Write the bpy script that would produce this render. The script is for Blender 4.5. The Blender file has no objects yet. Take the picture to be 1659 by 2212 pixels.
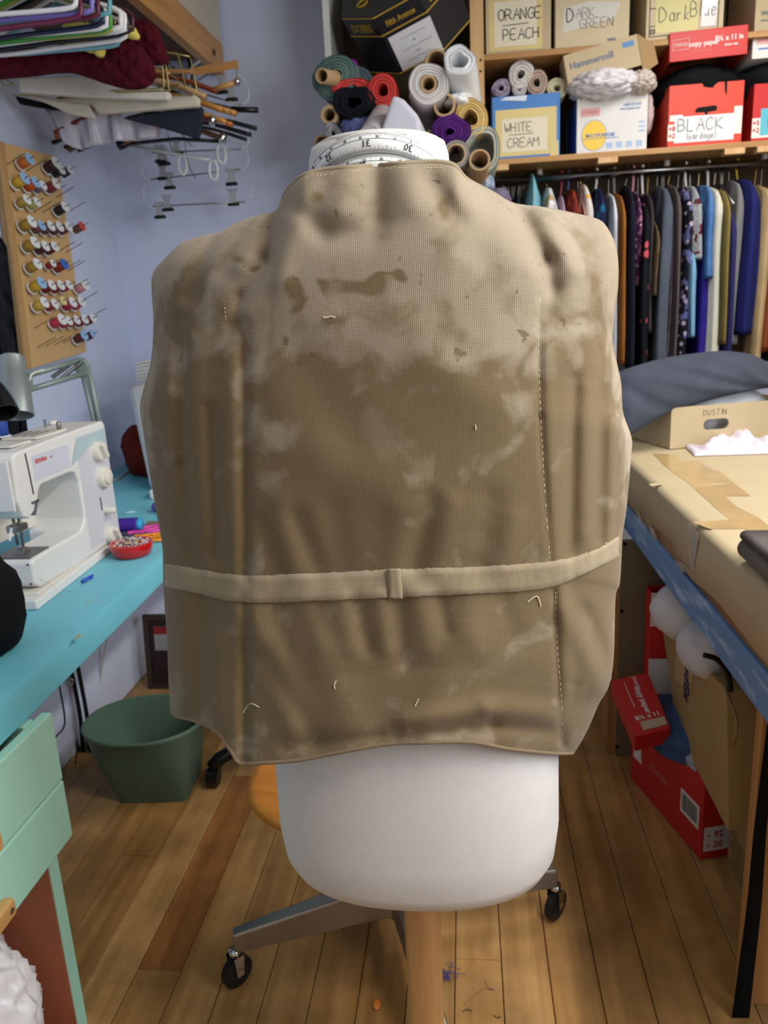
import bpy, bmesh, math, random
import numpy as np
from mathutils import Vector, Matrix, noise as mnoise
S = bpy.context.scene
COL = S.collection
PI = math.pi
# ---------------------------------------------------------------- camera
F_PX, W_PX, H_PX, CAM_Z = 1660.0, 1659, 2212, 1.35
PITCH, ROLL, YAW = map(math.radians, (14.5, 2.9, 6.5))
_h = Vector((-math.sin(YAW), math.cos(YAW), 0)); _u = Vector((0, 0, 1)); _r = Vector((math.cos(YAW), math.sin(YAW), 0))
FW = _h*math.cos(PITCH) - _u*math.sin(PITCH)
_u2 = _u*math.cos(PITCH) + _h*math.sin(PITCH)
RT = math.cos(ROLL)*_r - math.sin(ROLL)*_u2
UP = math.sin(ROLL)*_r + math.cos(ROLL)*_u2
CAM = Vector((0, 0, CAM_Z))
cd = bpy.data.cameras.new('camera'); cam = bpy.data.objects.new('camera', cd); COL.objects.link(cam)
cd.sensor_fit = 'VERTICAL'; cd.sensor_height = 36.0; cd.sensor_width = 27.0; cd.lens = 36.0*F_PX/H_PX
cd.clip_start = 0.02
m = Matrix((RT, UP, -FW)).transposed().to_4x4(); m.translation = CAM
cam.matrix_world = m
cd.dof.use_dof = True; cd.dof.focus_distance = 0.86; cd.dof.aperture_fstop = 9.0
S.camera = cam
def ray(x, y): return FW*F_PX + RT*(x - W_PX/2) - UP*(y - H_PX/2)
def aty(x, y, Y):
    d = ray(x, y); return CAM + d*(Y/d.y)
def atx(x, y, X):
    d = ray(x, y); return CAM + d*(X/d.x)
def atz(x, y, Z):
    d = ray(x, y); return CAM + d*((Z - CAM_Z)/d.z)
# ---------------------------------------------------------------- world, lights, exposure
w = bpy.data.worlds.new('room_world'); S.world = w; w.use_nodes = True
w.node_tree.nodes['Background'].inputs[0].default_value = (0.80, 0.88, 1.0, 1)
w.node_tree.nodes['Background'].inputs[1].default_value = 0.35
S.view_settings.view_transform = 'Standard'; S.view_settings.look = 'None'
S.view_settings.gamma = 1.0; S.view_settings.use_curve_mapping = False
S.view_settings.exposure = -0.22
def area(name, loc, target, sx, sy, power, col):
    ld = bpy.data.lights.new(name, 'AREA'); ld.shape = 'RECTANGLE'; ld.size = sx; ld.size_y = sy
    ld.energy = power; ld.color = col
    o = bpy.data.objects.new(name, ld); COL.objects.link(o); o.location = loc
    d = Vector(target) - Vector(loc); o.rotation_euler = d.to_track_quat('-Z', 'Y').to_euler()
    return o
area('rear_fill_light', (-0.4, -1.68, 1.62), (-0.35, 2.0, 1.25), 1.4, 1.15, 3.5, (0.90, 0.95, 1.0))  # unseen fill behind the camera, added to light the fronts
area('side_window_daylight', (1.44, 0.30, 1.66), (-1.4, 1.7, 1.15), 1.3, 1.0, 44, (0.84, 0.92, 1.0))
area('tube_light_near', (0.98, 0.20, 2.53), (0.98, 0.20, 0), 0.14, 1.2, 50, (1.0, 0.96, 0.90))
area('tube_light_far', (0.98, 2.05, 2.53), (0.98, 2.05, 0), 0.14, 1.2, 28, (1.0, 0.97, 0.92))
# ---------------------------------------------------------------- materials
def lin(c):
    return tuple(((v/255)/12.92 if v/255 <= 0.04045 else ((v/255 + 0.055)/1.055)**2.4) for v in c)
_M = {}
def mat(name, rgb, rough=0.6, metal=0.0, var=0.0, scale=8.0, bump=0.0, bscale=60.0, stretch=(1,1,1), rgb2=None, spec=0.4,
        trans=0.0, alpha=1.0, rnd=0.0, coat=0.0, sheen=0.0, thr=None, detail=4.0, coord='Object'):
    """principled material; optional noise mix rgb->rgb2 and noise bump"""
    if name in _M: return _M[name]
    mt = bpy.data.materials.new(name); mt.use_nodes = True; nt = mt.node_tree; N = nt.nodes; L = nt.links
    b = N['Principled BSDF']
    c = lin(rgb) + (1,)
    b.inputs['Base Color'].default_value = c; b.inputs['Roughness'].default_value = rough
    b.inputs['Metallic'].default_value = metal; b.inputs['Specular IOR Level'].default_value = spec
    b.inputs['Transmission Weight'].default_value = trans; b.inputs['Alpha'].default_value = alpha
    b.inputs['Coat Weight'].default_value = coat; b.inputs['Sheen Weight'].default_value = sheen
    if var > 0 or rgb2 or bump > 0 or rnd > 0:
        tc = N.new('ShaderNodeTexCoord'); mp = N.new('ShaderNodeMapping'); mp.inputs['Scale'].default_value = stretch
        L.new(tc.outputs[coord], mp.inputs['Vector'])
    col_out = None
    if var > 0 or rgb2:
        nz = N.new('ShaderNodeTexNoise'); nz.inputs['Scale'].default_value = scale; nz.inputs['Detail'].default_value = detail
        L.new(mp.outputs[0], nz.inputs['Vector'])
        cr = N.new('ShaderNodeValToRGB'); lo, hi = thr or (0.3, 0.7)
        cr.color_ramp.elements[0].position = lo; cr.color_ramp.elements[1].position = hi
        if rgb2: cr.color_ramp.elements[0].color = c; cr.color_ramp.elements[1].color = lin(rgb2) + (1,)
        else:
            cr.color_ramp.elements[0].color = tuple(v*(1 - var) for v in c[:3]) + (1,)
            cr.color_ramp.elements[1].color = tuple(min(1, v*(1 + var)) for v in c[:3]) + (1,)
        L.new(nz.outputs['Fac'], cr.inputs['Fac']); col_out = cr.outputs['Color']
    if rnd > 0:
        oi = N.new('ShaderNodeObjectInfo'); hs = N.new('ShaderNodeHueSaturation')
        mr = N.new('ShaderNodeMapRange'); mr.inputs[3].default_value = 1 - rnd; mr.inputs[4].default_value = 1 + rnd
        L.new(oi.outputs['Random'], mr.inputs[0]); L.new(mr.outputs[0], hs.inputs['Value'])
        if col_out: L.new(col_out, hs.inputs['Color'])
        else: hs.inputs['Color'].default_value = c
        col_out = hs.outputs['Color']
    if col_out: L.new(col_out, b.inputs['Base Color'])
    if bump > 0:
        n2 = N.new('ShaderNodeTexNoise'); n2.inputs['Scale'].default_value = bscale; n2.inputs['Detail'].default_value = 3
        L.new(mp.outputs[0], n2.inputs['Vector'])
        bp = N.new('ShaderNodeBump'); bp.inputs['Strength'].default_value = bump; bp.inputs['Distance'].default_value = 0.004
        L.new(n2.outputs['Fac'], bp.inputs['Height']); L.new(bp.outputs[0], b.inputs['Normal'])
    _M[name] = mt
    return mt
def wood(name, a, b_, axis='Y', rough=0.45, rnd=0.0, sc=1.0, bump=0.1):
    st = {'X': (1.2, 22, 22), 'Y': (22, 1.2, 22), 'Z': (22, 22, 1.2)}[axis]
    return mat(name, a, rough=rough, rgb2=b_, scale=1.4*sc, stretch=st, thr=(0.32, 0.68), rnd=rnd, bump=bump, bscale=3.0, detail=6)
def cloth(name, rgb, rough=0.9, var=0.12, bump=0.25, rgb2=None, scale=14, thr=None, bscale=220):
    return mat(name, rgb, rough=rough, var=var, scale=scale, bump=bump, bscale=bscale, spec=0.15, rgb2=rgb2, thr=thr)
def plastic(name, rgb, rough=0.35, **k): return mat(name, rgb, rough=rough, **k)
# ---------------------------------------------------------------- mesh building
class MB:
    def __init__(s): s.v = []; s.f = []
    def add(s, vs, fs):
        o = len(s.v); s.v += [tuple(p) for p in vs]; s.f += [tuple(i + o for i in f) for f in fs]; return s
    def box(s, lo, hi, M=None):
        (a, b, c), (d, e, f) = lo, hi
        vs = [(a,b,c),(d,b,c),(d,e,c),(a,e,c),(a,b,f),(d,b,f),(d,e,f),(a,e,f)]
        if M is not None: vs = [M @ Vector(p) for p in vs]
        return s.add(vs, [(0,3,2,1),(4,5,6,7),(0,1,5,4),(1,2,6,5),(2,3,7,6),(3,0,4,7)])
    def hexa(s, P):   # 8 points: bottom ring 0-3, top ring 4-7
        return s.add(P, [(0,3,2,1),(4,5,6,7),(0,1,5,4),(1,2,6,5),(2,3,7,6),(3,0,4,7)])
    def prism(s, poly, dirv, M=None):   # poly: 3D points, extruded along dirv
        d = Vector(dirv); n = len(poly); A = [Vector(p) for p in poly]; B = [p + d for p in A]
        vs = A + B
        if M is not None: vs = [M @ p for p in vs]
        return s.add(vs, [tuple(range(n))[::-1], tuple(range(n, 2*n))] + [(i, (i+1) % n, n + (i+1) % n, n + i) for i in range(n)])
    def grid(s, P, closed_u=False, closed_v=False, capu=False):   # P[i][j]
        n, k = len(P), len(P[0]); fs = []
        for i in range(n - (0 if closed_v else 1)):
            for j in range(k - (0 if closed_u else 1)):
                a = i*k + j; b = i*k + (j+1) % k; c = ((i+1) % n)*k + (j+1) % k; d = ((i+1) % n)*k + j
                fs.append((a, b, c, d))
        if capu: fs += [tuple(range(k))[::-1], tuple(range((n-1)*k, n*k))]
        return s.add([p for r in P for p in r], fs)
    def tube(s, path, r, n=8, cap=True, closed=False, flat=None):
        P = [Vector(p) for p in path]; rs = r if isinstance(r, (list, tuple)) else [r]*len(P)
        m_ = len(P); T = []
        for i in range(m_):
            a = P[(i-1) % m_] if (closed or i > 0) else P[0]; b = P[(i+1) % m_] if (closed or i < m_-1) else P[-1]
            d = b - a; T.append(d.normalized() if d.length > 1e-9 else Vector((0,0,1)))
        up = Vector((0,0,1)) if abs(T[0].z) < 0.9 else Vector((1,0,0))
        nx = T[0].cross(up).normalized(); rings = []
        for i in range(m_):
            nx = (nx - T[i]*nx.dot(T[i]))
            nx = nx.normalized() if nx.length > 1e-6 else T[i].orthogonal().normalized()
            ny = T[i].cross(nx); fy = flat if flat else 1.0
            rings.append([P[i] + nx*(rs[i]*math.cos(2*PI*k/n)) + ny*(rs[i]*fy*math.sin(2*PI*k/n)) for k in range(n)])
        return s.grid(rings, closed_u=True, closed_v=closed, capu=cap and not closed)
    def lathe(s, prof, n=24, M=None, cap=True):   # prof: (r, z)
        R_ = [[Vector((r*math.cos(2*PI*k/n), r*math.sin(2*PI*k/n), z)) for k in range(n)] for r, z in prof]
        if M is not None: R_ = [[M @ p for p in q] for q in R_]
        return s.grid(R_, closed_u=True, capu=cap)
    def build(s, name, mt=None, parent=None, smooth=False, bevel=0.0, solid=0.0, seg=2, auto=None, subsurf=0):
        me = bpy.data.meshes.new(name); me.from_pydata(s.v, [], s.f); me.update()
        bm = bmesh.new(); bm.from_mesh(me); bmesh.ops.recalc_face_normals(bm, faces=bm.faces); bm.to_mesh(me); bm.free()
        o = bpy.data.objects.new(name, me); COL.objects.link(o)
        if mt: me.materials.append(mt)
        if smooth: me.polygons.foreach_set('use_smooth', [True]*len(me.polygons))
        if auto is not None: me.set_sharp_from_angle(angle=math.radians(auto))
        if bevel: b = o.modifiers.new('bevel', 'BEVEL'); b.width = bevel; b.segments = seg; b.limit_method = 'ANGLE'
        if solid: b = o.modifiers.new('solid', 'SOLIDIFY'); b.thickness = solid; b.offset = 0
        if subsurf: b = o.modifiers.new('sub', 'SUBSURF'); b.levels = subsurf; b.render_levels = subsurf
        if parent: put(o, parent)
        return o
def put(o, parent):
    o.parent = parent; o.matrix_parent_inverse = Matrix.LocRotScale(parent.location, parent.rotation_euler, parent.scale).inverted() if parent.parent is None else (parent.matrix_parent_inverse.inverted() @ Matrix.Identity(4))
    if parent.parent is not None:
        # sub-part: all meshes are authored in world space with identity basis
        o.matrix_parent_inverse = Matrix.Identity(4)
        pm = Matrix.LocRotScale(parent.parent.location, parent.parent.rotation_euler, parent.parent.scale) @ parent.matrix_parent_inverse @ Matrix.LocRotScale(parent.location, parent.rotation_euler, parent.scale)
        o.matrix_parent_inverse = pm.inverted()
    return o
def tag(o, label=None, cat=None, group=None, kind=None):
    if label: o['label'] = label
    if cat: o['category'] = cat
    if group: o['group'] = group
    if kind: o['kind'] = kind
    return o
def thing(name, label, cat, loc=(0,0,0), group=None):
    o = bpy.data.objects.new(name, None); COL.objects.link(o); o.empty_display_size = 0.05
    o.location = loc; return tag(o, label, cat, group)
def RZ(deg, loc=(0,0,0)): return Matrix.Translation(loc) @ Matrix.Rotation(math.radians(deg), 4, 'Z')
def smooth01(x): x = max(0., min(1., x)); return x*x*(3 - 2*x)
def chain(pts, n):
    """resample a polyline to n points by arc length with Catmull-Rom smoothing"""
    P = [Vector(p) for p in pts]; D = [0]
    for a, b in zip(P, P[1:]): D.append(D[-1] + (b - a).length)
    out = []
    for k in range(n):
        t = D[-1]*k/(n - 1); i = 0
        while i < len(P) - 2 and D[i+1] < t: i += 1
        f = (t - D[i])/max(1e-9, D[i+1] - D[i]); p0 = P[max(0, i-1)]; p1 = P[i]; p2 = P[i+1]; p3 = P[min(len(P)-1, i+2)]
        out.append(0.5*((2*p1) + (p2 - p0)*f + (2*p0 - 5*p1 + 4*p2 - p3)*f*f + (3*p1 - p0 - 3*p2 + p3)*f**3))
    return out
def blob(name, c, r, mt, parent=None, seed=0, amp=0.25, freq=3.0, flat=None, sub=4, M=None, ridge=0.5, box=0.0):
    """crumpled cloth lump: deformed sphere; flat = z below which it is flattened"""
    bm = bmesh.new(); bmesh.ops.create_icosphere(bm, subdivisions=sub, radius=1.0)
    off = Vector((seed*7.13, seed*3.7, seed*1.9))
    for v in bm.verts:
        d = v.co.normalized()
        if box: d = Vector([math.copysign(abs(q)**(1 - box), q) for q in d])
        a = mnoise.noise(d*freq*0.6 + off); b_ = 1 - abs(mnoise.noise(d*freq + off*1.7))*2; c_ = 1 - abs(mnoise.noise(d*freq*2.3 - off))*2
        s_ = 1 + amp*(a*(1 - ridge) + ridge*(0.6*b_ + 0.3*c_))
        p = Vector((d.x*r[0], d.y*r[1], d.z*r[2]))*s_
        if M is not None: p = M.to_3x3() @ p
        p = p + Vector(c)
        if flat is not None and p.z < flat: p.z = flat
        v.co = p
    me = bpy.data.meshes.new(name); bm.to_mesh(me); bm.free(); me.materials.append(mt)
    me.polygons.foreach_set('use_smooth', [True]*len(me.polygons))
    o = bpy.data.objects.new(name, me); COL.objects.link(o)
    if parent: put(o, parent)
    return o
# single-stroke letters on a 0..1 x 0..1 cell for marker lettering
STROKE = {'A': ['0,0 .4,1 .8,0', '.15,.4 .65,.4'], 'B': ['0,0 0,1 .5,.95 .6,.75 .5,.55 0,.5', '.5,.55 .7,.3 .5,.05 0,0'], 'C': ['.7,.85 .4,1 .1,.8 0,.5 .1,.15 .4,0 .7,.15'],
 'D': ['0,0 0,1 .45,.9 .7,.5 .45,.1 0,0'], 'E': ['.65,1 0,1 0,0 .65,0', '0,.5 .5,.5'], 'F': ['.65,1 0,1 0,0', '0,.5 .5,.5'], 'G': ['.7,.85 .4,1 .1,.8 0,.5 .1,.15 .4,0 .7,.15 .7,.45 .4,.45'],
 'H': ['0,0 0,1', '.65,0 .65,1', '0,.5 .65,.5'], 'I': ['.2,0 .2,1'], 'K': ['0,0 0,1', '.65,1 0,.45 .7,0'], 'L': ['0,1 0,0 .6,0'], 'M': ['0,0 .05,1 .4,.4 .75,1 .8,0'], 'N': ['0,0 0,1 .65,0 .65,1'],
 'O': ['.35,1 .05,.8 0,.5 .1,.15 .35,0 .6,.15 .7,.5 .62,.82 .35,1'], 'P': ['0,0 0,1 .5,.95 .62,.75 .5,.52 0,.48'], 'R': ['0,0 0,1 .5,.95 .62,.75 .5,.52 0,.48', '.3,.5 .68,0'], 'S': ['.62,.85 .35,1 .08,.82 .15,.6 .5,.45 .62,.22 .35,0 .02,.12'],
 'T': ['0,1 .7,1', '.35,1 .35,0'], 'U': ['0,1 .02,.25 .3,0 .6,.2 .65,1'], 'W': ['0,1 .2,0 .4,.6 .6,0 .8,1'], 'X': ['0,0 .6,1', '0,1 .6,0'], 'Y': ['0,1 .35,.5 .7,1', '.35,.5 .3,0'],
 'a': ['.5,.5 .2,.58 .02,.3 .2,0 .5,.2 .5,.55 .55,0'], 'b': ['0,1 0,0 .4,.05 .5,.3 .35,.52 0,.4'], 'd': ['.5,1 .5,0 .2,0 .02,.25 .2,.52 .5,.42'], 'e': ['.03,.3 .48,.32 .4,.55 .15,.52 .03,.28 .18,0 .48,.08'],
 'g': ['.5,.5 .2,.55 .03,.3 .2,.05 .5,.2 .5,.52 .48,-.2 .2,-.35 .03,-.2'], 'k': ['0,1 0,0', '.42,.55 0,.25 .45,0'], 'l': ['.1,1 .1,0'], 'r': ['0,.55 .03,0', '.02,.35 .2,.55 .4,.5'], 'u': ['0,.55 .05,.1 .3,0 .48,.2 .48,.55', '.48,.2 .53,0'],
 'y': ['0,.55 .22,.1', '.5,.55 .2,-.1 0,-.35'], '(': ['.3,1.05 .08,.5 .3,-.1'], ')': ['.05,1.05 .28,.5 .05,-.1'], '-': ['0,.5 1.6,.52'], '.': ['.1,.0 .15,.06'],
 '0': ['.35,1 .05,.8 0,.5 .1,.15 .35,0 .6,.15 .7,.5 .62,.82 .35,1'], '1': ['.15,.8 .35,1 .35,0'], '2': ['.03,.8 .3,1 .6,.78 .5,.5 0,0 .65,0'], '3': ['.05,.9 .35,1 .6,.78 .3,.52 .62,.28 .35,0 .02,.1'], '7': ['0,1 .6,1 .25,0'],
 '8': ['.3,.52 .05,.75 .3,1 .58,.75 .3,.52 0,.25 .3,0 .62,.25 .3,.52'], '9': ['.58,.7 .3,.5 .05,.72 .3,1 .58,.75 .5,.3 .35,0'], '6': ['.5,1 .15,.6 .02,.25 .3,0 .6,.22 .35,.5 .05,.3'], '5': ['.6,1 .1,1 .05,.55 .4,.6 .6,.3 .35,0 .02,.1'], '4': ['.5,0 .5,1 0,.3 .7,.3']}
def write(name, text, M, h, mt, parent, r=0.0009, sp=0.92, jitter=0.03, seed=1, wscale=0.85):
    """marker lettering on the XY plane of M (x right, y up, z out of the page)"""
    rn = random.Random(seed); b = MB(); x = 0
    for ch in text:
        if ch == ' ': x += 0.6*h*sp; continue
        for st in STROKE.get(ch, []):
            P = [tuple(map(float, q.split(','))) for q in st.split()]
            P = [M @ Vector((x + h*wscale*(a + rn.uniform(-jitter, jitter)), h*(c + rn.uniform(-jitter, jitter)), 0)) for a, c in P]
            if len(P) > 3: P = chain(P, len(P)*2)
            b.tube(P, r, n=5, flat=1.0)
        x += h*sp*(0.45 if ch in 'Il.1()' else (0.72 if ch.islower() else 0.95))
    return b.build(name, mt, parent) if b.v else None
def text_w(text, h, sp=0.92):
    return sum(0.6*h*sp if c == ' ' else h*sp*(0.45 if c in 'Il.1()' else (0.72 if c.islower() else 0.95)) for c in text)
def printed(name, text, M, h, mt, parent, bold=0.0, squash=1.0, center=True):
    cu = bpy.data.curves.new('txt', 'FONT'); cu.body = text; cu.size = h*1.4; cu.extrude = 0.0002; cu.offset = bold
    cu.align_x = 'CENTER' if center else 'LEFT'; cu.resolution_u = 2
    to = bpy.data.objects.new('txt', cu); COL.objects.link(to)
    dg = bpy.context.evaluated_depsgraph_get(); me = bpy.data.meshes.new_from_object(to.evaluated_get(dg))
    bpy.data.objects.remove(to); bpy.data.curves.remove(cu)
    me.transform(M @ Matrix.Diagonal((squash, 1, 1, 1))); me.materials.clear(); me.materials.append(mt); me.name = name
    o = bpy.data.objects.new(name, me); COL.objects.link(o)
    if parent: put(o, parent)
    return o
def frame(o, x, n):
    """matrix with origin o, x axis along x, z axis along n (out of the page)"""
    x = Vector(x).normalized(); n = Vector(n); n = (n - x*n.dot(x)).normalized(); y = n.cross(x)
    M = Matrix((x, y, n)).transposed().to_4x4(); M.translation = Vector(o); return M
INK = mat('marker_ink', (38, 36, 38), 0.7)
GREYINK = mat('faded_ink', (120, 118, 116), 0.8)
# ================================================================ room shell
XL, XR, YB, YF, ZC = -1.52, 1.48, 3.46, -1.75, 2.62
M_BLUE = mat('wall_periwinkle', (206, 214, 238), 0.75, var=0.05, scale=1.5, bump=0.05, bscale=40)
M_BASE = mat('subfloor_dark', (50, 32, 16), 0.8)
fl = MB().box((XL, YF, -0.05), (XR, YB, -0.022)).build('floor', M_BASE); tag(fl, kind='structure')
FLOORM = [wood('plank_%d' % i, a, b, 'Y', 0.36, rnd=0.10) for i, (a, b) in enumerate([((164, 120, 66), (198, 154, 94)), ((156, 112, 60), (190, 144, 86)), ((170, 126, 72), (204, 160, 102)), ((140, 90, 44), (172, 116, 62))])]
for mt_ in FLOORM:      # worn, dirty varnish: broad blotches over the grain
    N, L = mt_.node_tree.nodes, mt_.node_tree.links; b_ = N['Principled BSDF']; src = b_.inputs['Base Color'].links[0].from_socket
    tc_ = N.new('ShaderNodeTexCoord'); nz_ = N.new('ShaderNodeTexNoise'); nz_.inputs['Scale'].default_value = 4.5; nz_.inputs['Detail'].default_value = 8; nz_.inputs['Roughness'].default_value = 0.65; L.new(tc_.outputs['Object'], nz_.inputs['Vector'])
    cr_ = N.new('ShaderNodeValToRGB'); cr_.color_ramp.elements[0].position = 0.33; cr_.color_ramp.elements[1].position = 0.62; cr_.color_ramp.elements[0].color = (0.56, 0.55, 0.52, 1); cr_.color_ramp.elements[1].color = (1, 1, 1, 1); L.new(nz_.outputs['Fac'], cr_.inputs['Fac'])
    mx_ = N.new('ShaderNodeMix'); mx_.data_type = 'RGBA'; mx_.blend_type = 'MULTIPLY'; mx_.inputs[0].default_value = 1.0; L.new(src, mx_.inputs[6]); L.new(cr_.outputs['Color'], mx_.inputs[7]); L.new(mx_.outputs[2], b_.inputs['Base Color'])
rn = random.Random(5); x = XL; PW = 0.098
k = 0
while x < XR - 0.01:
    ys = [YF] + sorted(rn.uniform(-0.6, 3.0) for _ in range(rn.choice((1, 1, 2)))) + [YB]
    x1 = min(x + PW, XR)
    if abs(x + PW/2 + 0.66) < PW/2: ys = [YF, 1.30, 2.02, YB]
    for a, b in zip(ys, ys[1:]):
        if b - a < 0.15: continue
        mi = 3 if (abs(x + PW/2 + 0.66) < PW/2 and 1.2 < a < 1.4) else rn.choice((0, 1, 2))
        z = rn.uniform(-0.0008, 0.0)
        MB().box((x + 0.0009, a + 0.0006, -0.022), (x1 - 0.0009, b - 0.0006, z)).build('plank', FLOORM[mi], fl, bevel=0.0012, seg=1)
    x = x1
tag(MB().box((XL - 0.08, YF, 0), (XL, YB, ZC)).build('wall_left', M_BLUE), kind='structure')
tag(MB().box((XL - 0.08, YB, 0), (XR + 0.08, YB + 0.08, ZC)).build('wall_back', M_BLUE), kind='structure')
M_CREAM = mat('wall_cream', (168, 160, 148), 0.8, var=0.04, scale=2)
wq = MB(); sy0, sy1, sz0, sz1 = -0.40, 1.00, 1.12, 2.20
wq.box((XR, YF, 0), (XR + 0.08, YB, sz0)); wq.box((XR, YF, sz1), (XR + 0.08, YB, ZC)); wq.box((XR, YF, sz0), (XR + 0.08, sy0, sz1)); wq.box((XR, sy1, sz0), (XR + 0.08, YB, sz1))
tag(wq.build('wall_right', M_CREAM), kind='structure')
wf = MB()
for a, b in (((sy0, sz0), (sy1, sz0 + 0.05)), ((sy0, sz1 - 0.05), (sy1, sz1)), ((sy0, sz0 + 0.05), (sy0 + 0.05, sz1 - 0.05)), ((sy1 - 0.05, sz0 + 0.05), (sy1, sz1 - 0.05)), ((0.28, sz0 + 0.05), (0.32, sz1 - 0.05))):
    wf.box((XR + 0.02, a[0], a[1]), (XR + 0.07, b[0], b[1]))
tag(wf.build('window_2', mat('window_paint', (230, 230, 226), 0.5)), kind='structure')
tag(MB().box((XL - 0.08, YF - 0.08, ZC), (XR + 0.08, YB + 0.08, ZC + 0.06)).build('ceiling', mat('ceiling_white', (226, 224, 220), 0.85)), kind='structure')
wr = MB(); wx0, wx1, wz0, wz1 = -1.15, 0.35, 1.0, 2.25
wr.box((XL - 0.08, YF - 0.08, 0), (XR + 0.08, YF, wz0)); wr.box((XL - 0.08, YF - 0.08, wz1), (XR + 0.08, YF, ZC))
wr.box((XL - 0.08, YF - 0.08, wz0), (wx0, YF, wz1)); wr.box((wx1, YF - 0.08, wz0), (XR + 0.08, YF, wz1))
tag(wr.build('wall_rear', M_CREAM), kind='structure')
wf = MB()
for a, b in (((wx0, wz0), (wx1, wz0 + 0.05)), ((wx0, wz1 - 0.05), (wx1, wz1)), ((wx0, wz0 + 0.05), (wx0 + 0.05, wz1 - 0.05)), ((wx1 - 0.05, wz0 + 0.05), (wx1, wz1 - 0.05)), ((-0.42, wz0 + 0.05), (-0.38, wz1 - 0.05))):
    wf.box((a[0], YF - 0.07, a[1]), (b[0], YF - 0.02, b[1]))
tag(wf.build('added_window_1', mat('window_paint', (230, 230, 226), 0.5)), kind='structure')  # unseen window frame, added to go with the rear fill
M_SKIRT = mat('skirting_blue', (150, 160, 196), 0.6)
tag(MB().box((XL, YF, 0), (XL + 0.018, YB, 0.12)).build('baseboard_left', M_SKIRT, bevel=0.004), kind='structure')
tag(MB().box((XL + 0.018, YB - 0.018, 0), (XR, YB, 0.12)).build('baseboard_back', M_SKIRT, bevel=0.004), kind='structure')
# ceiling tube lamps that light the room
for nm, (lx, ly), lab in (('a', (0.98, 0.20), 'white fluorescent tube fitting above the near end of the cutting table'), ('b', (0.98, 2.05), 'white fluorescent tube fitting above the far end of the cutting table')):
    t = thing('ceiling_lamp', lab, 'lamp', (lx, ly, ZC))
    MB().box((lx - 0.09, ly - 0.62, ZC - 0.05), (lx + 0.09, ly + 0.62, ZC - 0.001)).build('housing', mat('lamp_white', (235, 235, 232), 0.4), t, bevel=0.006)
    for q in (-0.04, 0.04):
        MB().tube([(lx + q, ly - 0.6, ZC - 0.072), (lx + q, ly + 0.6, ZC - 0.072)], 0.013, 10).build('tube', mat('tube_glass', (245, 245, 240), 0.3), t, smooth=True)
# ================================================================ vest on the dress form
def poly(s): return [Vector((float(a.split(',')[0]), float(a.split(',')[1]), 0)) for a in s.split()]
V_T = poly('345,572 372,545 395,525 440,510 470,505 510,484 560,466 597,456 612,425 632,395 660,374 700,363 760,357 820,352 880,349 930,346 965,349 985,357 1010,385 1060,412 1110,440 1180,450 1240,462 1290,475 1308,490 1322,515')
V_R = poly('1322,515 1333,560 1333,620 1325,680 1322,740 1332,790 1340,830 1344,890 1362,945 1362,980 1355,1060 1350,1110 1343,1155 1341,1200 1337,1260 1328,1290 1325,1400 1320,1455 1310,1490 1292,1520 1275,1560 1258,1595 1238,1628')
V_L = poly('345,572 330,600 330,640 333,700 328,780 315,830 304,880 312,940 325,1020 338,1100 352,1180 355,1270 362,1380 366,1480 369,1537')
V_B = poly('369,1537 382,1548 425,1560 470,1583 500,1625 520,1651 570,1650 640,1645 720,1630 800,1615 850,1608 920,1606 980,1604 1030,1606 1090,1618 1150,1625 1200,1629 1238,1628')
NU, NV = 190, 230
cT, cB, cL, cR = chain(V_T, NU), chain(V_B, NU), chain(V_L, NV), chain(V_R, NV)
PXG = np.zeros((NV, NU, 2))
for i in range(NV):
    t = i/(NV - 1)
    for j in range(NU):
        s_ = j/(NU - 1)
        p = cT[j]*(1 - t) + cB[j]*t + cL[i]*(1 - s_) + cR[i]*s_ - (cT[0]*(1-s_)*(1-t) + cT[-1]*s_*(1-t) + cB[0]*(1-s_)*t + cB[-1]*s_*t)
        PXG[i, j] = p.x, p.y
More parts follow.
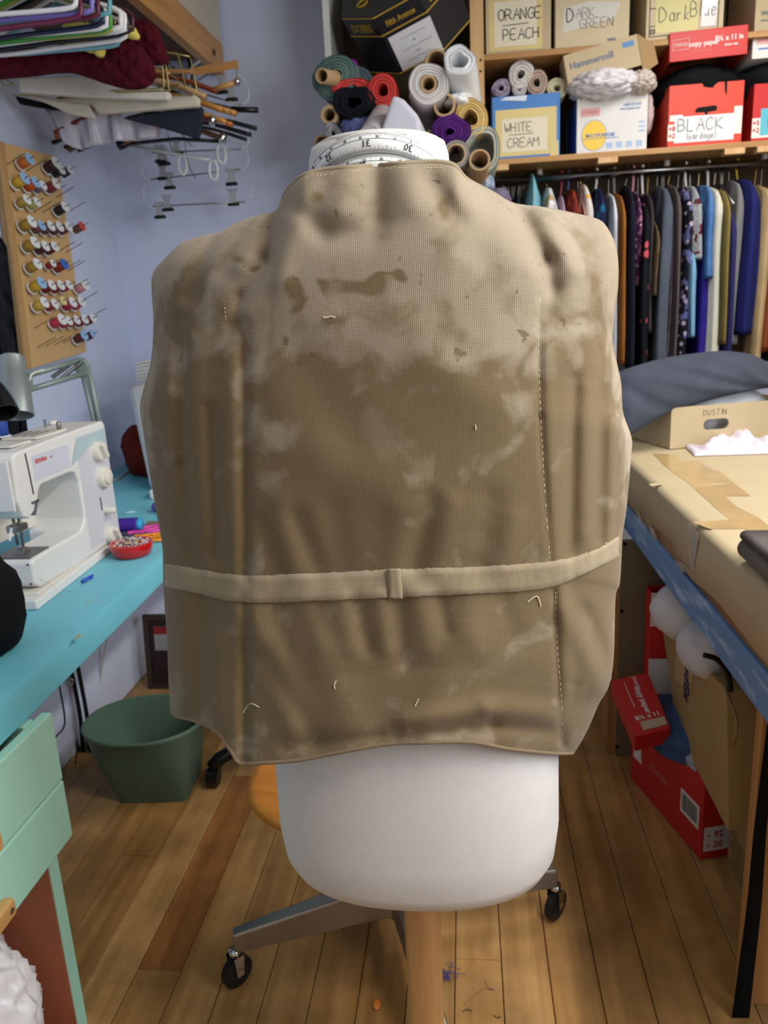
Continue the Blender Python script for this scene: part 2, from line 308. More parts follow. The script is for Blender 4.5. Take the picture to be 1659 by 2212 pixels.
# (x0,y0, x1,y1, half width px, amplitude in mm, + is towards the viewer)
FOLDS = [(812,352,816,470,26,-9), (748,352,735,450,34,5), (872,360,890,440,32,4.5), (620,440,700,500,26,-5), (700,500,800,505,30,-4), (935,395,985,470,26,-6), (985,470,1040,560,40,-3.5), (660,400,650,470,30,4),
 (596,458,576,560,15,-9), (572,560,520,640,20,-7), (520,640,500,720,16,-5), (556,478,520,570,26,8), (480,500,455,600,26,5), (455,520,410,640,18,-6), (620,480,600,600,30,4),
 (1118,445,1180,560,22,-9), (1180,560,1192,625,22,-7), (1160,446,1240,580,26,7), (1060,430,1120,560,40,5), (1250,465,1290,560,30,-4), (1195,620,1180,720,20,-4),
 (496,780,508,1240,22,2), (526,700,530,1240,14,-6), (503,1300,508,1640,22,2), (530,1300,528,1640,13,-6),
 (1164,640,1166,900,8,-2.5), (1166,900,1190,1215,8,-2.5), (1184,700,1192,1210,16,2.2), (1196,1275,1212,1610,8,-3), (1216,1280,1232,1600,17,2.5),
 (388,690,394,1000,16,-5), (362,700,368,1100,18,3), (424,740,432,1150,24,3.5), (452,880,470,1200,15,-4.5), (400,1000,420,1220,14,-4),
 (1240,820,1232,1190,17,-4.5), (1266,840,1262,1150,20,3.5), (1298,760,1290,1160,15,-4), (1322,900,1315,1170,10,4),
 (640,1120,690,1232,25.3,-3.3), (560,1130,600,1235,23.0,-2.75), (720,1100,740,1228,29.9,-2.2), (600,1080,640,1230,27.6,2.2), (930,1080,895,1225,23.0,-3.3), (975,1090,950,1222,27.6,2.75), (1060,1080,1035,1220,29.9,-2.75), (860,1100,850,1225,29.9,2.2), (1110,1120,1090,1215,25.3,2.2),
 (770,1296,795,1400,18.4,-3.3), (735,1300,760,1400,23.0,2.2), (862,1292,872,1430,20.7,-3.3), (905,1290,925,1400,25.3,2.75), (950,1288,965,1360,18.4,-2.75), (1010,1290,1030,1400,27.6,2.2), (820,1296,835,1400,18.4,2.2), (1080,1285,1110,1380,25.3,-2.2), (600,1310,620,1400,23.0,-2.2), (660,1305,690,1390,20.7,1.65),
 (540,1330,640,1560,36,7), (570,1420,680,1600,26,-5), (700,1420,760,1580,46,4), (1000,1380,920,1560,50,5),
 (860,1588,1060,1565,20,-5), (1060,1565,1190,1580,18,-5), (880,1560,1040,1535,26,6), (1060,1530,1180,1540,26,5), (620,1615,820,1588,16,-4),
 (1220,1320,1300,1480,26,6), (1262,1320,1318,1440,18,-6), (1240,1480,1215,1600,14,-4), (392,1290,400,1520,20,4), (440,1290,430,1540,26,-4), (470,1380,475,1560,18,4),
 (640,760,760,960,60,-3), (860,720,1050,860,70,3), (700,980,900,1080,60,3)]
def fold_mm(x, y):
    z = np.zeros_like(x)
    for x0, y0, x1, y1, wd, a in FOLDS:
        dx, dy = x1 - x0, y1 - y0; L2 = dx*dx + dy*dy
        t = ((x - x0)*dx + (y - y0)*dy)/L2; tc = np.clip(t, 0, 1)
        d2 = (x - x0 - tc*dx)**2 + (y - y0 - tc*dy)**2
        z += a*np.exp(-d2/(wd*wd))
    return z
gs = np.linspace(-1, 1, NU)[None, :].repeat(NV, 0); gt = np.linspace(0, 1, NV)[:, None].repeat(NU, 1)
ell = (1 - np.abs(gs)**2.5)**(1/2.3)
neck = np.array([smooth01((p.x - 575)/90)*smooth01((1070 - p.x)/90) for p in cT])[None, :]
A0 = 0.16 + 0.62*neck
r_ = np.clip(gt/0.17, 0, 1); r_ = np.sqrt(1 - (1 - r_)**2)
DEP = 0.145*ell*(A0 + (1 - A0)*r_)
DEP = DEP - 0.022*np.exp(-((gt - 0.70)/0.10)**2)*(1 - np.abs(gs)**2)*0.35 + 0.012*np.clip((gt - 0.86)/0.14, 0, 1)*(1 - gs**2)
YC_V = 0.915
edge = np.clip((1 - np.abs(gs))/0.05, 0, 1)
FM = fold_mm(PXG[..., 0], PXG[..., 1])*0.00115*edge
YG = YC_V - DEP - FM
POS = np.zeros((NV, NU, 3))
for i in range(NV):
    for j in range(NU):
        POS[i, j] = aty(PXG[i, j, 0], PXG[i, j, 1], YG[i, j])
def vest_at(px, py, lift=0.0):
    d = (PXG[..., 0] - px)**2 + (PXG[..., 1] - py)**2; i, j = np.unravel_index(np.argmin(d), d.shape)
    return aty(px, py, YG[i, j] - lift)
vb = MB(); rows = []
NF = 60
for i in range(NV):
    row = [tuple(POS[i, j]) for j in range(NU)]
    t = i/(NV - 1)
    fr = []
    for q in range(1, NF):          # the front half, wrapping round from the right side to the left side
        s_ = 1 - q/NF; jf = s_*(NU - 1); j0 = int(jf); f = jf - j0; j1 = min(NU - 1, j0 + 1)
        P = POS[i, j0]*(1 - f) + POS[i, j1]*f
        dep = (DEP[i, j0]*(1 - f) + DEP[i, j1]*f)
        lean = 0.93 if t < 0.02 else 1.0
        fz = P[2] - 0.05*math.exp(-(t/0.1)**2)*smooth01((s_ - 0.3)/0.1)*smooth01((0.7 - s_)/0.1)
        base = POS[i, 0]*(1 - s_) + POS[i, -1]*s_
        fr.append((base[0]*0.5 + P[0]*0.5, YC_V + dep*0.98*lean, fz))
    rows.append(row + fr)
vb.grid(rows, closed_u=True)
# khaki cotton: weave bump, mottled colour, painted lower-half shading and stains
def khaki(name, base, dark, light, weave=700.0, stains_shade=True):
    mt = bpy.data.materials.new(name); mt.use_nodes = True; nt = mt.node_tree; N = nt.nodes; L = nt.links; b = N['Principled BSDF']
    b.inputs['Roughness'].default_value = 0.88; b.inputs['Specular IOR Level'].default_value = 0.18; b.inputs['Sheen Weight'].default_value = 0.12
    tc = N.new('ShaderNodeTexCoord')
    def noise(sc, det, dist=0.0, st=(1, 1, 1), loc=(0, 0, 0)):
        mp = N.new('ShaderNodeMapping'); mp.inputs['Scale'].default_value = st; mp.inputs['Location'].default_value = loc; L.new(tc.outputs['Object'], mp.inputs['Vector'])
        n = N.new('ShaderNodeTexNoise'); n.inputs['Scale'].default_value = sc; n.inputs['Detail'].default_value = det; n.inputs['Distortion'].default_value = dist
        L.new(mp.outputs[0], n.inputs['Vector']); return n.outputs['Fac']
    def ramp(fac, lo, hi, c0, c1):
        r = N.new('ShaderNodeValToRGB'); r.color_ramp.elements[0].position = lo; r.color_ramp.elements[1].position = hi
        r.color_ramp.elements[0].color = c0; r.color_ramp.elements[1].color = c1; L.new(fac, r.inputs['Fac']); return r.outputs['Color']
    def mixc(fac, a, c, mode='MIX'):
        x = N.new('ShaderNodeMix'); x.data_type = 'RGBA'; x.blend_type = mode
        if isinstance(fac, float): x.inputs[0].default_value = fac
        else: L.new(fac, x.inputs[0])
        for k_, v in ((6, a), (7, c)):
            if isinstance(v, tuple): x.inputs[k_].default_value = v
            else: L.new(v, x.inputs[k_])
        return x.outputs[2]
    W1 = (1, 1, 1, 1); K = (0, 0, 0, 1)
    col = ramp(noise(9, 5), 0.3, 0.72, lin(base) + (1,), lin(light) + (1,))
    if stains_shade:
        # tide-marked stains plus shading painted into the lower half
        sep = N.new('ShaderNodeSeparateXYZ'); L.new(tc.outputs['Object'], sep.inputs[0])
        at_ = N.new('ShaderNodeAttribute'); at_.attribute_name = 'stain_shade'
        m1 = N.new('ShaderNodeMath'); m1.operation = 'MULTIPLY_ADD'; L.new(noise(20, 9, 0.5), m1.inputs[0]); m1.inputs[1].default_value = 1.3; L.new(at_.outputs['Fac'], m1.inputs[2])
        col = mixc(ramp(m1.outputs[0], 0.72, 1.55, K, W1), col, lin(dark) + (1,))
        sp = ramp(noise(60, 3, 0.3, loc=(3, 1, 7)), 0.67, 0.72, K, W1)
        zz = N.new('ShaderNodeMapRange'); zz.inputs[1].default_value = 1.22; zz.inputs[2].default_value = 1.3; L.new(sep.outputs['Z'], zz.inputs[0])
        ml = N.new('ShaderNodeMath'); ml.operation = 'MULTIPLY'; L.new(sp, ml.inputs[0]); L.new(zz.outputs[0], ml.inputs[1])
        ml2 = N.new('ShaderNodeMath'); ml2.operation = 'MULTIPLY'; L.new(ml.outputs[0], ml2.inputs[0]); ml2.inputs[1].default_value = 0.75
        col = mixc(ml2.outputs[0], col, tuple(v*0.72 for v in lin(dark)) + (1,))
        pale = ramp(noise(6, 5, 0.9, loc=(5, 2, 1)), 0.62, 0.72, K, (0.35, 0.35, 0.35, 1))
        col = mixc(pale, col, lin(light) + (1,))
    # weave
    wv = N.new('ShaderNodeTexWave'); wv.bands_direction = 'Z'; wv.inputs['Scale'].default_value = weave*0.42; wv.inputs['Distortion'].default_value = 1.2; wv.inputs['Detail'].default_value = 1
    wx = N.new('ShaderNodeTexWave'); wx.bands_direction = 'X'; wx.inputs['Scale'].default_value = weave*0.42; wx.inputs['Distortion'].default_value = 1.5; wx.inputs['Detail'].default_value = 1
    for n in (wv, wx): L.new(tc.outputs['Object'], n.inputs['Vector'])
    ma = N.new('ShaderNodeMath'); ma.operation = 'MULTIPLY'; L.new(wv.outputs['Fac'], ma.inputs[0]); L.new(wx.outputs['Fac'], ma.inputs[1])
    wcol = ramp(ma.outputs[0], 0.0, 0.7, (0.85, 0.84, 0.82, 1), (1.08, 1.08, 1.07, 1))
    col = mixc(1.0, col, wcol, 'MULTIPLY')
    L.new(col, b.inputs['Base Color'])
    bp = N.new('ShaderNodeBump'); bp.inputs['Strength'].default_value = 0.4; bp.inputs['Distance'].default_value = 0.0012; L.new(ma.outputs[0], bp.inputs['Height']); L.new(bp.outputs[0], b.inputs['Normal'])
    return mt
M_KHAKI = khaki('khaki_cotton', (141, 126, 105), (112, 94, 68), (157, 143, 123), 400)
M_BAND = khaki('khaki_tape', (142, 126, 101), (122, 104, 78), (160, 145, 119), 420, stains_shade=False)
M_HEM = khaki('khaki_hem', (112, 94, 69), (100, 82, 58), (126, 108, 82), 400, stains_shade=False)
vest = thing('vest', 'stained khaki cotton vest worn inside out by the dress form', 'vest', tuple(aty(840, 1640, 0.9)))
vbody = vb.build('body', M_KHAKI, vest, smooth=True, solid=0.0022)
STAINS_SHADE = [(625,632,24,15,1), (650,642,15,9,.7), (638,656,11,9,.7), (722,612,30,13,.9), (712,632,15,9,.8), (790,622,36,14,1.1), (832,600,32,7,.7), (862,612,15,10,.9), (530,560,15,11,.7), (552,578,11,9,.7), (735,690,24,9,.45), (975,705,22,26,.4), (960,450,14,20,.45), (685,430,12,10,.5), (900,520,90,14,.25),
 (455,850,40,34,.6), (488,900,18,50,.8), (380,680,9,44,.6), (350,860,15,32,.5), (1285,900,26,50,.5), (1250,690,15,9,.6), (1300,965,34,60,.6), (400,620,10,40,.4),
 (600,850,120,60,.5), (860,890,250,110,.5), (1070,960,140,120,.5), (660,1000,190,120,.45), (400,760,80,160,.4), (1270,800,60,200,.45), (850,720,380,70,.2), (850,1130,520,110,.75), (400,1010,60,110,.55), (430,1130,60,80,.6), (850,1450,520,230,.85), (410,1330,90,330,.75), (1260,1300,90,330,.65), (1040,820,80,60,.3),  # broad ones: soiling and the lower vest's angle shading painted together
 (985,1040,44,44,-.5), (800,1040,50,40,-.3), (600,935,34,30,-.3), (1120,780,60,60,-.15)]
att = vbody.data.attributes.new('stain_shade', 'FLOAT', 'POINT'); val = np.zeros((NV, NU + NF - 1), dtype=np.float32)
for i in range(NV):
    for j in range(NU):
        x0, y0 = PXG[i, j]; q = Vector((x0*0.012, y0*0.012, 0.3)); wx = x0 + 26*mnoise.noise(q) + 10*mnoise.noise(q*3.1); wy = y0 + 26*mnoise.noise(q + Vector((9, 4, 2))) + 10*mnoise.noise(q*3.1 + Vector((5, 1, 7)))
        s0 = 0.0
        for cx_, cy_, ax_, by_, st_ in STAINS_SHADE:
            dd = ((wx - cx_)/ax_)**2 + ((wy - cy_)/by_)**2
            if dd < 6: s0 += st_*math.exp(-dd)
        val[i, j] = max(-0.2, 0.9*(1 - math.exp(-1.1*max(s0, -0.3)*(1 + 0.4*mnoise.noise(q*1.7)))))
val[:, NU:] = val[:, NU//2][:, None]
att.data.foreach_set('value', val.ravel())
# waistband
bt = chain(poly('356,1217 420,1228 520,1243 650,1240 840,1231 1000,1226 1180,1214 1280,1190 1342,1153'), 150)
bb = chain(poly('356,1267 420,1280 520,1300 650,1299 850,1290 1000,1284 1170,1272 1260,1240 1341,1199'), 150)
rows = []
rnb = random.Random(3)
for f in (0, 0.03, 0.25, 0.5, 0.75, 0.97, 1.0):
    r2 = []
    for a, b in zip(bt, bb):
        p = a*(1 - f) + b*f; jit = rnb.uniform(-1.2, 1.2) if f in (0, 1.0) else 0
        r2.append(vest_at(p.x, p.y + jit, 0.0012 if f in (0, 1.0) else 0.0042))
    rows.append(r2)
band = MB().grid(rows).build('waistband', M_BAND, vest, smooth=True, solid=0.0012)
rows = [[vest_at(px + (py - 1260)*0.08, py, 0.0058) for px in (838, 848, 858, 868)] for py in (1229, 1232, 1250, 1270, 1288, 1293)]
MB().grid(rows).build('belt_loop', M_BAND, vest, smooth=True, solid=0.0014)
# rolled neck edge, hem and armhole edges
def on_edge(lst, lift): return [vest_at(p.x, p.y, lift) for p in lst]
jn = [j for j in range(NU) if 612 < cT[j].x < 1012]
MB().tube([Vector(POS[1, j]) + Vector((0, -0.0018, -0.001)) for j in jn], 0.0024, 8).build('neck_binding', M_BAND, vest, smooth=True)
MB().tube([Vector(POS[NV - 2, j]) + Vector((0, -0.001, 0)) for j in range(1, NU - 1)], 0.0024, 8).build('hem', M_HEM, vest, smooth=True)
MB().tube([Vector(POS[i, NU - 2]) for i in range(2, NV//3)], 0.0020, 8).build('armhole_edge', M_BAND, vest, smooth=True)
MB().tube([Vector(POS[i, 1]) for i in range(2, NV//3)], 0.0020, 8).build('armhole_edge', M_BAND, vest, smooth=True)
M_THREAD = mat('thread_pale', (206, 190, 160), 0.8)
def stitches(line, n, name='stitching'):
    b = MB(); P = chain(poly(line), n*2)
    for k in range(0, 2*n - 1, 2):
        b.tube([vest_at(P[k].x, P[k].y, 0.0012), vest_at(P[k+1].x, P[k+1].y, 0.0012)], 0.00045, 5)
    b.build(name, M_THREAD, vest)
stitches('1170,622 1164,680 1163,760 1168,900 1176,1050 1188,1215', 44)
stitches('1200,1280 1204,1400 1212,1500 1216,1610', 26)
stitches('484,650 488,690', 6); stitches('660,384 760,370 880,362 980,364', 48)
stitches('356,1222 520,1248 840,1236 1180,1219 1341,1157', 80)
for pts in ('698,684 706,686 714,683 724,686', '1027,918 1028,928', '724,1488 722,1480 726,1470', '897,1525 904,1510', '560,1528 540,1520 525,1540', '1140,1300 1160,1288 1168,1310', '1312,1470 1320,1462 1316,1475', '1252,1590 1258,1584 1255,1594', '1430,0 1431,1'):
    q = poly(pts)
    if q[0].x > 1400: continue
    MB().tube([vest_at(p.x, p.y, 0.0025) for p in chain(q, 8)], 0.0006, 5).build('loose_thread', M_THREAD, vest)
# ================================================================ dress form
M_JERSEY = mat('white_jersey', (196, 191, 187), 0.85, var=0.02, scale=60, bump=0.08, bscale=900, spec=0.15)
FC = aty(900, 1700, 0.915)
form = thing('dress_form', 'white jersey dress form torso standing on a wooden pole', 'dress form', (FC.x, 0.915, 0.0))
def ring(cx, cy, z, a, b, n=2.4, k=64):
    out = []
    for i in range(k):
        t = 2*PI*i/k; c, s_ = math.cos(t), math.sin(t)
        out.append(Vector((cx + a*math.copysign(abs(c)**(2/n), c), cy + b*math.copysign(abs(s_)**(2/n), s_), z)))
    return out
FX, FY = FC.x, 0.915
lv = [(0.612, .03, .02, 0), (0.6125, .118, .076, 0), (0.616, .156, .100, 0), (0.625, .174, .114, 0), (0.645, .184, .122, 0), (0.69, .189, .126, 0), (0.78, .188, .126, 0), (0.85, .184, .124, 0), (0.92, .172, .112, 0), (1.0, .158, .100, 0), (1.1, .150, .095, 0), (1.2, .155, .088, 0), (1.3, .145, .075, 0), (1.38, .110, .062, 0),
      (1.42, .090, .060, 0), (1.455, .080, .062, 0), (1.470, .076, .066, 0), (1.49, .074, .066, 0), (1.506, .0735, .066, 0), (1.518, .070, .064, 0)]
NKX = aty(818, 330, 0.875).x
rings = [ring(FX + (NKX - FX)*smooth01((z - 0.9)/0.5), FY - 0.045*smooth01((z - 1.2)/0.25), z, a, b, 2.3 if z < 1.45 else 2.0) for z, a, b, _ in lv]
MB().grid(rings, closed_u=True, capu=True).build('torso', M_JERSEY, form, smooth=True)
NKY = 0.87
MB().lathe([(0.066, 1.516), (0.0655, 1.5205), (0.060, 1.523), (0.0, 1.523)], 40, Matrix.Translation((NKX, NKY, 0))).build('neck_cap', M_JERSEY, form, smooth=True)
M_POLE = wood('pole_wood', (150, 106, 62), (196, 152, 100), 'Z', 0.4)
MB().lathe([(0.026, 0.08), (0.026, 0.57), (0.030, 0.582), (0.031, 0.60), (0.029, 0.62)], 28, Matrix.Translation((FX, FY, 0))).build('pole', M_POLE, form, smooth=True, auto=40)
for a in (225, 315, 140):
    d = Vector((math.cos(math.radians(a)), math.sin(math.radians(a)), 0))
    p = Vector((FX, FY, 0)); q = 0.20 if a == 140 else 0.26
    MB().tube([p + d*0.01 + Vector((0, 0, 0.13)), p + d*0.09 + Vector((0, 0, 0.10)), p + d*q + Vector((0, 0, 0.017))], [0.022, 0.02, 0.016], 10).build('leg', M_POLE, form, smooth=True)
# measuring tape looped round the neck
M_TAPE = plastic('tape_vinyl', (226, 226, 222), 0.4); M_TPRINT = mat('tape_print', (30, 30, 32), 0.6)
tape = thing('measuring_tape', 'white printed measuring tape looped round the neck of the dress form', 'tape measure', (NKX, NKY, 1.50))
# the tape hangs lower at the front of the form (far side), so each loop slopes away from the viewer
def tape_pt(rad, t, z, sl): return Vector((NKX + rad*math.cos(t), NKY + 0.004 + rad*math.sin(t), z - sl*(1 + math.sin(t))))
loops = [(1.500, 1.5185, 0.0755, 0.042), (1.4815, 1.4990, 0.0740, 0.036)]
for (z0, z1, rad, sl) in loops:
    rows = [[tape_pt(rad, PI/2 + 2*PI*k/96, z, sl) for k in range(97)] for z in (z0, (z0 + z1)/2, z1)]
    MB().grid(rows).build('tape_band', M_TAPE, tape, smooth=True, solid=0.0006)
    tk = MB()
    for k in range(-105, 106):
        t = -PI/2 + k*0.0131
        for zz, sg, ln in ((z1 - 0.0004, -1, 0.0040 if k % 10 == 0 else (0.0032 if k % 5 == 0 else 0.0022)), (z0 + 0.0004, 1, 0.0062 if k % 8 == 0 else (0.0044 if k % 4 == 0 else 0.0028))):
            a = tape_pt(rad + 0.0006, t - 0.0018, zz, sl); b = tape_pt(rad + 0.0006, t + 0.0018, zz, sl)
            c = b + Vector((0, 0, sg*ln)); d = a + Vector((0, 0, sg*ln)); tk.add([a, b, c, d], [(0, 1, 2, 3)])
    rows = [[tape_pt(rad + 0.0006, -PI/2 + (k - 55)*0.025, z1 - 0.0062 + e, sl) for k in range(111)] for e in (0, 0.0004)]
    tk.grid(rows); tag(tk.build('scale_marks', M_TPRINT, tape), kind='stuff')
def tape_num(txt, t, z, rad, h, sl):
    o = tape_pt(rad + 0.0008, t, z, sl); n = Vector((math.cos(t), math.sin(t), 0)); x = tape_pt(rad, t - 0.02, z, sl) - tape_pt(rad, t, z, sl)   # upside down
    printed('number', txt, frame(o, x, n), h, M_TPRINT, tape)
for txt, dt in (('32', -0.62), ('31', -0.06), ('30', 0.50)): tape_num(txt, -PI/2 + dt, 1.5115, 0.0755, 0.0064, 0.042)
for txt, dt in (('83', -0.98), ('82', -0.78), ('81', -0.56), ('80', -0.34), ('79', -0.12), ('78', 0.10), ('77', 0.32), ('76', 0.54)): tape_num(txt, -PI/2 + dt, 1.5155, 0.0755, 0.0022, 0.042)
for txt, dt in (('73', -0.54), ('72', -0.32), ('71', -0.09), ('70', 0.14), ('69', 0.37)): tape_num(txt, -PI/2 + dt, 1.4957, 0.0740, 0.0024, 0.036)
tape_num('28', -PI/2 - 0.12, 1.4925, 0.0740, 0.0052, 0.036)
# ================================================================ turquoise worktop and mint cabinet
M_TEAL = mat('turquoise_paint', (110, 190, 208), 0.42, var=0.06, scale=6, bump=0.05, bscale=25)
def dx(Y): return -0.788 - 0.0387*(Y - 1.093)         # front edge of the worktop
wt = thing('worktop', 'long turquoise painted worktop with a deep rounded front edge', 'worktop', (-1.1, 1.8, 0.75))
prof = [(XL + 0.002, 0.712), (XL + 0.002, 0.75), (-0.02, 0.75), (-0.006, 0.745), (0.0, 0.735), (0.002, 0.684), (-0.003, 0.679), (-0.02, 0.679), (-0.022, 0.712)]
rows = []
for Y in (0.25, 1.0, 1.6, 2.2, 2.8, YB - 0.004):
    rows.append([Vector((p if p < -1 else dx(Y) + p, Y, z)) for p, z in prof])
MB().grid(rows, closed_u=True, capu=True).build('top', M_TEAL, wt, smooth=True, auto=35)
MB().box((XL + 0.002, YB - 0.1, 0.0), (XL + 0.06, YB - 0.02, 0.712)).build('leg', M_TEAL, wt, bevel=0.003)
MB().box((-0.98, YB - 0.1, 0.0), (-0.92, YB - 0.03, 0.712)).build('leg', M_TEAL, wt, bevel=0.003)
MB().add([(-1.02, 1.60, 0.7505), (-1.0, 1.60, 0.7505), (-1.0, 1.62, 0.7505)], [(0, 1, 2)])
M_WORN = mat('worn_patch', (170, 170, 130), 0.6)
for px, py, s_ in ((168, 1375, 1.0), (190, 1300, 0.6), (208, 1296, 0.5)):
    p = atz(px, py, 0.7503); rr = 0.011*s_
    MB().add([p + Vector((rr*(1 + 0.3*math.sin(3*a))*math.cos(a)*0.5, rr*math.sin(a)*1.2, 0)) for a in [i*PI/6 for i in range(12)]], [tuple(range(12))]).build('worn_spot', M_WORN, wt)
M_MINT = mat('mint_paint', (166, 218, 200), 0.5, var=0.04, scale=9, bump=0.05, bscale=30)
M_TERRA = mat('terracotta_paint', (164, 98, 70), 0.6, var=0.08, scale=7)
cab = thing('drawer_cabinet', 'mint green drawer cabinet with an open terracotta bay under the worktop', 'cabinet', (-1.05, 0.85, 0))
MB().box((-1.38, 1.135, 0), (-0.783, 1.165, 0.6785)).build('side_panel', M_MINT, cab, bevel=0.002)
MB().box((-1.38, 0.42, 0), (-0.783, 0.45, 0.6785)).build('side_panel', M_MINT, cab, bevel=0.002)
MB().box((-1.36, 1.1325, 0.012), (-0.786, 1.1348, 0.405)).build('lining', M_TERRA, cab)
MB().box((-1.38, 0.452, 0.0), (-1.36, 1.132, 0.405)).build('back_panel', M_TERRA, cab)
MB().box((-1.36, 0.452, 0.0), (-0.79, 1.132, 0.012)).build('bay_floor', M_TERRA, cab)
MB().box((-1.36, 0.452, 0.405), (-0.79, 1.132, 0.42)).build('bay_ceiling', M_MINT, cab)
d1 = MB().box((-0.783, 0.40, 0.541), (-0.762, 1.192, 0.6775)).build('drawer_front', M_MINT, cab, bevel=0.003)
d2 = MB().box((-0.783, 0.40, 0.418), (-0.762, 1.192, 0.5375)).build('drawer_front', M_MINT, cab, bevel=0.003)
M_PULL = wood('pull_wood', (186, 140, 84), (206, 164, 108), 'Y')
for d, z in ((d2, 0.438), (d1, 0.56)):
    pl = MB().box((-0.7615, 0.72, z), (-0.742, 0.975, z + 0.03)).build('pull', M_PULL, d, bevel=0.003)
MB().lathe([(0, 0), (0.005, 0), (0.005, 0.002), (0, 0.003)], 12, Matrix.Translation((-0.7425, 0.962, 0.453)) @ Matrix.Rotation(PI/2, 4, 'Y')).build('screw', mat('steel', (190, 190, 190), 0.3, 1.0), d2)
M_BAG = mat('white_bag', (226, 224, 228), 0.35, var=0.04, scale=10, bump=0.3, bscale=25)
tag(blob('plastic_bag', (-0.915, 1.02, 0.150), (0.11, 0.095, 0.15), M_BAG, seed=3, amp=0.34, freq=3.6, flat=0.013, ridge=0.75, sub=5), 'bulging white plastic bag in the terracotta bay of the cabinet', 'bag')
# black bundle at the near end of the worktop
p = atz(0, 1440, 0.75)
tag(blob('cloth_bundle', (p.x - 0.075, p.y + 0.06, 0.85), (0.085, 0.09, 0.115), cloth('black_cloth', (22, 22, 24)), seed=11, amp=0.25, freq=2.2, flat=0.7505), 'black cloth bundle at the near end of the turquoise worktop', 'cloth')
# ================================================================ sewing machine
M_SM = plastic('machine_white', (226, 226, 224), 0.32, var=0.02, scale=4); M_SM2 = plastic('machine_ivory', (222, 219, 208), 0.4)
M_STEEL = mat('needle_steel', (150, 148, 145), 0.35, 0.9); M_DARKP = plastic('plate_grey', (108, 108, 114), 0.4, metal=0.3)
sm = thing('sewing_machine', 'white sewing machine with round dials on the turquoise worktop', 'sewing machine', (-1.06, 1.75, 0.75))
XF = -0.985                                # operator side of the machine
def yz(pts, x0, x1, name, mt, par=sm, bevel=0.006, auto=None):
    b = MB(); b.prism([(x0, y, z) for y, z in pts], (x1 - x0, 0, 0)); return b.build(name, mt, par, bevel=bevel, seg=3)
MB().hexa([(-1.175, 1.50, 0.7505), (-0.953, 1.505, 0.7505), (-0.985, 2.03, 0.7505), (-1.175, 2.03, 0.7505), (-1.172, 1.505, 0.772), (-0.957, 1.51, 0.772), (-0.989, 2.025, 0.772), (-1.172, 2.025, 0.772)]).build('base_plate', M_SM, sm, bevel=0.004)
MB().hexa([(-1.10, 1.54, 0.7725), (-0.972, 1.545, 0.7725), (-0.984, 1.80, 0.7725), (-1.10, 1.80, 0.7725), (-1.10, 1.545, 0.776), (-0.975, 1.55, 0.776), (-0.984, 1.80, 0.776), (-1.10, 1.80, 0.776)]).build('accessory_tray', M_SM2, sm)
col = [(2.012, 0.7725), (2.008, 1.09), (2.000, 1.104), (1.90, 1.103), (1.70, 1.098), (1.575, 1.093), (1.558, 1.083), (1.553, 0.985), (1.565, 0.948), (1.585, 0.940), (1.618, 0.955), (1.642, 0.995), (1.655, 1.003), (1.79, 1.004), (1.815, 0.997), (1.828, 0.975), (1.827, 0.878), (1.818, 0.862), (1.800, 0.852), (1.80, 0.7725)]
yz(col, XF, -1.13, 'body', M_SM)
yz([(1.812, 0.772), (1.812, 0.850), (1.575, 0.850), (1.562, 0.842), (1.562, 0.790), (1.585, 0.776)], XF + 0.001, -1.082, 'free_arm', M_SM, bevel=0.008)
for z in (0.838, 0.792): MB().lathe([(0, 0), (0.0025, 0), (0.0025, 0.0012), (0, 0.0012)], 10, Matrix.Translation((-0.995, 1.5625, z)) @ Matrix.Rotation(PI/2, 4, 'X')).build('screw', mat('black_screw', (20, 20, 20), 0.5), sm)
yz([(1.83, 0.862), (1.83, 0.99), (1.64, 0.99), (1.64, 0.862)], -1.118, -1.125, 'recess_back', M_SM2, bevel=0)
MB().box((-1.08, 1.572, 0.850), (-0.992, 1.655, 0.8535)).build('needle_plate', M_DARKP, sm, bevel=0.001)
MB().box((-1.055, 1.5525 - 0.006, 0.965), (-0.992, 1.5535, 1.08)).build('face_plate', M_SM, sm, bevel=0.004)
MB().box((XF, 1.70 - 0.07, 1.018), (XF + 0.0015, 1.795, 1.075)).build('brand_panel', plastic('panel_lilac', (204, 208, 222), 0.4), sm)
nx = Vector((1, 0, 0)); along = Vector((0, 1, 0))
printed('brand_lettering', 'BERNINA', frame((XF + 0.002, 1.640, 1.055), along, nx), 0.0105, mat('red_print', (208, 66, 58), 0.5), sm, bold=0.0002, center=False, squash=0.85)
printed('model_lettering', '930', frame((XF + 0.002, 1.703, 1.056), along, nx), 0.006, mat('red_print_pale', (222, 120, 112), 0.5), sm, center=False)
MB().box((XF, 1.835, 0.79), (XF + 0.0016, 2.0, 1.085)).build('control_panel', plastic('panel_pale', (206, 208, 216), 0.4), sm)
MB().prism([(XF + 0.0018, 1.84, 1.08), (XF + 0.0018, 1.995, 1.083), (XF + 0.0018, 1.995, 1.045), (XF + 0.0018, 1.90, 1.05), (XF + 0.0018, 1.86, 1.035), (XF + 0.0018, 1.80, 1.02)], (0.0006, 0, 0)).build('panel_graphic', plastic('graphic_mint', (176, 198, 204), 0.4), sm)
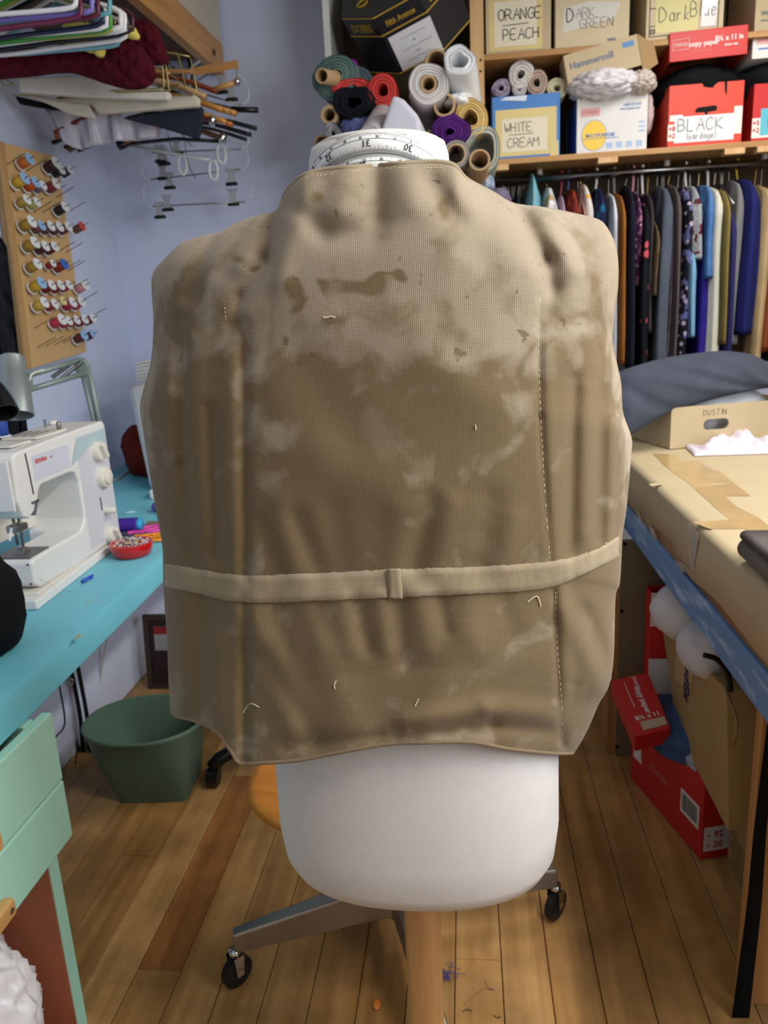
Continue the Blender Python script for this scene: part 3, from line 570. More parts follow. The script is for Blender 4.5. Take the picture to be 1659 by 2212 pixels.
for py_, pz, rr, knob in ((1.935, 1.032, 0.026, 1), (1.944, 0.960, 0.029, 0), (1.944, 0.797, 0.025, 1)):
    M = Matrix.Translation((XF + 0.0016, py_, pz)) @ Matrix.Rotation(PI/2, 4, 'Y')
    dl = MB().lathe([(rr, 0), (rr, 0.012), (rr*0.93, 0.016), (rr*0.5, 0.017), (0.0, 0.017)], 30, M).build('dial', M_SM2, sm, smooth=True, auto=35)
    if knob: MB().box((-rr*0.85, -0.006, 0.016), (rr*0.85, 0.006, 0.030), M @ Matrix.Rotation(0.5, 4, 'Z')).build('dial_grip', M_SM2, dl, bevel=0.003)
    else: MB().lathe([(rr*0.7, 0.016), (rr*0.7, 0.022), (rr*0.6, 0.024), (0, 0.024)], 24, M).build('dial_cap', M_SM2, dl, smooth=True, auto=35)
MB().box((XF + 0.0016, 1.917, 0.872), (XF + 0.003, 1.921, 0.908)).build('slot', mat('slot_black', (24, 24, 24), 0.6), sm)
MB().lathe([(0.009, 0), (0.009, 0.026), (0.006, 0.030), (0, 0.030)], 16, Matrix.Translation((XF + 0.002, 1.935, 0.868)) @ Matrix.Rotation(PI/2, 4, 'Y')).build('slide_knob', M_SM2, sm, smooth=True, auto=40)
MB().tube([(XF + 0.0008, 1.607, 1.085), (XF + 0.0008, 1.610, 1.055), (XF + 0.0008, 1.612, 1.02), (XF + 0.0008, 1.614, 0.99)], 0.0016, 6).build('thread_slot', mat('slot_black', (24, 24, 24)), sm)
MB().box((XF, 1.600, 0.970), (XF + 0.003, 1.630, 0.975)).build('lever_slot', M_DARKP, sm)
MB().hexa([(XF - 0.01, 1.60, 0.9445), (XF + 0.003, 1.60, 0.9445), (XF + 0.003, 1.606, 0.942), (XF - 0.01, 1.606, 0.942), (XF - 0.01, 1.618, 0.975), (XF + 0.003, 1.618, 0.975), (XF + 0.003, 1.624, 0.972), (XF - 0.01, 1.624, 0.972)]).build('lever', M_DARKP, sm)
nb = MB(); nb.tube([(-1.035, 1.600, 0.945), (-1.035, 1.600, 0.875)], 0.0035, 8); nb.tube([(-1.03, 1.615, 0.945), (-1.03, 1.615, 0.905), (-1.03, 1.612, 0.858)], [0.005, 0.004, 0.0025], 8)
nb.build('needle_bar', M_STEEL, sm, smooth=True)
MB().box((-1.05, 1.588, 0.905), (-1.018, 1.628, 0.922)).build('needle_clamp', M_STEEL, sm, bevel=0.003)
MB().hexa([(-1.045, 1.592, 0.854), (-1.02, 1.592, 0.854), (-1.02, 1.625, 0.854), (-1.045, 1.625, 0.854), (-1.04, 1.605, 0.866), (-1.026, 1.605, 0.866), (-1.026, 1.618, 0.866), (-1.04, 1.618, 0.866)]).build('presser_foot', M_STEEL, sm, bevel=0.001)
MB().tube([(-1.03, 1.58, 0.92), (-1.03, 1.57, 0.905), (-1.03, 1.566, 0.895)], 0.003, 6).build('foot_lever', M_SM, sm)
top = lambda y: 1.0985 + (y - 1.75)*0.024
MB().box((-1.10, 1.615, top(1.65) + 0.001), (-1.02, 1.70, top(1.65) + 0.006)).build('lid_panel', M_SM2, sm, bevel=0.002)
MB().box((-1.105, 1.715, top(1.78) + 0.0008), (-1.015, 1.86, top(1.78) + 0.006)).build('spool_tray', M_SM2, sm, bevel=0.002)
for q in range(3): MB().box((-1.09 + 0.022*q, 1.74, top(1.78) + 0.006), (-1.085 + 0.022*q, 1.82, top(1.78) + 0.0072)).build('tray_slot', M_DARKP, sm)
MB().lathe([(0.006, 0), (0.006, 0.016), (0.003, 0.02), (0, 0.02)], 12, Matrix.Translation((-1.03, 1.85, top(1.85) + 0.004))).build('winder', M_STEEL, sm, smooth=True)
MB().lathe([(0.012, 0), (0.012, 0.010), (0, 0.012)], 14, Matrix.Translation((-1.10, 1.95, top(1.95) + 0.001))).build('winder_stop', M_SM2, sm, smooth=True)
MB().tube([(-1.10, 1.91, 1.10), (-1.10, 1.91, 1.124)], 0.003, 8).build('pin', M_STEEL, sm)
MB().tube([(-1.115, 1.735, 1.10), (-1.115, 1.735, 1.19)], 0.002, 8).build('spool_pin', M_STEEL, sm)
MB().tube(chain([(-0.985, 1.58, 0.80), (-0.965, 1.60, 0.776), (-0.94, 1.62, 0.7515), (-0.93, 1.70, 0.7515)], 12), 0.0004, 5).build('thread_tail', M_STEEL, sm)
# ------------------------------------------------ thread spool helper
def spool(name, label, c, axis, r, ln, mt, group=None, end=None):
    d = Vector(axis).normalized(); M = frame(c, d.orthogonal(), d)
    t = thing(name, label, 'thread spool', tuple(c), group)
    MB().lathe([(r*0.80, 0.003), (r*0.82, ln*0.5), (r*0.80, ln - 0.003)], 16, M).build('thread', mt, t, smooth=True)
    W_ = mat('spool_white', (226, 228, 230), 0.35)
    for z in (0, ln - 0.003): MB().lathe([(0.003, z), (r, z), (r, z + 0.003), (0.003, z + 0.003)], 18, M, cap=False).build('flange', end if (end and z > 0) else W_, t, smooth=True, auto=30)
    return t
TH = {}
def thr_m(rgb):
    if rgb not in TH: TH[rgb] = mat('thread_%d_%d_%d' % rgb, rgb, 0.45, bump=0.2, bscale=400, stretch=(0.1, 0.1, 6))
    return TH[rgb]
spool('thread_spool', 'tall blue thread spool standing on the sewing machine', (-1.115, 1.735, 1.107), (0, 0, 1), 0.022, 0.064, thr_m((44, 76, 160)))
# ------------------------------------------------ grey swing-arm lamp
M_LG = mat('lamp_grey', (142, 152, 152), 0.38, 0.5); M_LARM = mat('lamp_arm_grey', (128, 144, 140), 0.45, 0.3)
lamp = thing('desk_lamp', 'grey swing arm desk lamp behind the sewing machine', 'lamp', (-1.16, 2.12, 0.75))
def path_at(pts): return [aty(*p) for p in pts]
h0, h1, h2, h3 = aty(24, 768, 1.86), aty(30, 812, 1.84), aty(33, 820, 1.84), aty(36, 902, 1.80)
ax = (h3 - h0).normalized(); MH = frame(h0, ax.orthogonal(), ax); LH = (h3 - h0).length
MB().lathe([(0, 0), (0.022, 0.0), (0.031, 0.006), (0.032, 0.052), (0.037, 0.058), (0.042, LH*0.97), (0.039, LH*0.97), (0.034, 0.062), (0.028, 0.05), (0, 0.05)], 32, MH, cap=False).build('lamp_shade', M_LG, lamp, smooth=True, auto=40)
MB().lathe([(0.010, 0.05), (0.014, 0.075), (0.018, 0.105), (0.012, LH*0.88), (0, LH*0.9)], 20, MH).build('bulb', mat('bulb_glass', (230, 232, 230), 0.2), lamp, smooth=True)
J = [aty(182, 790, 2.06), aty(62, 815, 1.90)]
MB().tube([aty(58, 812, 1.90), aty(172, 778, 2.06)], 0.0075, 8).build('arm', M_LARM, lamp, smooth=True)
MB().tube([aty(62, 842, 1.90), aty(178, 808, 2.06)], 0.0075, 8).build('arm', M_LARM, lamp, smooth=True)
MB().tube([aty(180, 812, 2.06), aty(206, 920, 2.07), (-1.16, 2.12, 0.80)], 0.0075, 8).build('arm', M_LARM, lamp, smooth=True)
MB().tube([aty(190, 794, 2.06), aty(216, 915, 2.07), (-1.14, 2.12, 0.80)], 0.0075, 8).build('arm', M_LARM, lamp, smooth=True)
MB().prism([aty(a, b, 2.05) for a, b in ((160, 778), (172, 772), (182, 776), (192, 792), (186, 812), (172, 816), (160, 800))], (0, 0.014, 0)).build('joint', M_LARM, lamp, bevel=0.003)
MB().prism([aty(a, b, 1.885) for a, b in ((44, 806), (64, 806), (68, 846), (56, 850), (44, 826))], (0, 0.014, 0)).build('joint', M_LARM, lamp, bevel=0.003)
def spring(a, b, name='spring', r=0.005, turns=22):
    a, b = Vector(a), Vector(b); ax_ = (b - a).normalized(); u = ax_.orthogonal().normalized(); v = ax_.cross(u); n = turns*8
    return MB().tube([a + (b - a)*(k/n) + u*r*math.cos(2*PI*k/8) + v*r*math.sin(2*PI*k/8) for k in range(n + 1)], 0.0013, 5).build(name, M_STEEL, lamp, smooth=True)
spring(aty(132, 818, 2.03), aty(178, 781, 2.05)); spring(aty(112, 816, 2.02), aty(150, 788, 2.05))
MB().tube(chain([aty(44, 814, 1.87), aty(54, 824, 1.87), aty(64, 822, 1.88), aty(72, 806, 1.90), aty(120, 792, 2.0)], 20), 0.0028, 6).build('flex', mat('cable_white', (214, 212, 204), 0.5), lamp, smooth=True)
MB().lathe([(0, 0), (0.07, 0), (0.07, 0.018), (0.03, 0.026), (0.022, 0.06), (0, 0.06)], 28, Matrix.Translation((-1.15, 2.12, 0.7505))).build('base', M_LARM, lamp, smooth=True, auto=40)
# black lamp head at the edge of the view
lb = thing('desk_lamp', 'black desk lamp with a slim stem left of the grey lamp', 'lamp', (-1.16, 1.68, 0.75))
a, b = aty(-14, 830, 1.66), aty(12, 892, 1.62)
ax = (b - a).normalized(); MBk = frame(a, ax.orthogonal(), ax); M_BK = plastic('gloss_black', (18, 18, 20), 0.25)
MB().lathe([(0, 0), (0.016, 0.0), (0.022, 0.02), (0.028, 0.055), (0.030, (b - a).length), (0.026, (b - a).length), (0.02, 0.03), (0, 0.03)], 24, MBk, cap=False).build('lamp_shade', M_BK, lb, smooth=True, auto=40)
MB().tube(chain([a, a + Vector((-0.05, 0.0, 0.03)), (-1.20, 1.64, 1.0), (-1.22, 1.64, 0.775)], 14), 0.006, 8).build('stem', M_BK, lb, smooth=True)
MB().lathe([(0, 0), (0.055, 0), (0.05, 0.02), (0.01, 0.03), (0, 0.03)], 24, Matrix.Translation((-1.235, 1.60, 0.7505))).build('base', M_BK, lb, smooth=True, auto=40)
# ================================================================ spool board
BX = XL + 0.045
M_BOARD = mat('board_wood', (206, 168, 114), 0.6, var=0.07, scale=5, bump=0.04)
cor = [atx(*p, BX) for p in ((66, 797), (187, 760), (123, 338), (6, 308))]
bd = thing('spool_board', 'tall plywood spool board with angled nails on the blue wall', 'spool rack', tuple((cor[0] + cor[1])/2))
th = Vector((-0.04, 0, 0))
MB().hexa([cor[0] + th, cor[0], cor[1], cor[1] + th, cor[3] + th, cor[3], cor[2], cor[2] + th]).build('board', M_BOARD, bd, bevel=0.002)
MB().hexa([cor[0] + Vector((-0.004, -0.03, 0)), cor[0] + Vector((0.006, -0.03, 0)), cor[0] + Vector((0.006, 0, 0)), cor[0] + Vector((-0.004, 0, 0)), cor[3] + Vector((-0.004, -0.03, 0)), cor[3] + Vector((0.006, -0.03, 0)), cor[3] + Vector((0.006, 0, 0)), cor[3] + Vector((-0.004, 0, 0))]).build('side_strip', mat('strip_wood', (180, 142, 92), 0.6), bd, bevel=0.001)
PEG = Vector((0.90, -0.1, 0.36)).normalized()
M_NAIL = mat('nail_steel', (92, 88, 84), 0.45, 0.8)
SPO = [(150,295,(190,104,40),'orange',1),(385,330,(52,24,32),'dark plum',1.1),(452,380,(40,20,30),'deep plum',.9),(530,378,(34,24,52),'midnight purple',.9),
 (100,470,(196,156,44),'golden yellow',1.05),(205,500,(196,84,30),'burnt orange',1),(288,520,(112,104,124),'slate violet',.85),(392,512,(120,36,52),'wine red',1),
 (135,650,(164,136,58),'olive gold',.9),(232,668,(176,172,96),'pale lime',.85),(475,715,(36,26,34),'near black',1),
 (165,855,(160,124,42),'old gold',1.05),(270,880,(112,70,74),'dusty mauve',.9),(350,885,(104,62,68),'mauve brown',.95),(430,890,(96,54,60),'cocoa mauve',.95),(510,890,(100,56,60),'rosewood',.95),(640,880,(104,66,70),'brown mauve with a red end cap',.9),
 (195,1040,(162,130,48),'antique gold',1.05),(300,1065,(70,26,36),'dark burgundy',.95),(385,1068,(92,24,40),'burgundy',.95),
 (222,1228,(164,130,48),'brass yellow',1),(392,1205,(150,28,44),'small crimson',.7),(470,1225,(140,44,32),'rust red with a blue end cap',1),
 (255,1400,(200,164,48),'bright yellow',1.05),(358,1412,(124,28,34),'brick red',.95),(440,1412,(144,28,40),'scarlet red',.95),(520,1405,(160,34,60),'cherry red',.9),(660,1412,(206,150,158),'pale pink',1),
 (285,1570,(204,172,70),'lemon yellow',1),(390,1575,(150,54,46),'red brown',.9),(470,1545,(216,202,150),'cream topped',.85),(545,1565,(168,50,76),'raspberry',1),(625,1560,(170,54,84),'rose red',1),
 (440,1722,(188,56,76),'coral pink',1.05),(520,1725,(176,40,66),'deep rose',.9),(590,1716,(150,28,56),'dark cherry',.9),(660,1712,(130,22,48),'ruby',.95),(735,1700,(112,20,42),'garnet',.95),
 (650,1858,(92,22,34),'maroon',1),(740,1838,(86,20,34),'dark maroon',.9)]
for zx, zy, rgb, nm, sc in SPO:
    p0 = atx(zx/4.1475, 290 + zy/4.1475, BX)
    end = None
    if 'red end' in nm: end = mat('end_red', (206, 76, 66), 0.4)
    if 'blue end' in nm: end = mat('end_blue', (70, 110, 206), 0.4)
    if 'cream' in nm: end = mat('end_cream', (226, 208, 150), 0.4)
    if nm in ('orange', 'golden yellow', 'burnt orange', 'dusty mauve', 'maroon', 'dark maroon', 'bright yellow'): end = mat('end_paleblue', (150, 190, 232), 0.4)
    MB().tube([p0, p0 + PEG*0.078], 0.0013, 6).build('nail', M_NAIL, bd)
    spool('thread_spool', nm + ' thread spool on the plywood spool board', p0 + PEG*0.012, PEG, 0.020*sc, 0.047*sc, thr_m(rgb), 'thread spools on the spool board', end)
for zx, zy in ((55, 278), (240, 330), (430, 552), (505, 566), (300, 700), (380, 703), (605, 700), (515, 1055), (590, 1060), (570, 1215), (610, 1222), (640, 1380), (735, 1490), (305, 1740), (335, 1910), (415, 1895), (490, 1888), (565, 1870), (800, 1640)):
    p0 = atx(zx/4.1475, 290 + zy/4.1475, BX); MB().tube([p0, p0 + PEG*0.082], 0.0013, 6).build('nail', M_NAIL, bd)
# dark garment hanging beside the board
def drape(name, label, cat, pts_top, pts_bot, Y, mt, th=0.05, waves=4, seed=0, group=None, n=40):
    """hanging cloth: outline from two rails (world points left->right), with vertical folds and real thickness"""
    rn_ = random.Random(seed); ph = [rn_.uniform(0, 6.28) for _ in range(4)]; T = chain(pts_top, n); B_ = chain(pts_bot, n); rows = []
    for i in range(25):
        t = i/24; fr, bk = [], []
        for j in range(n):
            s_ = j/(n - 1); p = T[j]*(1 - t) + B_[j]*t
            e = math.sqrt(max(0, 1 - (2*s_ - 1)**2)); f = (0.35 + 0.65*t)*(math.sin(waves*2*PI*s_ + ph[0] + 0.6*math.sin(3*t + ph[1])) + 0.5*math.sin(waves*4.4*PI*s_ + ph[2] + t))
            fr.append(p + Vector((0, -th*0.5*e - 0.22*th*f*e, 0))); bk.append(p + Vector((0, th*0.5*e, 0)))
        rows.append(fr + bk[::-1][1:-1])
    o = MB().grid(rows, closed_u=True, capu=True).build(name, mt, smooth=True)
    return tag(o, label, cat, group)
drape('dark_garment', 'black garment hanging on the wall beside the spool board', 'garment', [atx(-90, 470, -1.40), atx(-40, 480, -1.40), atx(12, 540, -1.40)], [atx(-50, 960, -1.40), atx(10, 965, -1.40), atx(60, 955, -1.40)], 0, cloth('charcoal_black', (30, 31, 38)), th=0.07, waves=3, seed=4)
# ================================================================ small things on the worktop
M_RED = plastic('red_gloss', (196, 28, 30), 0.22, coat=0.3)
pd = thing('pin_dish', 'round red magnetic pin dish heaped with steel pins', 'pin dish', (-0.912, 1.905, 0.7505))
pc = Vector((-0.905, 1.90, 0.7505))
MB().lathe([(0, 0), (0.042, 0), (0.050, 0.006), (0.057, 0.030), (0.056, 0.037), (0.050, 0.037), (0.044, 0.028), (0, 0.024)], 40, Matrix.Translation(pc), cap=False).build('dish', M_RED, pd, smooth=True, auto=50)
pins = MB(); heads = MB(); rn = random.Random(8)
for k in range(150):
    a, r = rn.uniform(0, 6.28), 0.042*math.sqrt(rn.random()); q = pc + Vector((r*math.cos(a), r*math.sin(a), 0.031 + 0.012*(1 - (r/0.045)**2) + rn.uniform(-.002, .004)))
    d = Vector((rn.uniform(-1, 1), rn.uniform(-1, 1), rn.uniform(-.25, .25))).normalized()*0.014
    if (q - pc).xy.length < 0.034: pins.tube([q - d, q + d], 0.0005, 4)
    heads.lathe([(0, -0.0022), (0.0018, -0.001), (0.0018, 0.001), (0, 0.0022)], 6, Matrix.Translation(q + d*0.5), cap=False)
tag(pins.build('pin_shafts', M_STEEL, pd), kind='stuff'); tag(heads.build('pin_heads', mat('pin_white', (232, 232, 232), 0.3), pd), kind='stuff')
for px, py in ((275, 1172), (295, 1170)):
    q = atz(px, py, 0.80); MB().lathe([(0, -0.003), (0.003, 0), (0, 0.003)], 8, Matrix.Translation(q), cap=False).build('yellow_pin_head', mat('pin_yellow', (226, 206, 60), 0.3), pd)
# purple sleeve roll with a cyan lining
t = thing('fabric_tube', 'purple fabric tube with a bright blue end beside the machine', 'fabric', tuple(atz(275, 1140, 0.75)))
a, b = atz(250, 1135, 0.776), atz(298, 1132, 0.776)
MB().tube(chain([a - (b - a)*0.8, a, b], 10), [0.024]*4 + [0.025]*6, 16, flat=0.8).build('roll', cloth('purple_felt', (72, 44, 150)), t, smooth=True)
MB().tube([b, b + (b - a).normalized()*0.012], [0.0235, 0.02], 16, flat=0.8).build('lining_end', cloth('cyan_cloth', (70, 170, 220)), t, smooth=True)
def scissors(label, rgb, p, q, z):
    t = thing('scissors', label, 'scissors', tuple(atz(*p, z)))
    P, Q = atz(*p, z), atz(*q, z); d = (Q - P).normalized(); n = Vector((-d.y, d.x, 0)); hm = plastic('handle_%d%d%d' % rgb, rgb, 0.35)
    for s_ in (-1, 1):
        c = P + n*0.018*s_
        MB().tube([c + d*0.03*math.cos(k*PI/8) + n*0.015*math.sin(k*PI/8) for k in range(16)], 0.0048, 8, closed=True).build('handle', hm, t, smooth=True)
        MB().tube(chain([c + d*0.03, P + d*0.055 + n*0.003*s_, P + d*0.075 - n*0.003*s_], 8), 0.0055, 8).build('shank', hm, t, smooth=True)
        MB().prism([P + d*0.075 - n*(0.003*s_) , P + d*0.085 - n*0.010*s_, P + d*0.19 - n*0.001*s_, P + d*0.19 + n*0.001*s_], (0, 0, 0.0015)).build('blade', M_STEEL, t)
scissors('pink handled scissors lying on the turquoise worktop', (214, 72, 160), (330, 1142), (285, 1150), 0.758)
scissors('orange handled scissors lying on the turquoise worktop', (240, 150, 40), (340, 1160), (296, 1158), 0.758)
tag(MB().box((-0.03, -0.012, 0.0), (0.03, 0.012, 0.012), Matrix.Translation(atz(338, 1135, 0.7505))).build('felt_scrap', cloth('grey_brown_felt', (130, 112, 96)), bevel=0.003), 'grey brown felt pad beside the scissors', 'felt pad')
q = atz(345, 1105, 0.75)
t = thing('pin_cushion', 'small purple pin cushion stuck with yellow pins', 'pin cushion', tuple(q))
blob('cushion', q + Vector((0.01, 0, 0.018)), (0.034, 0.034, 0.02), cloth('lilac_cloth', (110, 86, 172)), t, seed=4, amp=0.06, flat=0.7505)
for k in range(7):
    a = q + Vector((0.01 + 0.02*math.cos(k*1.3), 0.02*math.sin(k*1.3), 0.032)); MB().tube([a, a + Vector((0.006*math.cos(k), 0.006*math.sin(k), 0.02))], [0.0006, 0.0022], 6).build('pin', mat('pin_yellow', (226, 206, 60)), t)
tag(MB().box((-0.05, -0.05, 0), (0.07, 0.06, 0.035), RZ(8, atz(332, 1079, 0.7505) + Vector((0.03, 0.05, 0)))).build('plastic_case', plastic('case_white', (214, 216, 214), 0.4), bevel=0.008), 'small white plastic case on the back of the worktop', 'case')
tag(MB().tube(chain([atz(a, b, 0.754) for a, b in ((225, 1042), (252, 1036), (272, 1022), (300, 1014), (345, 1012))], 24), 0.0035, 6).build('flex_cord', mat('cord_beige', (196, 190, 170), 0.5), smooth=True), 'beige flex cord lying curved across the worktop', 'cord')
tag(MB().tube([atz(268, 1108, 0.7535), atz(292, 1105, 0.7535)], 0.003, 6).build('chalk_pencil', mat('clear_tube', (190, 222, 226), 0.25), smooth=True), 'short pale chalk pencil lying on the worktop', 'pencil')
t = thing('clip', 'little blue plastic clip by the sewing machine base plate', 'clip', tuple(atz(188, 1250, 0.7505)))
q0, q1 = atz(178, 1256, 0.755), atz(198, 1246, 0.755)
MB().tube([q0, (q0 + q1)/2, q1], [0.0045, 0.003, 0.0045], 8).build('jaw', plastic('clip_blue', (40, 80, 200), 0.3), t, smooth=True); MB().tube([q0 + Vector((0, 0.006, 0.002)), q1 + Vector((0, 0.006, 0.002))], 0.003, 8).build('jaw', plastic('clip_blue', (40, 80, 200)), t, smooth=True)
# grey covered machine, paper pad and rusty cloth at the back
t = thing('covered_machine', 'pale grey plastic cover over a machine at the back of the worktop', 'machine cover', (-1.08, 2.72, 0.75))
c0 = [atz(322, 990, 0.7505), atz(400, 990, 0.7505)]
f0, f1 = aty(272, 838, 2.72), aty(318, 962, 2.72)
MB().hexa([(f1.x, 2.68, 0.7505), (f1.x + 0.34, 2.68, 0.7505), (f1.x + 0.34, 3.0, 0.7505), (f1.x, 3.0, 0.7505), (f0.x, 2.72, f0.z), (f0.x + 0.36, 2.72, f0.z + 0.09), (f0.x + 0.36, 2.98, f0.z + 0.07), (f0.x, 2.98, f0.z)]).build('cover', plastic('cover_grey', (186, 190, 194), 0.5, var=0.05), t, bevel=0.025)
M_PAPER = mat('paper_pad', (196, 188, 172), 0.8)
t = thing('paper_stack', 'fanned stack of beige pattern paper on the covered machine', 'paper', tuple(aty(300, 830, 2.8)))
for k in range(6):
    a = f0 + Vector((0.045, 0.04, 0.022 + 0.012*k)); MB().box((-0.01, -0.02, 0), (0.24, 0.2, 0.007), Matrix.Translation(a) @ Matrix.Rotation(-0.13, 4, 'Y') @ Matrix.Rotation(0.06*k - 0.1, 4, 'Z')).build('sheet', M_PAPER, t, bevel=0.002)
tag(blob('rust_cloth', (-1.30, 3.06, 0.84), (0.12, 0.13, 0.12), cloth('rust_cloth_m', (104, 36, 26)), seed=6, amp=0.3, freq=2.6, flat=0.7505), 'crumpled rust red cloth heaped behind the covered machine', 'cloth')
# ================================================================ bin and things below the worktop
M_BIN = plastic('bin_green', (84, 106, 90), 0.5, var=0.04, scale=5)
def supershape(cx, cy, z, a, b, n, k=48, rot=0.0):
    R_ = ring(0, 0, 0, a, b, n, k); c, s_ = math.cos(rot), math.sin(rot)
    return [Vector((cx + p.x*c - p.y*s_, cy + p.x*s_ + p.y*c, z)) for p in R_]
bw = thing('waste_bin', 'green plastic waste bin with a round rim on the wooden floor', 'bin', (-0.94, 1.97, 0))
L_ = []
for z, a, b, n in ((0.003, 0.102, 0.090, 9), (0.0, 0.104, 0.092, 9), (0.06, 0.122, 0.104, 6), (0.14, 0.148, 0.124, 3.6), (0.205, 0.168, 0.138, 2.4), (0.214, 0.177, 0.146, 2.2), (0.222, 0.181, 0.149, 2.1), (0.226, 0.178, 0.146, 2.1), (0.224, 0.170, 0.139, 2.1), (0.205, 0.163, 0.133, 2.4), (0.14, 0.144, 0.120, 3.6), (0.02, 0.106, 0.092, 8), (0.018, 0.05, 0.05, 4)):
    L_.append(supershape(-0.945 - 0.10*z, 1.967 - 0.02*z, z, a, b, n, 64, math.radians(4)))
MB().grid(L_, closed_u=True, capu=True).build('bucket', M_BIN, bw, smooth=True, auto=50)
# framed picture leaning below the worktop
t = thing('picture_frame', 'dark framed picture with a red and white label on the floor under the worktop', 'picture frame', (-1.14, 2.6, 0))
q = [aty(a, b, 2.56) for a, b in ((296, 1338), (372, 1338), (372, 1492), (322, 1492))]
zt = q[0].z; MP = Matrix.Translation((q[0].x, 2.57, 0.001)) @ Matrix.Rotation(math.radians(-6), 4, 'X'); W0 = 0.2; H0 = max(0.2, zt)
for lo, hi in (((0, 0, 0), (W0, 0.02, 0.02)), ((0, 0, H0 - 0.02), (W0, 0.02, H0)), ((0, 0, 0.02), (0.02, 0.02, H0 - 0.02)), ((W0 - 0.02, 0, 0.02), (W0, 0.02, H0 - 0.02))): MB().box(lo, hi, MP).build('frame_bar', mat('frame_dark', (58, 44, 36), 0.5), t, bevel=0.002)
MB().box((0.02, 0.008, 0.02), (W0 - 0.02, 0.016, H0 - 0.02), MP).build('print', mat('print_dark', (44, 26, 30), 0.4), t)
MB().box((0.04, 0.006, H0*0.52), (W0 - 0.04, 0.009, H0*0.84), MP).build('label', mat('label_grey', (150, 148, 150), 0.6), t); MB().box((0.04, 0.0055, H0*0.74), (W0 - 0.04, 0.0062, H0*0.84), MP).build('label_band', mat('label_red', (140, 30, 36), 0.6), t)
# black bag and cables hanging under the worktop
def hang(name, label, cat, poly_px, Y, mt, th=0.04):
    P = [aty(a, b, Y) for a, b in poly_px]; o = MB().prism(P, (0, th, 0)).build(name, mt, bevel=0.012, seg=3); return tag(o, label, cat)
t = thing('shoulder_bag', 'black shoulder bag with straps hanging under the worktop', 'bag', tuple(aty(180, 1690, 2.15)))
sb = [aty(a, b, 2.15) for a, b in ((170, 1560), (205, 1560), (235, 1690), (228, 1705), (190, 1700), (172, 1640))]
blob('pouch', (sb[0] + sb[2])/2 + Vector((0.03, 0.03, 0.0)), (0.06, 0.05, 0.10), cloth('bag_black', (24, 24, 26)), t, seed=9, amp=0.1, flat=0.002)
for pts in (((133, 1440), (140, 1530), (168, 1620), (180, 1690)), ((150, 1430), (172, 1540), (180, 1620), (200, 1690)), ((168, 1440), (190, 1560), (200, 1660))):
    MB().tube(chain([aty(a, b, 2.14) for a, b in pts], 16), 0.011, 8, flat=0.35).build('strap', cloth('bag_black', (24, 24, 26)), t, smooth=True)
MB().tube([aty(153, 1472, 2.12) + Vector((0.008*math.cos(k*PI/6), 0, 0.012*math.sin(k*PI/6))) for k in range(12)], 0.0018, 6, closed=True).build('ring', mat('steel', (190, 190, 190), 0.3, 1.0), t, smooth=True)
MC = mat('cable_cream', (200, 196, 186), 0.5); MK = mat('cable_black', (26, 26, 30), 0.5)
def cable(label, pts, mt, r=0.0035): return tag(MB().tube(chain([aty(*p) for p in pts], 30), r, 6).build('cable', mt, smooth=True), label, 'cable')
cable('cream cable drooping from the worktop past the bin', ((238, 1340, 2.35), (222, 1430, 2.35), (212, 1520, 2.34), (206, 1600, 2.3), (165, 1630, 2.2), (133, 1645, 2.1)), MC)
cable('cream cable running down to the floor beside the picture frame', ((292, 1345, 2.75), (296, 1420, 2.72), (306, 1470, 2.7), (318, 1502, 2.62)), MC)
cable('thin black cable hanging behind the mint cabinet', ((128, 1480, 1.9), (140, 1560, 1.9), (122, 1590, 1.88), (112, 1598, 1.85)), MK, 0.0025)
cable('thin black cable trailing down to the floor by the bin', ((168, 1600, 2.1), (160, 1670, 2.05), (146, 1712, 1.98), (140, 1722, 1.9)), MK, 0.0025)
# ================================================================ boxed-in wall below the worktop
tag(MB().box((XL + 0.0185, 1.30, 0), (-1.30, 3.0, 0.70)).build('trim_1', M_BLUE, bevel=0.004), kind='structure')
# ================================================================ cutting table
M_CARD = mat('cardboard', (188, 170, 136), 0.75, var=0.05, scale=6, bump=0.06, bscale=30)
M_CARD_D = mat('cardboard_brown', (158, 128, 86), 0.8, var=0.07, scale=5, bump=0.05)
M_TAPE2 = mat('brown_tape', (184, 154, 106), 0.28, var=0.10, scale=14, bump=0.12, bscale=18, coat=0.3)
M_PLYB = mat('blue_edge', (98, 136, 182), 0.5, rgb2=(160, 182, 208), scale=5, stretch=(9, 1.4, 9), thr=(0.52, 0.66), bump=0.15, bscale=14)
M_PLYW = wood('ply_wood', (140, 92, 46), (188, 134, 76), 'Y', 0.5)
TX0, TX1, TY0, TY1 = 0.468, 1.42, 0.78, 2.74
tbl = thing('cutting_table', 'big cardboard covered cutting table with a blue painted edge', 'table', (0.9, 1.7, 0))
MB().box((TX0 - 0.006, TY0 + 0.012, 0.690), (TX1 + 0.004, TY1 - 0.012, 0.766)).build('blue_board', M_PLYB, tbl, bevel=0.004)
MB().box((TX0 + 0.004, TY0 + 0.01, 0.766), (TX1 - 0.004, TY1 - 0.01, 0.893)).build('plywood_core', M_PLYW, tbl)
rows = []; rn = random.Random(2)
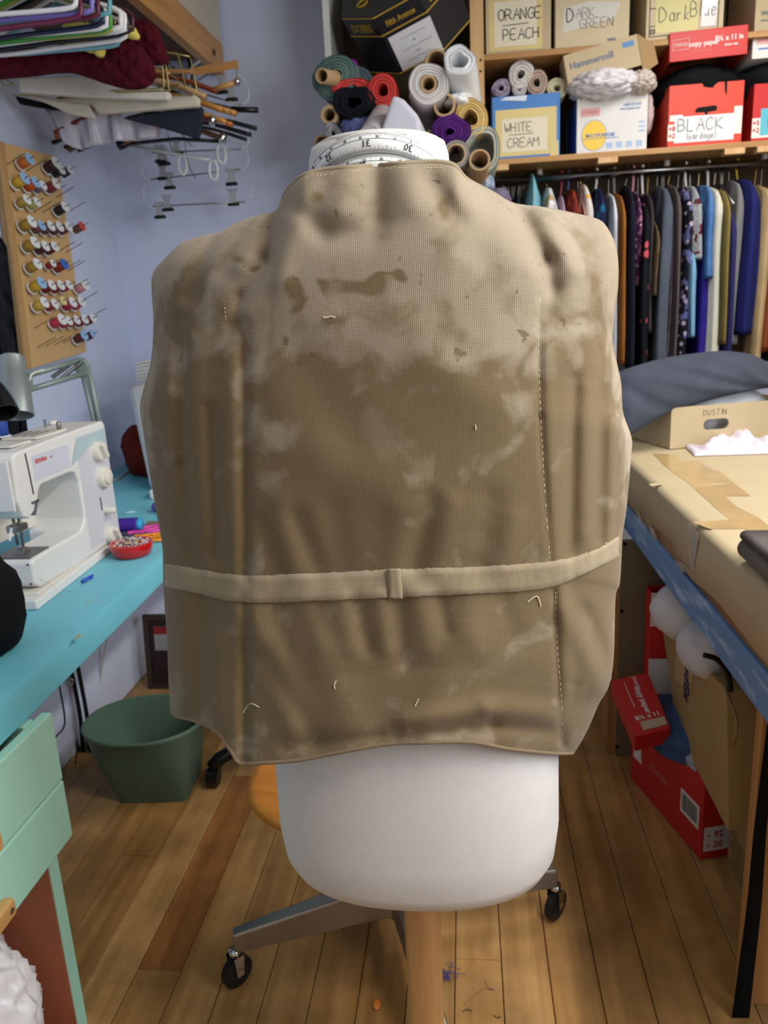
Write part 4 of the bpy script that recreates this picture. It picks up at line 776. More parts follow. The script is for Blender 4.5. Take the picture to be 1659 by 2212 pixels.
for k in range(60):
    Y = TY0 + (TY1 - TY0)*k/59; w1 = 0.003*math.sin(k*0.7) + rn.uniform(-.001, .001); zb = 0.785 + 0.006*math.sin(k*0.45) + (0.012 if 28 < k < 36 else 0)
    rows.append([Vector((TX0 - 0.003 + w1, Y, zb)), Vector((TX0 - 0.002 + w1*0.7, Y, 0.85)), Vector((TX0 - 0.001, Y, 0.887)), Vector((TX0 + 0.004, Y, 0.896)), Vector((TX0 + 0.016, Y, 0.9)), Vector((TX0 + 0.2, Y, 0.9)), Vector((TX1 - 0.1, Y, 0.9)), Vector((TX1, Y, 0.896)), Vector((TX1 + 0.002, Y, 0.80))])
MB().grid(rows).build('cardboard_cover', M_CARD, tbl, smooth=True, auto=50, solid=0.003)
def flatpoly(pts, z, name, mt, par, org=None, sc=1.0):
    P = [atz(org[0] + a/sc, org[1] + b/sc, z) if org else atz(a, b, z) for a, b in pts]
    return MB().add(P, [tuple(range(len(P)))]).build(name, mt, par)
OR, SC = (1280, 740), 3.95
flatpoly(((510,945),(735,960),(730,1010),(950,1010),(1010,1075),(1090,1100),(1350,1310),(1130,1310),(1230,1400),(1430,1500),(1560,1620),(1640,1800),(1300,1590),(1000,1590),(850,1530),(1180,1510),(1060,1420),(830,1210),(600,1040)), 0.9022, 'tape_strip', M_TAPE2, tbl, OR, SC)
for q in (((480, 1205), (580, 1200), (600, 1212), (500, 1225)), ((1010, 1205), (1120, 1200), (1130, 1212), (1000, 1218))):
    flatpoly(q, 0.9026, 'tape_scrap', M_CARD, tbl, OR, SC)
M_FILM = mat('clear_film', (206, 190, 168), 0.15, alpha=0.55, coat=0.4)
for pts in (((815, 1540), (905, 1620), (890, 1740), (860, 1940), (830, 1900), (820, 1700)), ((370, 1420), (395, 1450), (420, 1530), (395, 1500)), ((480, 1560), (520, 1600), (560, 1700), (500, 1640)), ((690, 1850), (770, 1880), (830, 1930), (760, 1970))):
    P = [atx(1280 + a/3.95, 740 + b/3.95, TX0 - 0.008) for a, b in pts]
    MB().prism(P, (0.0006, 0, 0)).build('film_shred', M_FILM, tbl)
M_LEGW = wood('leg_panel_wood', (150, 102, 54), (198, 150, 92), 'Z', 0.5, sc=0.6)
MB().box((0.507, 1.28, 0.0), (TX1 - 0.06, 1.308, 0.6895)).build('end_panel', M_LEGW, tbl, bevel=0.002)
M_PEGB = mat('fibreboard', (112, 98, 74), 0.8, var=0.08, scale=10)
MB().box((0.432, 2.15, 0.0), (TX1 - 0.1, 2.166, 0.6895)).build('divider_panel', M_PEGB, tbl)
MB().box((0.408, 2.1665, 0.0), (0.434, 2.55, 0.6895)).build('side_board', M_LEGW, tbl, bevel=0.002)
for px, py in ((1350, 1175), (1343, 1320), (1334, 1613)):
    q = aty(px, py, 2.1495); MB().lathe([(0, 0), (0.006, 0), (0.006, 0.001), (0, 0.001)], 12, Matrix.Translation(q) @ Matrix.Rotation(PI/2, 4, 'X')).build('peg_hole', mat('hole_black', (10, 9, 8), 0.9), tbl)
MB().box((TX1 - 0.09, 2.166, 0.0), (TX1 - 0.06, 2.70, 0.6895)).build('side_board', M_LEGW, tbl, bevel=0.002)
# black strap hanging in front of the end panel
st = [aty(a, b, Y) for a, b, Y in ((1672, 1540, 1.262), (1660, 1640, 1.26), (1642, 1800, 1.258), (1630, 1950, 1.255), (1612, 2100, 1.25), (1600, 2200, 1.245))]
pr = chain(st, 30); rows = [[p + Vector((-w0, 0, 0)) for p, w0 in zip(pr, [0.008 + 0.008*k/29 for k in range(30)])], [p + Vector((w0, 0.002, 0)) for p, w0 in zip(pr, [0.008 + 0.008*k/29 for k in range(30)])]]
rows = [[v for v in r] for r in rows]
for r in rows:
    for v in r: v.z = max(v.z, 0.004)
tag(MB().grid(rows).build('strap', cloth('strap_black', (14, 14, 15)), smooth=True, solid=0.003), 'long black webbing strap hanging down the end of the cutting table', 'strap')
# ================================================================ cartons
def carton(name, label, o, ux, w, d, h, mt, wall=0.004, cat='box', closed=False, group=None):
    o = Vector(o); ux = Vector(ux).normalized(); uy = Vector((-ux.y, ux.x, 0)); M = Matrix((ux, uy, Vector((0, 0, 1)))).transposed().to_4x4(); M.translation = o
    t = thing(name, label, cat, tuple(o + ux*w/2 + uy*d/2), group)
    if closed: MB().box((0, 0, 0), (w, d, h), M).build('body', mt, t, bevel=0.002)
    else:
        b = MB(); P = lambda x_, y_, z_: M @ Vector((x_, y_, z_)); e = wall
        vs = [P(0,0,0),P(w,0,0),P(w,d,0),P(0,d,0),P(0,0,h),P(w,0,h),P(w,d,h),P(0,d,h),P(e,e,e),P(w-e,e,e),P(w-e,d-e,e),P(e,d-e,e),P(e,e,h),P(w-e,e,h),P(w-e,d-e,h),P(e,d-e,h)]
        b.add(vs, [(0,3,2,1),(0,1,5,4),(1,2,6,5),(2,3,7,6),(3,0,4,7),(4,5,13,12),(5,6,14,13),(6,7,15,14),(7,4,12,15),(8,9,10,11),(8,12,13,9),(9,13,14,10),(10,14,15,11),(11,15,12,8)])
        b.build('body', mt, t, bevel=0.0012, seg=1)
    return t, M
def decal(name, M, x0, x1, z0, z1, mt, par, y=0.0, out=0.0006, pts=None, side='front'):
    """flat printed patch on the front (y=0) or left (x=0) face of a carton"""
    if pts is None: pts = [(x0, z0), (x1, z0), (x1, z1), (x0, z1)]
    if side == 'front': P = [M @ Vector((a, y - out, b)) for a, b in pts]; ex = M.to_3x3() @ Vector((0, out*0.8, 0))
    else: P = [M @ Vector((-out, a, b)) for a, b in pts]; ex = M.to_3x3() @ Vector((out*0.8, 0, 0))
    return MB().prism(P, ex).build(name, mt, par)
def fM(M, x, z, out=0.0012): return frame(M @ Vector((x, -out, z)), M.to_3x3() @ Vector((1, 0, 0)), M.to_3x3() @ Vector((0, -1, 0)))
def lM(M, y, z, out=0.0012): return frame(M @ Vector((-out, y, z)), M.to_3x3() @ Vector((0, -1, 0)), M.to_3x3() @ Vector((-1, 0, 0)))
# DUSTIN box on the table
a = math.radians(16)
t, M = carton('open_carton', 'low brown open carton with an oval hand hole on the cutting table', (0.616, 2.401, 0.9042), (math.cos(a), math.sin(a), 0), 0.42, 0.24, 0.126, M_CARD, closed=False)
dust = t
# front wall again with an oval hand hole
for ch in list(t.children): bpy.data.objects.remove(ch)
w, d, h, e = 0.42, 0.24, 0.126, 0.005
bb_ = MB()
for lo, hi in (((0, 0.007, 0), (w, d, e)), ((0, 0.007, e), (e, d, h - 0.012)), ((w - e, 0.007, e), (w, d, h)), ((e, d - e, e), (w - e, d, h))): bb_.box(lo, hi, M)
bb_.build('body', M_CARD, t)
oval = [(0.108 + 0.098*f, 0.0) for f in (0,)]
ov = []
cx0, cx1, cz, rr = 0.125, 0.178, 0.066, 0.0165
for k in range(9): ov.append((cx1 + rr*math.sin(PI*k/8), cz + rr*math.cos(PI*k/8)))
for k in range(9): ov.append((cx0 - rr*math.sin(PI*k/8), cz - rr*math.cos(PI*k/8)))
outer = []
for x_, z_ in ov:
    dx_, dz_ = x_ - 0.151, z_ - 0.066
    s_ = min((0.42 - 0.151 if dx_ > 0 else 0.151)/max(1e-6, abs(dx_)), (h - 0.066 if dz_ > 0 else 0.066)/max(1e-6, abs(dz_)))
    outer.append((0.151 + dx_*s_, 0.066 + dz_*s_))
# make sure the rectangle corners are part of the outer loop
crn = [(0.42, h), (0.42, 0.0), (0.0, 0.0), (0.0, h)]
for c in crn:
    i = min(range(len(outer)), key=lambda i_: (outer[i_][0] - c[0])**2 + (outer[i_][1] - c[1])**2); outer[i] = c
n = len(ov); fp = MB()
fp.add([M @ Vector((x_, y_, z_)) for y_ in (0.0, 0.006) for x_, z_ in ov] + [M @ Vector((x_, y_, z_)) for y_ in (0.0, 0.006) for x_, z_ in outer],
       [(i, (i+1) % n, 2*n + (i+1) % n, 2*n + i) for i in range(n)] + [(n + i, n + (i+1) % n, 3*n + (i+1) % n, 3*n + i) for i in range(n)] + [(i, (i+1) % n, n + (i+1) % n, n + i) for i in range(n)] + [(2*n + i, 2*n + (i+1) % n, 3*n + (i+1) % n, 3*n + i) for i in range(n)])
fp.build('front_wall', M_CARD, t)
write('lettering', 'DUSTIN', fM(M, 0.106, 0.095), 0.017, mat('pencil_brown', (116, 96, 84), 0.8), t, r=0.0007, sp=0.92, seed=4)
M_WHITEC = cloth('white_cotton', (220, 222, 230), var=0.04, bump=0.1)
tag(blob('white_cloth', M @ Vector((0.24, 0.13, 0.09)), (0.155, 0.075, 0.075), M_WHITEC, seed=21, amp=0.25, freq=2.4, M=M), 'white cotton cloth bundled inside the low open carton', 'cloth')
# dark trousers draped over the carton
def puff(name, label, cat, top, bot, th, mt, folds=(), n=70, m_=22, group=None, parent=None):
    T, B_ = chain(top, n), chain(bot, n); rows = []
    for i in range(m_):
        t_ = i/(m_ - 1); ang = PI*t_; fr, bk = [], []
        for j in range(n):
            s_ = j/(n - 1); p = T[j]*(0.5 + 0.5*math.cos(ang)) + B_[j]*(0.5 - 0.5*math.cos(ang)); e_ = math.sin(ang)*min(1, 6*min(s_, 1 - s_) + 0.25)
            f = sum(a_*math.exp(-((s_ - s0 - sl*(t_ - 0.5))/w_)**2) for s0, sl, w_, a_ in folds)
            fr.append(p + Vector((0, -th*e_*(1 + f), 0.0))); bk.append(p + Vector((0, th*e_, 0)))
        rows.append((fr, bk))
    G = [r[0] for r in rows] + [r[1] for r in rows[::-1]][1:-1]
    G = [[row[j] for row in G] for j in range(n)]
    o = MB().grid(G, closed_u=True, capu=True).build(name, mt, parent, smooth=True)
    return tag(o, label, cat, group) if label else o
M_SLATE = cloth('slate_cotton', (66, 72, 84), var=0.10, bump=0.2, scale=20)
ptop = [aty(a, b, Y) for a, b, Y in ((1290, 830, 2.44), (1340, 802, 2.44), (1390, 785, 2.46), (1440, 772, 2.5), (1500, 763, 2.54), (1560, 758, 2.57), (1620, 765, 2.58), (1665, 788, 2.58), (1720, 830, 2.56))]
pbot = [aty(a, b, Y) for a, b, Y in ((1290, 950, 2.36), (1345, 948, 2.36), (1385, 925, 2.38), (1430, 898, 2.40), (1480, 880, 2.44), (1540, 862, 2.48), (1610, 846, 2.52), (1665, 838, 2.54), (1720, 850, 2.54))]
for p in pbot + ptop: p.z = max(p.z, 0.925)
puff('trousers', 'dark slate grey trousers draped over the low open carton', 'trousers', ptop, pbot, 0.055, M_SLATE, ((0.2, 0.5, 0.04, -0.3), (0.42, 0.9, 0.05, 0.25), (0.55, 0.9, 0.03, -0.25), (0.75, 0.5, 0.04, 0.2), (0.86, 0.2, 0.03, -0.4)))
M_LAV = cloth('lavender_white', (222, 210, 222), var=0.05, bump=0.15)
rows = []
for i in range(30):
    f = i/29; A = atz(1475 + 210*f, 962 + 16*math.sin(f*9) - 3*f, 0.9); Bq = atz(1500 + 190*f, 988 - 6*f, 0.9); row = []
    for k in range(14):
        g = k/13; p = A*(1 - g) + Bq*g; hgt = 0.030*math.sin(PI*g)**0.6*min(1, 4*f + 0.25)*(1 + 0.25*math.sin(f*21 + g*4) + 0.2*math.sin(f*47 - g*9)) + 0.012*f*math.sin(PI*g)
        row.append(Vector((p.x, p.y, 0.9045 + hgt)))
    rows.append(row + [Vector((Bq.x, Bq.y, 0.9036)), Vector((A.x, A.y, 0.9036))])
tag(MB().grid(rows, closed_u=True, capu=True).build('folded_cloth', M_LAV, smooth=True), 'pale lavender white folded cloth in front of the low open carton', 'cloth')
M_GREYW = cloth('grey_wool', (112, 108, 102), var=0.1, bump=0.3)
t = thing('folded_wool', 'grey wool cloth folded in thick layers at the table edge', 'cloth', tuple(atz(1640, 1240, 0.9)))
q = atz(1612, 1232, 0.9)
for z, x_, th_, mt, nm in ((0.9235, 0.0, 0.019, M_GREYW, 'fold'), (0.9465, 0.003, 0.009, cloth('grey_wool_dark', (92, 84, 82)), 'top_fold')):
    MB().grid([[Vector((q.x + x_ + th_ + xx, q.y + yy, z + th_*math.sin(an))) if abs(math.cos(an)) > 2 else Vector((q.x + x_ + th_ - th_*math.cos(an) if an <= PI/2 or an >= 1.5*PI else q.x + x_ + 0.26, q.y + yy, z + th_*math.sin(an))) for an in [2*PI*k/20 for k in range(20)]] for yy, xx in ((-0.16, 0), (-0.08, 0), (0.0, 0.0), (0.05, 0.0))], closed_u=True, capu=True).build(nm, mt, t, smooth=True)
# black chair behind the table
oc = thing('task_chair', 'black task chair tucked behind the cutting table', 'chair', (0.50, 2.86, 0))
q = aty(1330, 772, 2.86); MKF = cloth('chair_black', (30, 28, 30))
blob('backrest', (q.x - 0.14, 2.87, q.z - 0.20), (0.20, 0.035, 0.20), MKF, oc, seed=2, amp=0.03, box=0.5)
blob('seat', (q.x - 0.14, 2.64, 0.46), (0.21, 0.20, 0.04), MKF, oc, seed=3, amp=0.03, box=0.45)
MB().tube([(q.x - 0.14, 2.89, q.z - 0.25), (q.x - 0.14, 2.87, 0.6), (q.x - 0.14, 2.74, 0.43)], 0.018, 8).build('back_bar', M_BK, oc, smooth=True)
MB().tube([(q.x - 0.14, 2.64, 0.43), (q.x - 0.14, 2.64, 0.10)], 0.025, 10).build('post', M_BK, oc, smooth=True)
def castor(par, p, r=0.026, mt=None, fork=None):
    M = Matrix.Translation(p + Vector((0, 0, r))) @ Matrix.Rotation(PI/2, 4, 'Y')
    c = MB().lathe([(0, -0.018), (r*0.8, -0.018), (r, -0.013), (r, 0.013), (r*0.8, 0.018), (0, 0.018)], 24, M).build('castor', mt or M_BK, par, smooth=True, auto=40)
    if fork: MB().tube([p + Vector((0, 0, r*2 + 0.028)), p + Vector((0, 0, r*2 + 0.004))], 0.007, 10).build('stem', fork, c, smooth=True)
    return c
for k in range(5):
    an = 0.3 + k*2*PI/5; e_ = Vector((q.x - 0.14 + 0.24*math.cos(an), 2.64 + 0.24*math.sin(an), 0.0))
    MB().tube([(q.x - 0.14, 2.64, 0.11), e_ + Vector((0, 0, 0.072))], [0.02, 0.014], 8).build('leg', M_BK, oc, smooth=True); castor(oc, e_)
# ================================================================ boxes under the table
M_REDB = mat('red_carton', (190, 36, 34), 0.5, var=0.04, scale=5); M_WPR = mat('white_print', (222, 216, 210), 0.55); M_RPR = mat('red_on_white', (180, 40, 40), 0.6)
M_REDB2 = mat('red_carton_orange', (206, 62, 40), 0.5, var=0.04, scale=5)
A0_, A1_ = Vector((0.551, 1.692, 0.0005)), Vector((0.453, 2.038, 0.0005))
uy = (A1_ - A0_).normalized(); ux = Vector((uy.y, -uy.x, 0))
t, M = carton('paper_carton', 'open red copy paper carton on the floor under the cutting table', A0_, ux, 0.26, 0.36, 0.235, M_REDB)
decal('arrow_panel', M, 0, 0, 0, 0, M_WPR, t, pts=[(0.006, 0.022), (0.075, 0.022), (0.105, 0.055), (0.075, 0.09), (0.006, 0.09)])
printed('print', '92', fM(M, 0.045, 0.060), 0.018, M_RPR, t, bold=0.0006); printed('print', '20', fM(M, 0.045, 0.032), 0.018, M_RPR, t, bold=0.0006)
printed('print', '+', fM(M, 0.018, 0.060), 0.014, M_RPR, t); printed('print', '+', fM(M, 0.018, 0.032), 0.014, M_RPR, t)
decal('barcode_patch', M, 0.015, 0.098, 0.075, 0.14, M_WPR, t, side='left')
bc = MB(); rn = random.Random(4); y_ = 0.022
while y_ < 0.09:
    w_ = rn.choice((0.001, 0.0016, 0.0026)); P = [M @ Vector((-0.0012, yy, zz)) for yy, zz in ((y_, 0.085), (y_ + w_, 0.085), (y_ + w_, 0.132), (y_, 0.132))]; bc.add(P, [(0, 1, 2, 3)]); y_ += w_ + rn.choice((0.0012, 0.002))
bc.build('barcode_bars', INK, t)
decal('white_stripe', M, 0, 0, 0, 0, M_WPR, t, side='left', pts=[(0.30, 0.08), (0.345, 0.08), (0.345, 0.21), (0.315, 0.21)])
printed('print', 'STAPLES', lM(M, 0.21, 0.10) @ Matrix.Rotation(0.0, 4, 'Z'), 0.018, mat('pale_red_print', (206, 120, 112), 0.6), t)
tag(blob('blue_cloth', M @ Vector((0.075, 0.19, 0.235)), (0.10, 0.15, 0.06), cloth('denim_blue', (62, 84, 118)), seed=31, amp=0.3, freq=2.6, M=M), 'dusty blue cloth spilling out of the red carton under the table', 'cloth')
tag(blob('white_cloth', M @ Vector((0.06, 0.06, 0.235)), (0.065, 0.055, 0.028), cloth('bluewhite', (158, 170, 180)), seed=33, amp=0.3, freq=2.6, M=M), 'pale cloth hanging over the near rim of the red carton', 'cloth')
# tilted red lid lying on the cloth
t = thing('carton_lid', 'tilted red copy paper carton lid lying above the blue cloth', 'lid', tuple(atz(1380, 1520, 0.33)))
top4 = [aty(1371, 1591, 1.80), aty(1449, 1572, 1.82), aty(1400, 1452, 2.02), aty(1319, 1470, 2.0)]
nrm = (top4[1] - top4[0]).cross(top4[3] - top4[0]).normalized()
if nrm.z < 0: nrm = -nrm
low4 = [p - nrm*0.055 for p in top4]
MB().hexa(low4 + top4).build('shell', M_REDB, t, bevel=0.003)
def onlid(a, b): return (top4[0]*(1-a) + top4[1]*a)*(1-b) + (top4[3]*(1-a) + top4[2]*a)*b + nrm*0.0008
def lidq(a0, a1, b0, b1, nm, mt): MB().add([onlid(a0, b0), onlid(a1, b0), onlid(a1, b1), onlid(a0, b1)], [(0, 1, 2, 3)]).build(nm, mt, t)
lidq(0.28, 0.95, 0.06, 0.20, 'paper_label', mat('label_tan', (186, 164, 140), 0.7))
printed('print', '8½ x 11', frame(onlid(0.55, 0.235), top4[1] - top4[0], nrm), 0.014, M_WPR, t, bold=0.0004)
printed('print', 'copy paper', frame(onlid(0.52, 0.55), top4[0] - top4[3], nrm), 0.016, M_WPR, t, bold=0.0004)
printed('print', 'STAPLES', frame(onlid(0.55, 0.86), top4[0] - top4[3], nrm), 0.010, M_WPR, t)
lidq(0.30, 0.315, 0.45, 0.90, 'print_line', M_WPR)
# flat brown carton standing on the red carton, torn along the top
def box_px(name, label, cat, X, th, nearT, farT, farB, nearB, mt, zb, group=None):
    a_, b_, c_, d_ = atx(*nearT, X), atx(*farT, X), atx(*farB, X), atx(*nearB, X)
    c_.z = d_.z = zb
    t_ = thing(name, label, cat, tuple((c_ + d_)/2), group); T_ = Vector((th, 0, 0))
    MB().hexa([d_, d_ + T_, c_ + T_, c_, a_, a_ + T_, b_ + T_, b_]).build('body', mt, t_, bevel=0.003)
    return t_, a_, b_, c_, d_
t, a_, b_, c_, d_ = box_px('flat_carton', 'tall brown flat carton with purple print standing under the table', 'box', 0.535, 0.066, (1568, 1490), (1430, 1352), (1458, 1640), (1572, 1795), mat('kraft_carton', (166, 134, 84), 0.75, var=0.06, scale=6), 0.243)
def onF(x, y, e_=0.0015): p = atx(x, y, 0.535); p.x -= e_; return p
MB().add([onF(*p) for p in ((1460, 1420), (1468, 1395), (1500, 1440), (1494, 1510), (1488, 1500), (1480, 1480), (1460, 1470))], [tuple(range(7))]).build('tape_patch', mat('tape_tan', (186, 156, 104), 0.5), t)
printed('print', 'FedEx', frame(onF(1484, 1408, 0.003), (0, 0, -1), (-1, 0, 0)), 0.046, mat('purple_print', (58, 34, 92), 0.6), t, bold=0.0014, center=False, squash=0.8)
for p0, p1, p2 in (((1568, 1490), (1592, 1560), (1582, 1610)), ):
    MB().tube(chain([onF(*p0, 0.0), aty(p1[0], p1[1], 1.44), aty(p2[0], p2[1], 1.45)], 10), 0.003, 6, flat=0.4).build('torn_edge', M_CARD_D, t, smooth=True)
t = thing('foam_padding', 'crumpled white foam padding stuffed above the flat carton', 'foam', tuple(aty(1450, 1380, 1.85)))
M_FOAM = mat('white_foam', (206, 200, 200), 0.7, var=0.03)
blob('lobe', aty(1452, 1312, 1.86) + Vector((0.03, 0, -0.01)), (0.075, 0.08, 0.070), M_FOAM, t, seed=5, amp=0.15, freq=1.6)
blob('lobe', aty(1492, 1400, 1.74) + Vector((0.03, 0, 0)), (0.055, 0.08, 0.065), M_FOAM, t, seed=7, amp=0.2, freq=1.6)
t = thing('lidded_carton', 'brown carton with small print standing behind the table end panel', 'box', (0.75, 1.5, 0))
MB().box((0.607, 1.335, 0.0005), (1.0, 1.672, 0.50)).build('body', M_CARD_D, t, bevel=0.003)
for k in range(7): MB().box((0.6058, 1.52 + 0.002*k, 0.03 + 0.014*k), (0.6068, 1.655 - 0.008*(k % 3), 0.034 + 0.014*k)).build('print_line', mat('faint_print', (112, 90, 62), 0.8), t)
tag(MB().tube(chain([aty(a, b, 1.52) for a, b in ((1520, 1415), (1550, 1425), (1572, 1455), (1578, 1492))], 16), 0.006, 8).build('handle_strap', mat('strap_rubber', (12, 12, 12), 0.6), smooth=True), 'black curved carrying strap behind the flat carton', 'strap')
t = thing('clear_bag', 'clear plastic bag slumped against the brown carton', 'bag', (0.57, 1.40, 0))
M_CLEAR = mat('clear_plastic', (196, 190, 184), 0.25, alpha=0.30)
blob('bag_skin', (0.600, 1.38, 0.20), (0.028, 0.055, 0.16), M_CLEAR, t, seed=12, amp=0.25, freq=2.5, flat=0.001); 
tag(t, 'clear plastic bag slumped against the brown carton')
MB().box((0.585, 1.395, 0.06), (0.605, 1.42, 0.085)).build('teal_tag', mat('teal_tag', (60, 140, 140), 0.5), t, bevel=0.003)
t, M = carton('paper_carton', 'red and white paper carton wedged behind the flat carton', (0.50, 2.075, 0.0005), (1, 0, 0), 0.22, 0.06, 0.56, M_REDB)
decal('white_band', M, 0.0, 0.2, 0.46, 0.56, M_WPR, t); decal('white_band', M, 0.0, 0.2, 0.25, 0.36, M_WPR, t)
# ================================================================ chairs behind the dress form
M_CHR = mat('brushed_steel', (168, 164, 158), 0.32, 0.9)
M_ORW = wood('orange_ply', (176, 106, 30), (204, 134, 46), 'X', 0.35)
sc = thing('swivel_chair', 'wooden seat swivel chair on a steel four leg castor base', 'chair', (-0.164, 1.38, 0))
cc = Vector((-0.164, 1.38, 0))
ends = [Vector((-0.504, 1.273, 0)), Vector((0.176, 1.49, 0)), Vector((-0.06, 1.045, 0)), Vector((-0.27, 1.72, 0))]
for e_ in ends:
    d = (e_ - cc); n = Vector((-d.y, d.x, 0)).normalized()
    p0, p1 = cc + Vector((0, 0, 0.20)), e_ + Vector((0, 0, 0.132))
    MB().hexa([p0 - n*0.024 - Vector((0, 0, 0.09)), p0 + n*0.024 - Vector((0, 0, 0.09)), p1 + n*0.013 - Vector((0, 0, 0.045)), p1 - n*0.013 - Vector((0, 0, 0.045)), p0 - n*0.024, p0 + n*0.024, p1 + n*0.013, p1 - n*0.013]).build('leg', M_CHR, sc, bevel=0.005, seg=3)
    M = Matrix.Translation(e_ + Vector((0, 0, 0.034))) @ Matrix.Rotation(0.9, 4, 'Z') @ Matrix.Rotation(PI/2, 4, 'X')
    c = MB().lathe([(0, -0.011), (0.024, -0.011), (0.034, -0.008), (0.034, 0.008), (0.024, 0.011), (0, 0.011)], 28, M).build('castor', plastic('rubber_black', (20, 20, 22), 0.5), sc, smooth=True, auto=40)
    MB().tube([e_ + Vector((0, 0, 0.088)), e_ + Vector((0, 0, 0.070))], 0.012, 12).build('collar', mat('chrome', (210, 210, 212), 0.12, 1.0), c, smooth=True)
    for sgn in (-1, 1):
        off = M.to_3x3() @ Vector((0, 0, 0.0145*sgn)); MB().prism([e_ + off + M.to_3x3() @ Vector(v) for v in ((-0.012, 0.042, 0), (0.012, 0.042, 0), (0.008, -0.004, 0), (-0.008, -0.004, 0))], M.to_3x3() @ Vector((0, 0, 0.0018*sgn)) ).build('fork', mat('chrome', (210, 210, 212), 0.12, 1.0), c)
        for v in c.children[-1].data.vertices: v.co.z += 0.034
MB().lathe([(0.03, 0.10), (0.032, 0.20), (0.02, 0.21), (0.018, 0.41), (0.05, 0.42), (0.05, 0.43), (0, 0.43)], 20, Matrix.Translation(cc)).build('column', M_CHR, sc, smooth=True, auto=40)
se = atz(541, 1705, 0.45); hw = abs(cc.x - 0.02 - se.x) + 0.022
L_ = [supershape(cc.x - 0.01, cc.y - 0.02, z, hw - i_, 0.20 - i_, 2.6, 48) for z, i_ in ((0.432, 0.02), (0.434, 0.006), (0.445, 0.0), (0.455, 0.004), (0.458, 0.02), (0.450, 0.12), (0.448, 0.19))]
MB().grid(L_, closed_u=True, capu=True).build('seat', M_ORW, sc, smooth=True)
co = thing('office_chair', 'black office chair with a tubular castor base behind the waste bin', 'chair', (-0.42, 2.14, 0))
oc_c = Vector((-0.42, 2.14, 0)); w0 = atz(463, 1697, 0); rad = (w0 - oc_c).length; a0 = math.atan2(w0.y - oc_c.y, w0.x - oc_c.x)
for k in range(5):
    an = a0 + k*2*PI/5; e_ = oc_c + Vector((rad*math.cos(an), rad*math.sin(an), 0))
    MB().tube(chain([oc_c + Vector((0, 0, 0.13)), oc_c*0.45 + e_*0.55 + Vector((0, 0, 0.125)), oc_c*0.06 + e_*0.94 + Vector((0, 0, 0.085)), e_ + Vector((0, 0, 0.062))], 12), 0.021, 10).build('leg', M_BK, co, smooth=True); castor(co, e_, 0.030)
MB().tube([oc_c + Vector((0, 0, 0.10)), oc_c + Vector((0, 0, 0.44))], 0.026, 12).build('post', M_BK, co, smooth=True)
blob('seat', oc_c + Vector((0, 0, 0.47)), (0.21, 0.21, 0.045), MKF, co, seed=8, amp=0.03, box=0.45)
blob('backrest', oc_c + Vector((0.05, 0.22, 0.80)), (0.18, 0.04, 0.17), MKF, co, seed=9, amp=0.03, box=0.5)
MB().tube([oc_c + Vector((0, 0.05, 0.43)), oc_c + Vector((0.04, 0.25, 0.5)), oc_c + Vector((0.05, 0.25, 0.75))], 0.016, 8).build('back_bar', M_BK, co, smooth=True)
# lint and thread scraps on the floor
for label, px, py, rgb, sd in (('tuft of blue violet thread lint on the floor by the pole', 968, 2106, (66, 66, 128), 1), ):
    q = atz(px, py, 0.002); rn = random.Random(sd); b = MB()
    for k in range(26):
        p0 = q + Vector((rn.gauss(0, 0.007), rn.gauss(0, 0.012), rn.uniform(0.001, 0.006))); b.tube(chain([p0, p0 + Vector((rn.gauss(0, .008), rn.gauss(0, .008), 0.002)), p0 + Vector((rn.gauss(0, .012), rn.gauss(0, .012), 0))], 6), 0.0006, 4)
    tag(b.build('thread_lint', cloth('lint_blue', rgb)), label, 'lint')
def scrap(label, pts, rgb, r=0.0007):
    tag(MB().tube(chain([atz(a, b, 0.0022) for a, b in pts], 16), r, 5).build('thread_scrap', mat('scrap_%d_%d_%d' % rgb, rgb, 0.8)), label, 'thread')
scrap('tan thread end curling across the floor by the lint', ((1002, 2170), (1020, 2152), (1040, 2138), (1052, 2128), (1048, 2118)), (160, 110, 70))
scrap('short dark thread snippet lying across a floor seam', ((1052, 2134), (1066, 2138)), (40, 36, 60))
scrap('dark curl of thread on the floor near the wooden pole', ((1000, 2186), (1008, 2180), (1020, 2184)), (50, 40, 60))
scrap('little black thread hook on the floor boards', ((1066, 2192), (1074, 2198), (1082, 2196)), (30, 28, 34))
q = atz(814, 2172, 0.001)
tag(blob('orange_scrap', q + Vector((0, 0, 0.003)), (0.008, 0.013, 0.003), mat('scrap_orange', (206, 120, 40), 0.6), seed=2, amp=0.1, sub=2, flat=0.0005), 'small orange leather scrap on the floor', 'scrap')
# ================================================================ shelving on the back wall
M_SHELF = wood('shelf_pine', (150, 108, 62), (184, 140, 88), 'X', 0.55)
M_UPR = wood('upright_pine', (188, 146, 98), (212, 174, 126), 'Z', 0.5)
M_PANELW = mat('white_panel', (214, 212, 206), 0.5, var=0.03)
M_BACKB = mat('back_board', (92, 76, 58), 0.85, var=0.06)
SY, SXR = 3.10, 1.46
sh = thing('shelving_unit', 'pine shelving unit stacked with cartons above the clothes rail', 'shelf', (0.9, 3.3, 1.86))
MB().box((0.06, SY, 1.858), (SXR, YB - 0.002, 1.878)).build('shelf_board', M_SHELF, sh, bevel=0.002)
MB().box((0.06, SY, 2.208), (SXR, YB - 0.002, 2.228)).build('shelf_board', M_SHELF, sh, bevel=0.002)
MB().box((0.042, SY - 0.004, 0.0), (0.090, SY + 0.03, ZC - 0.002)).build('upright', M_UPR, sh, bevel=0.002)
MB().box((0.042, YB - 0.04, 0.0), (0.090, YB - 0.004, ZC - 0.002)).build('upright', M_UPR, sh, bevel=0.002)
MB().box((SXR - 0.05, SY - 0.004, 0.0), (SXR, SY + 0.03, ZC - 0.002)).build('upright', M_UPR, sh, bevel=0.002)
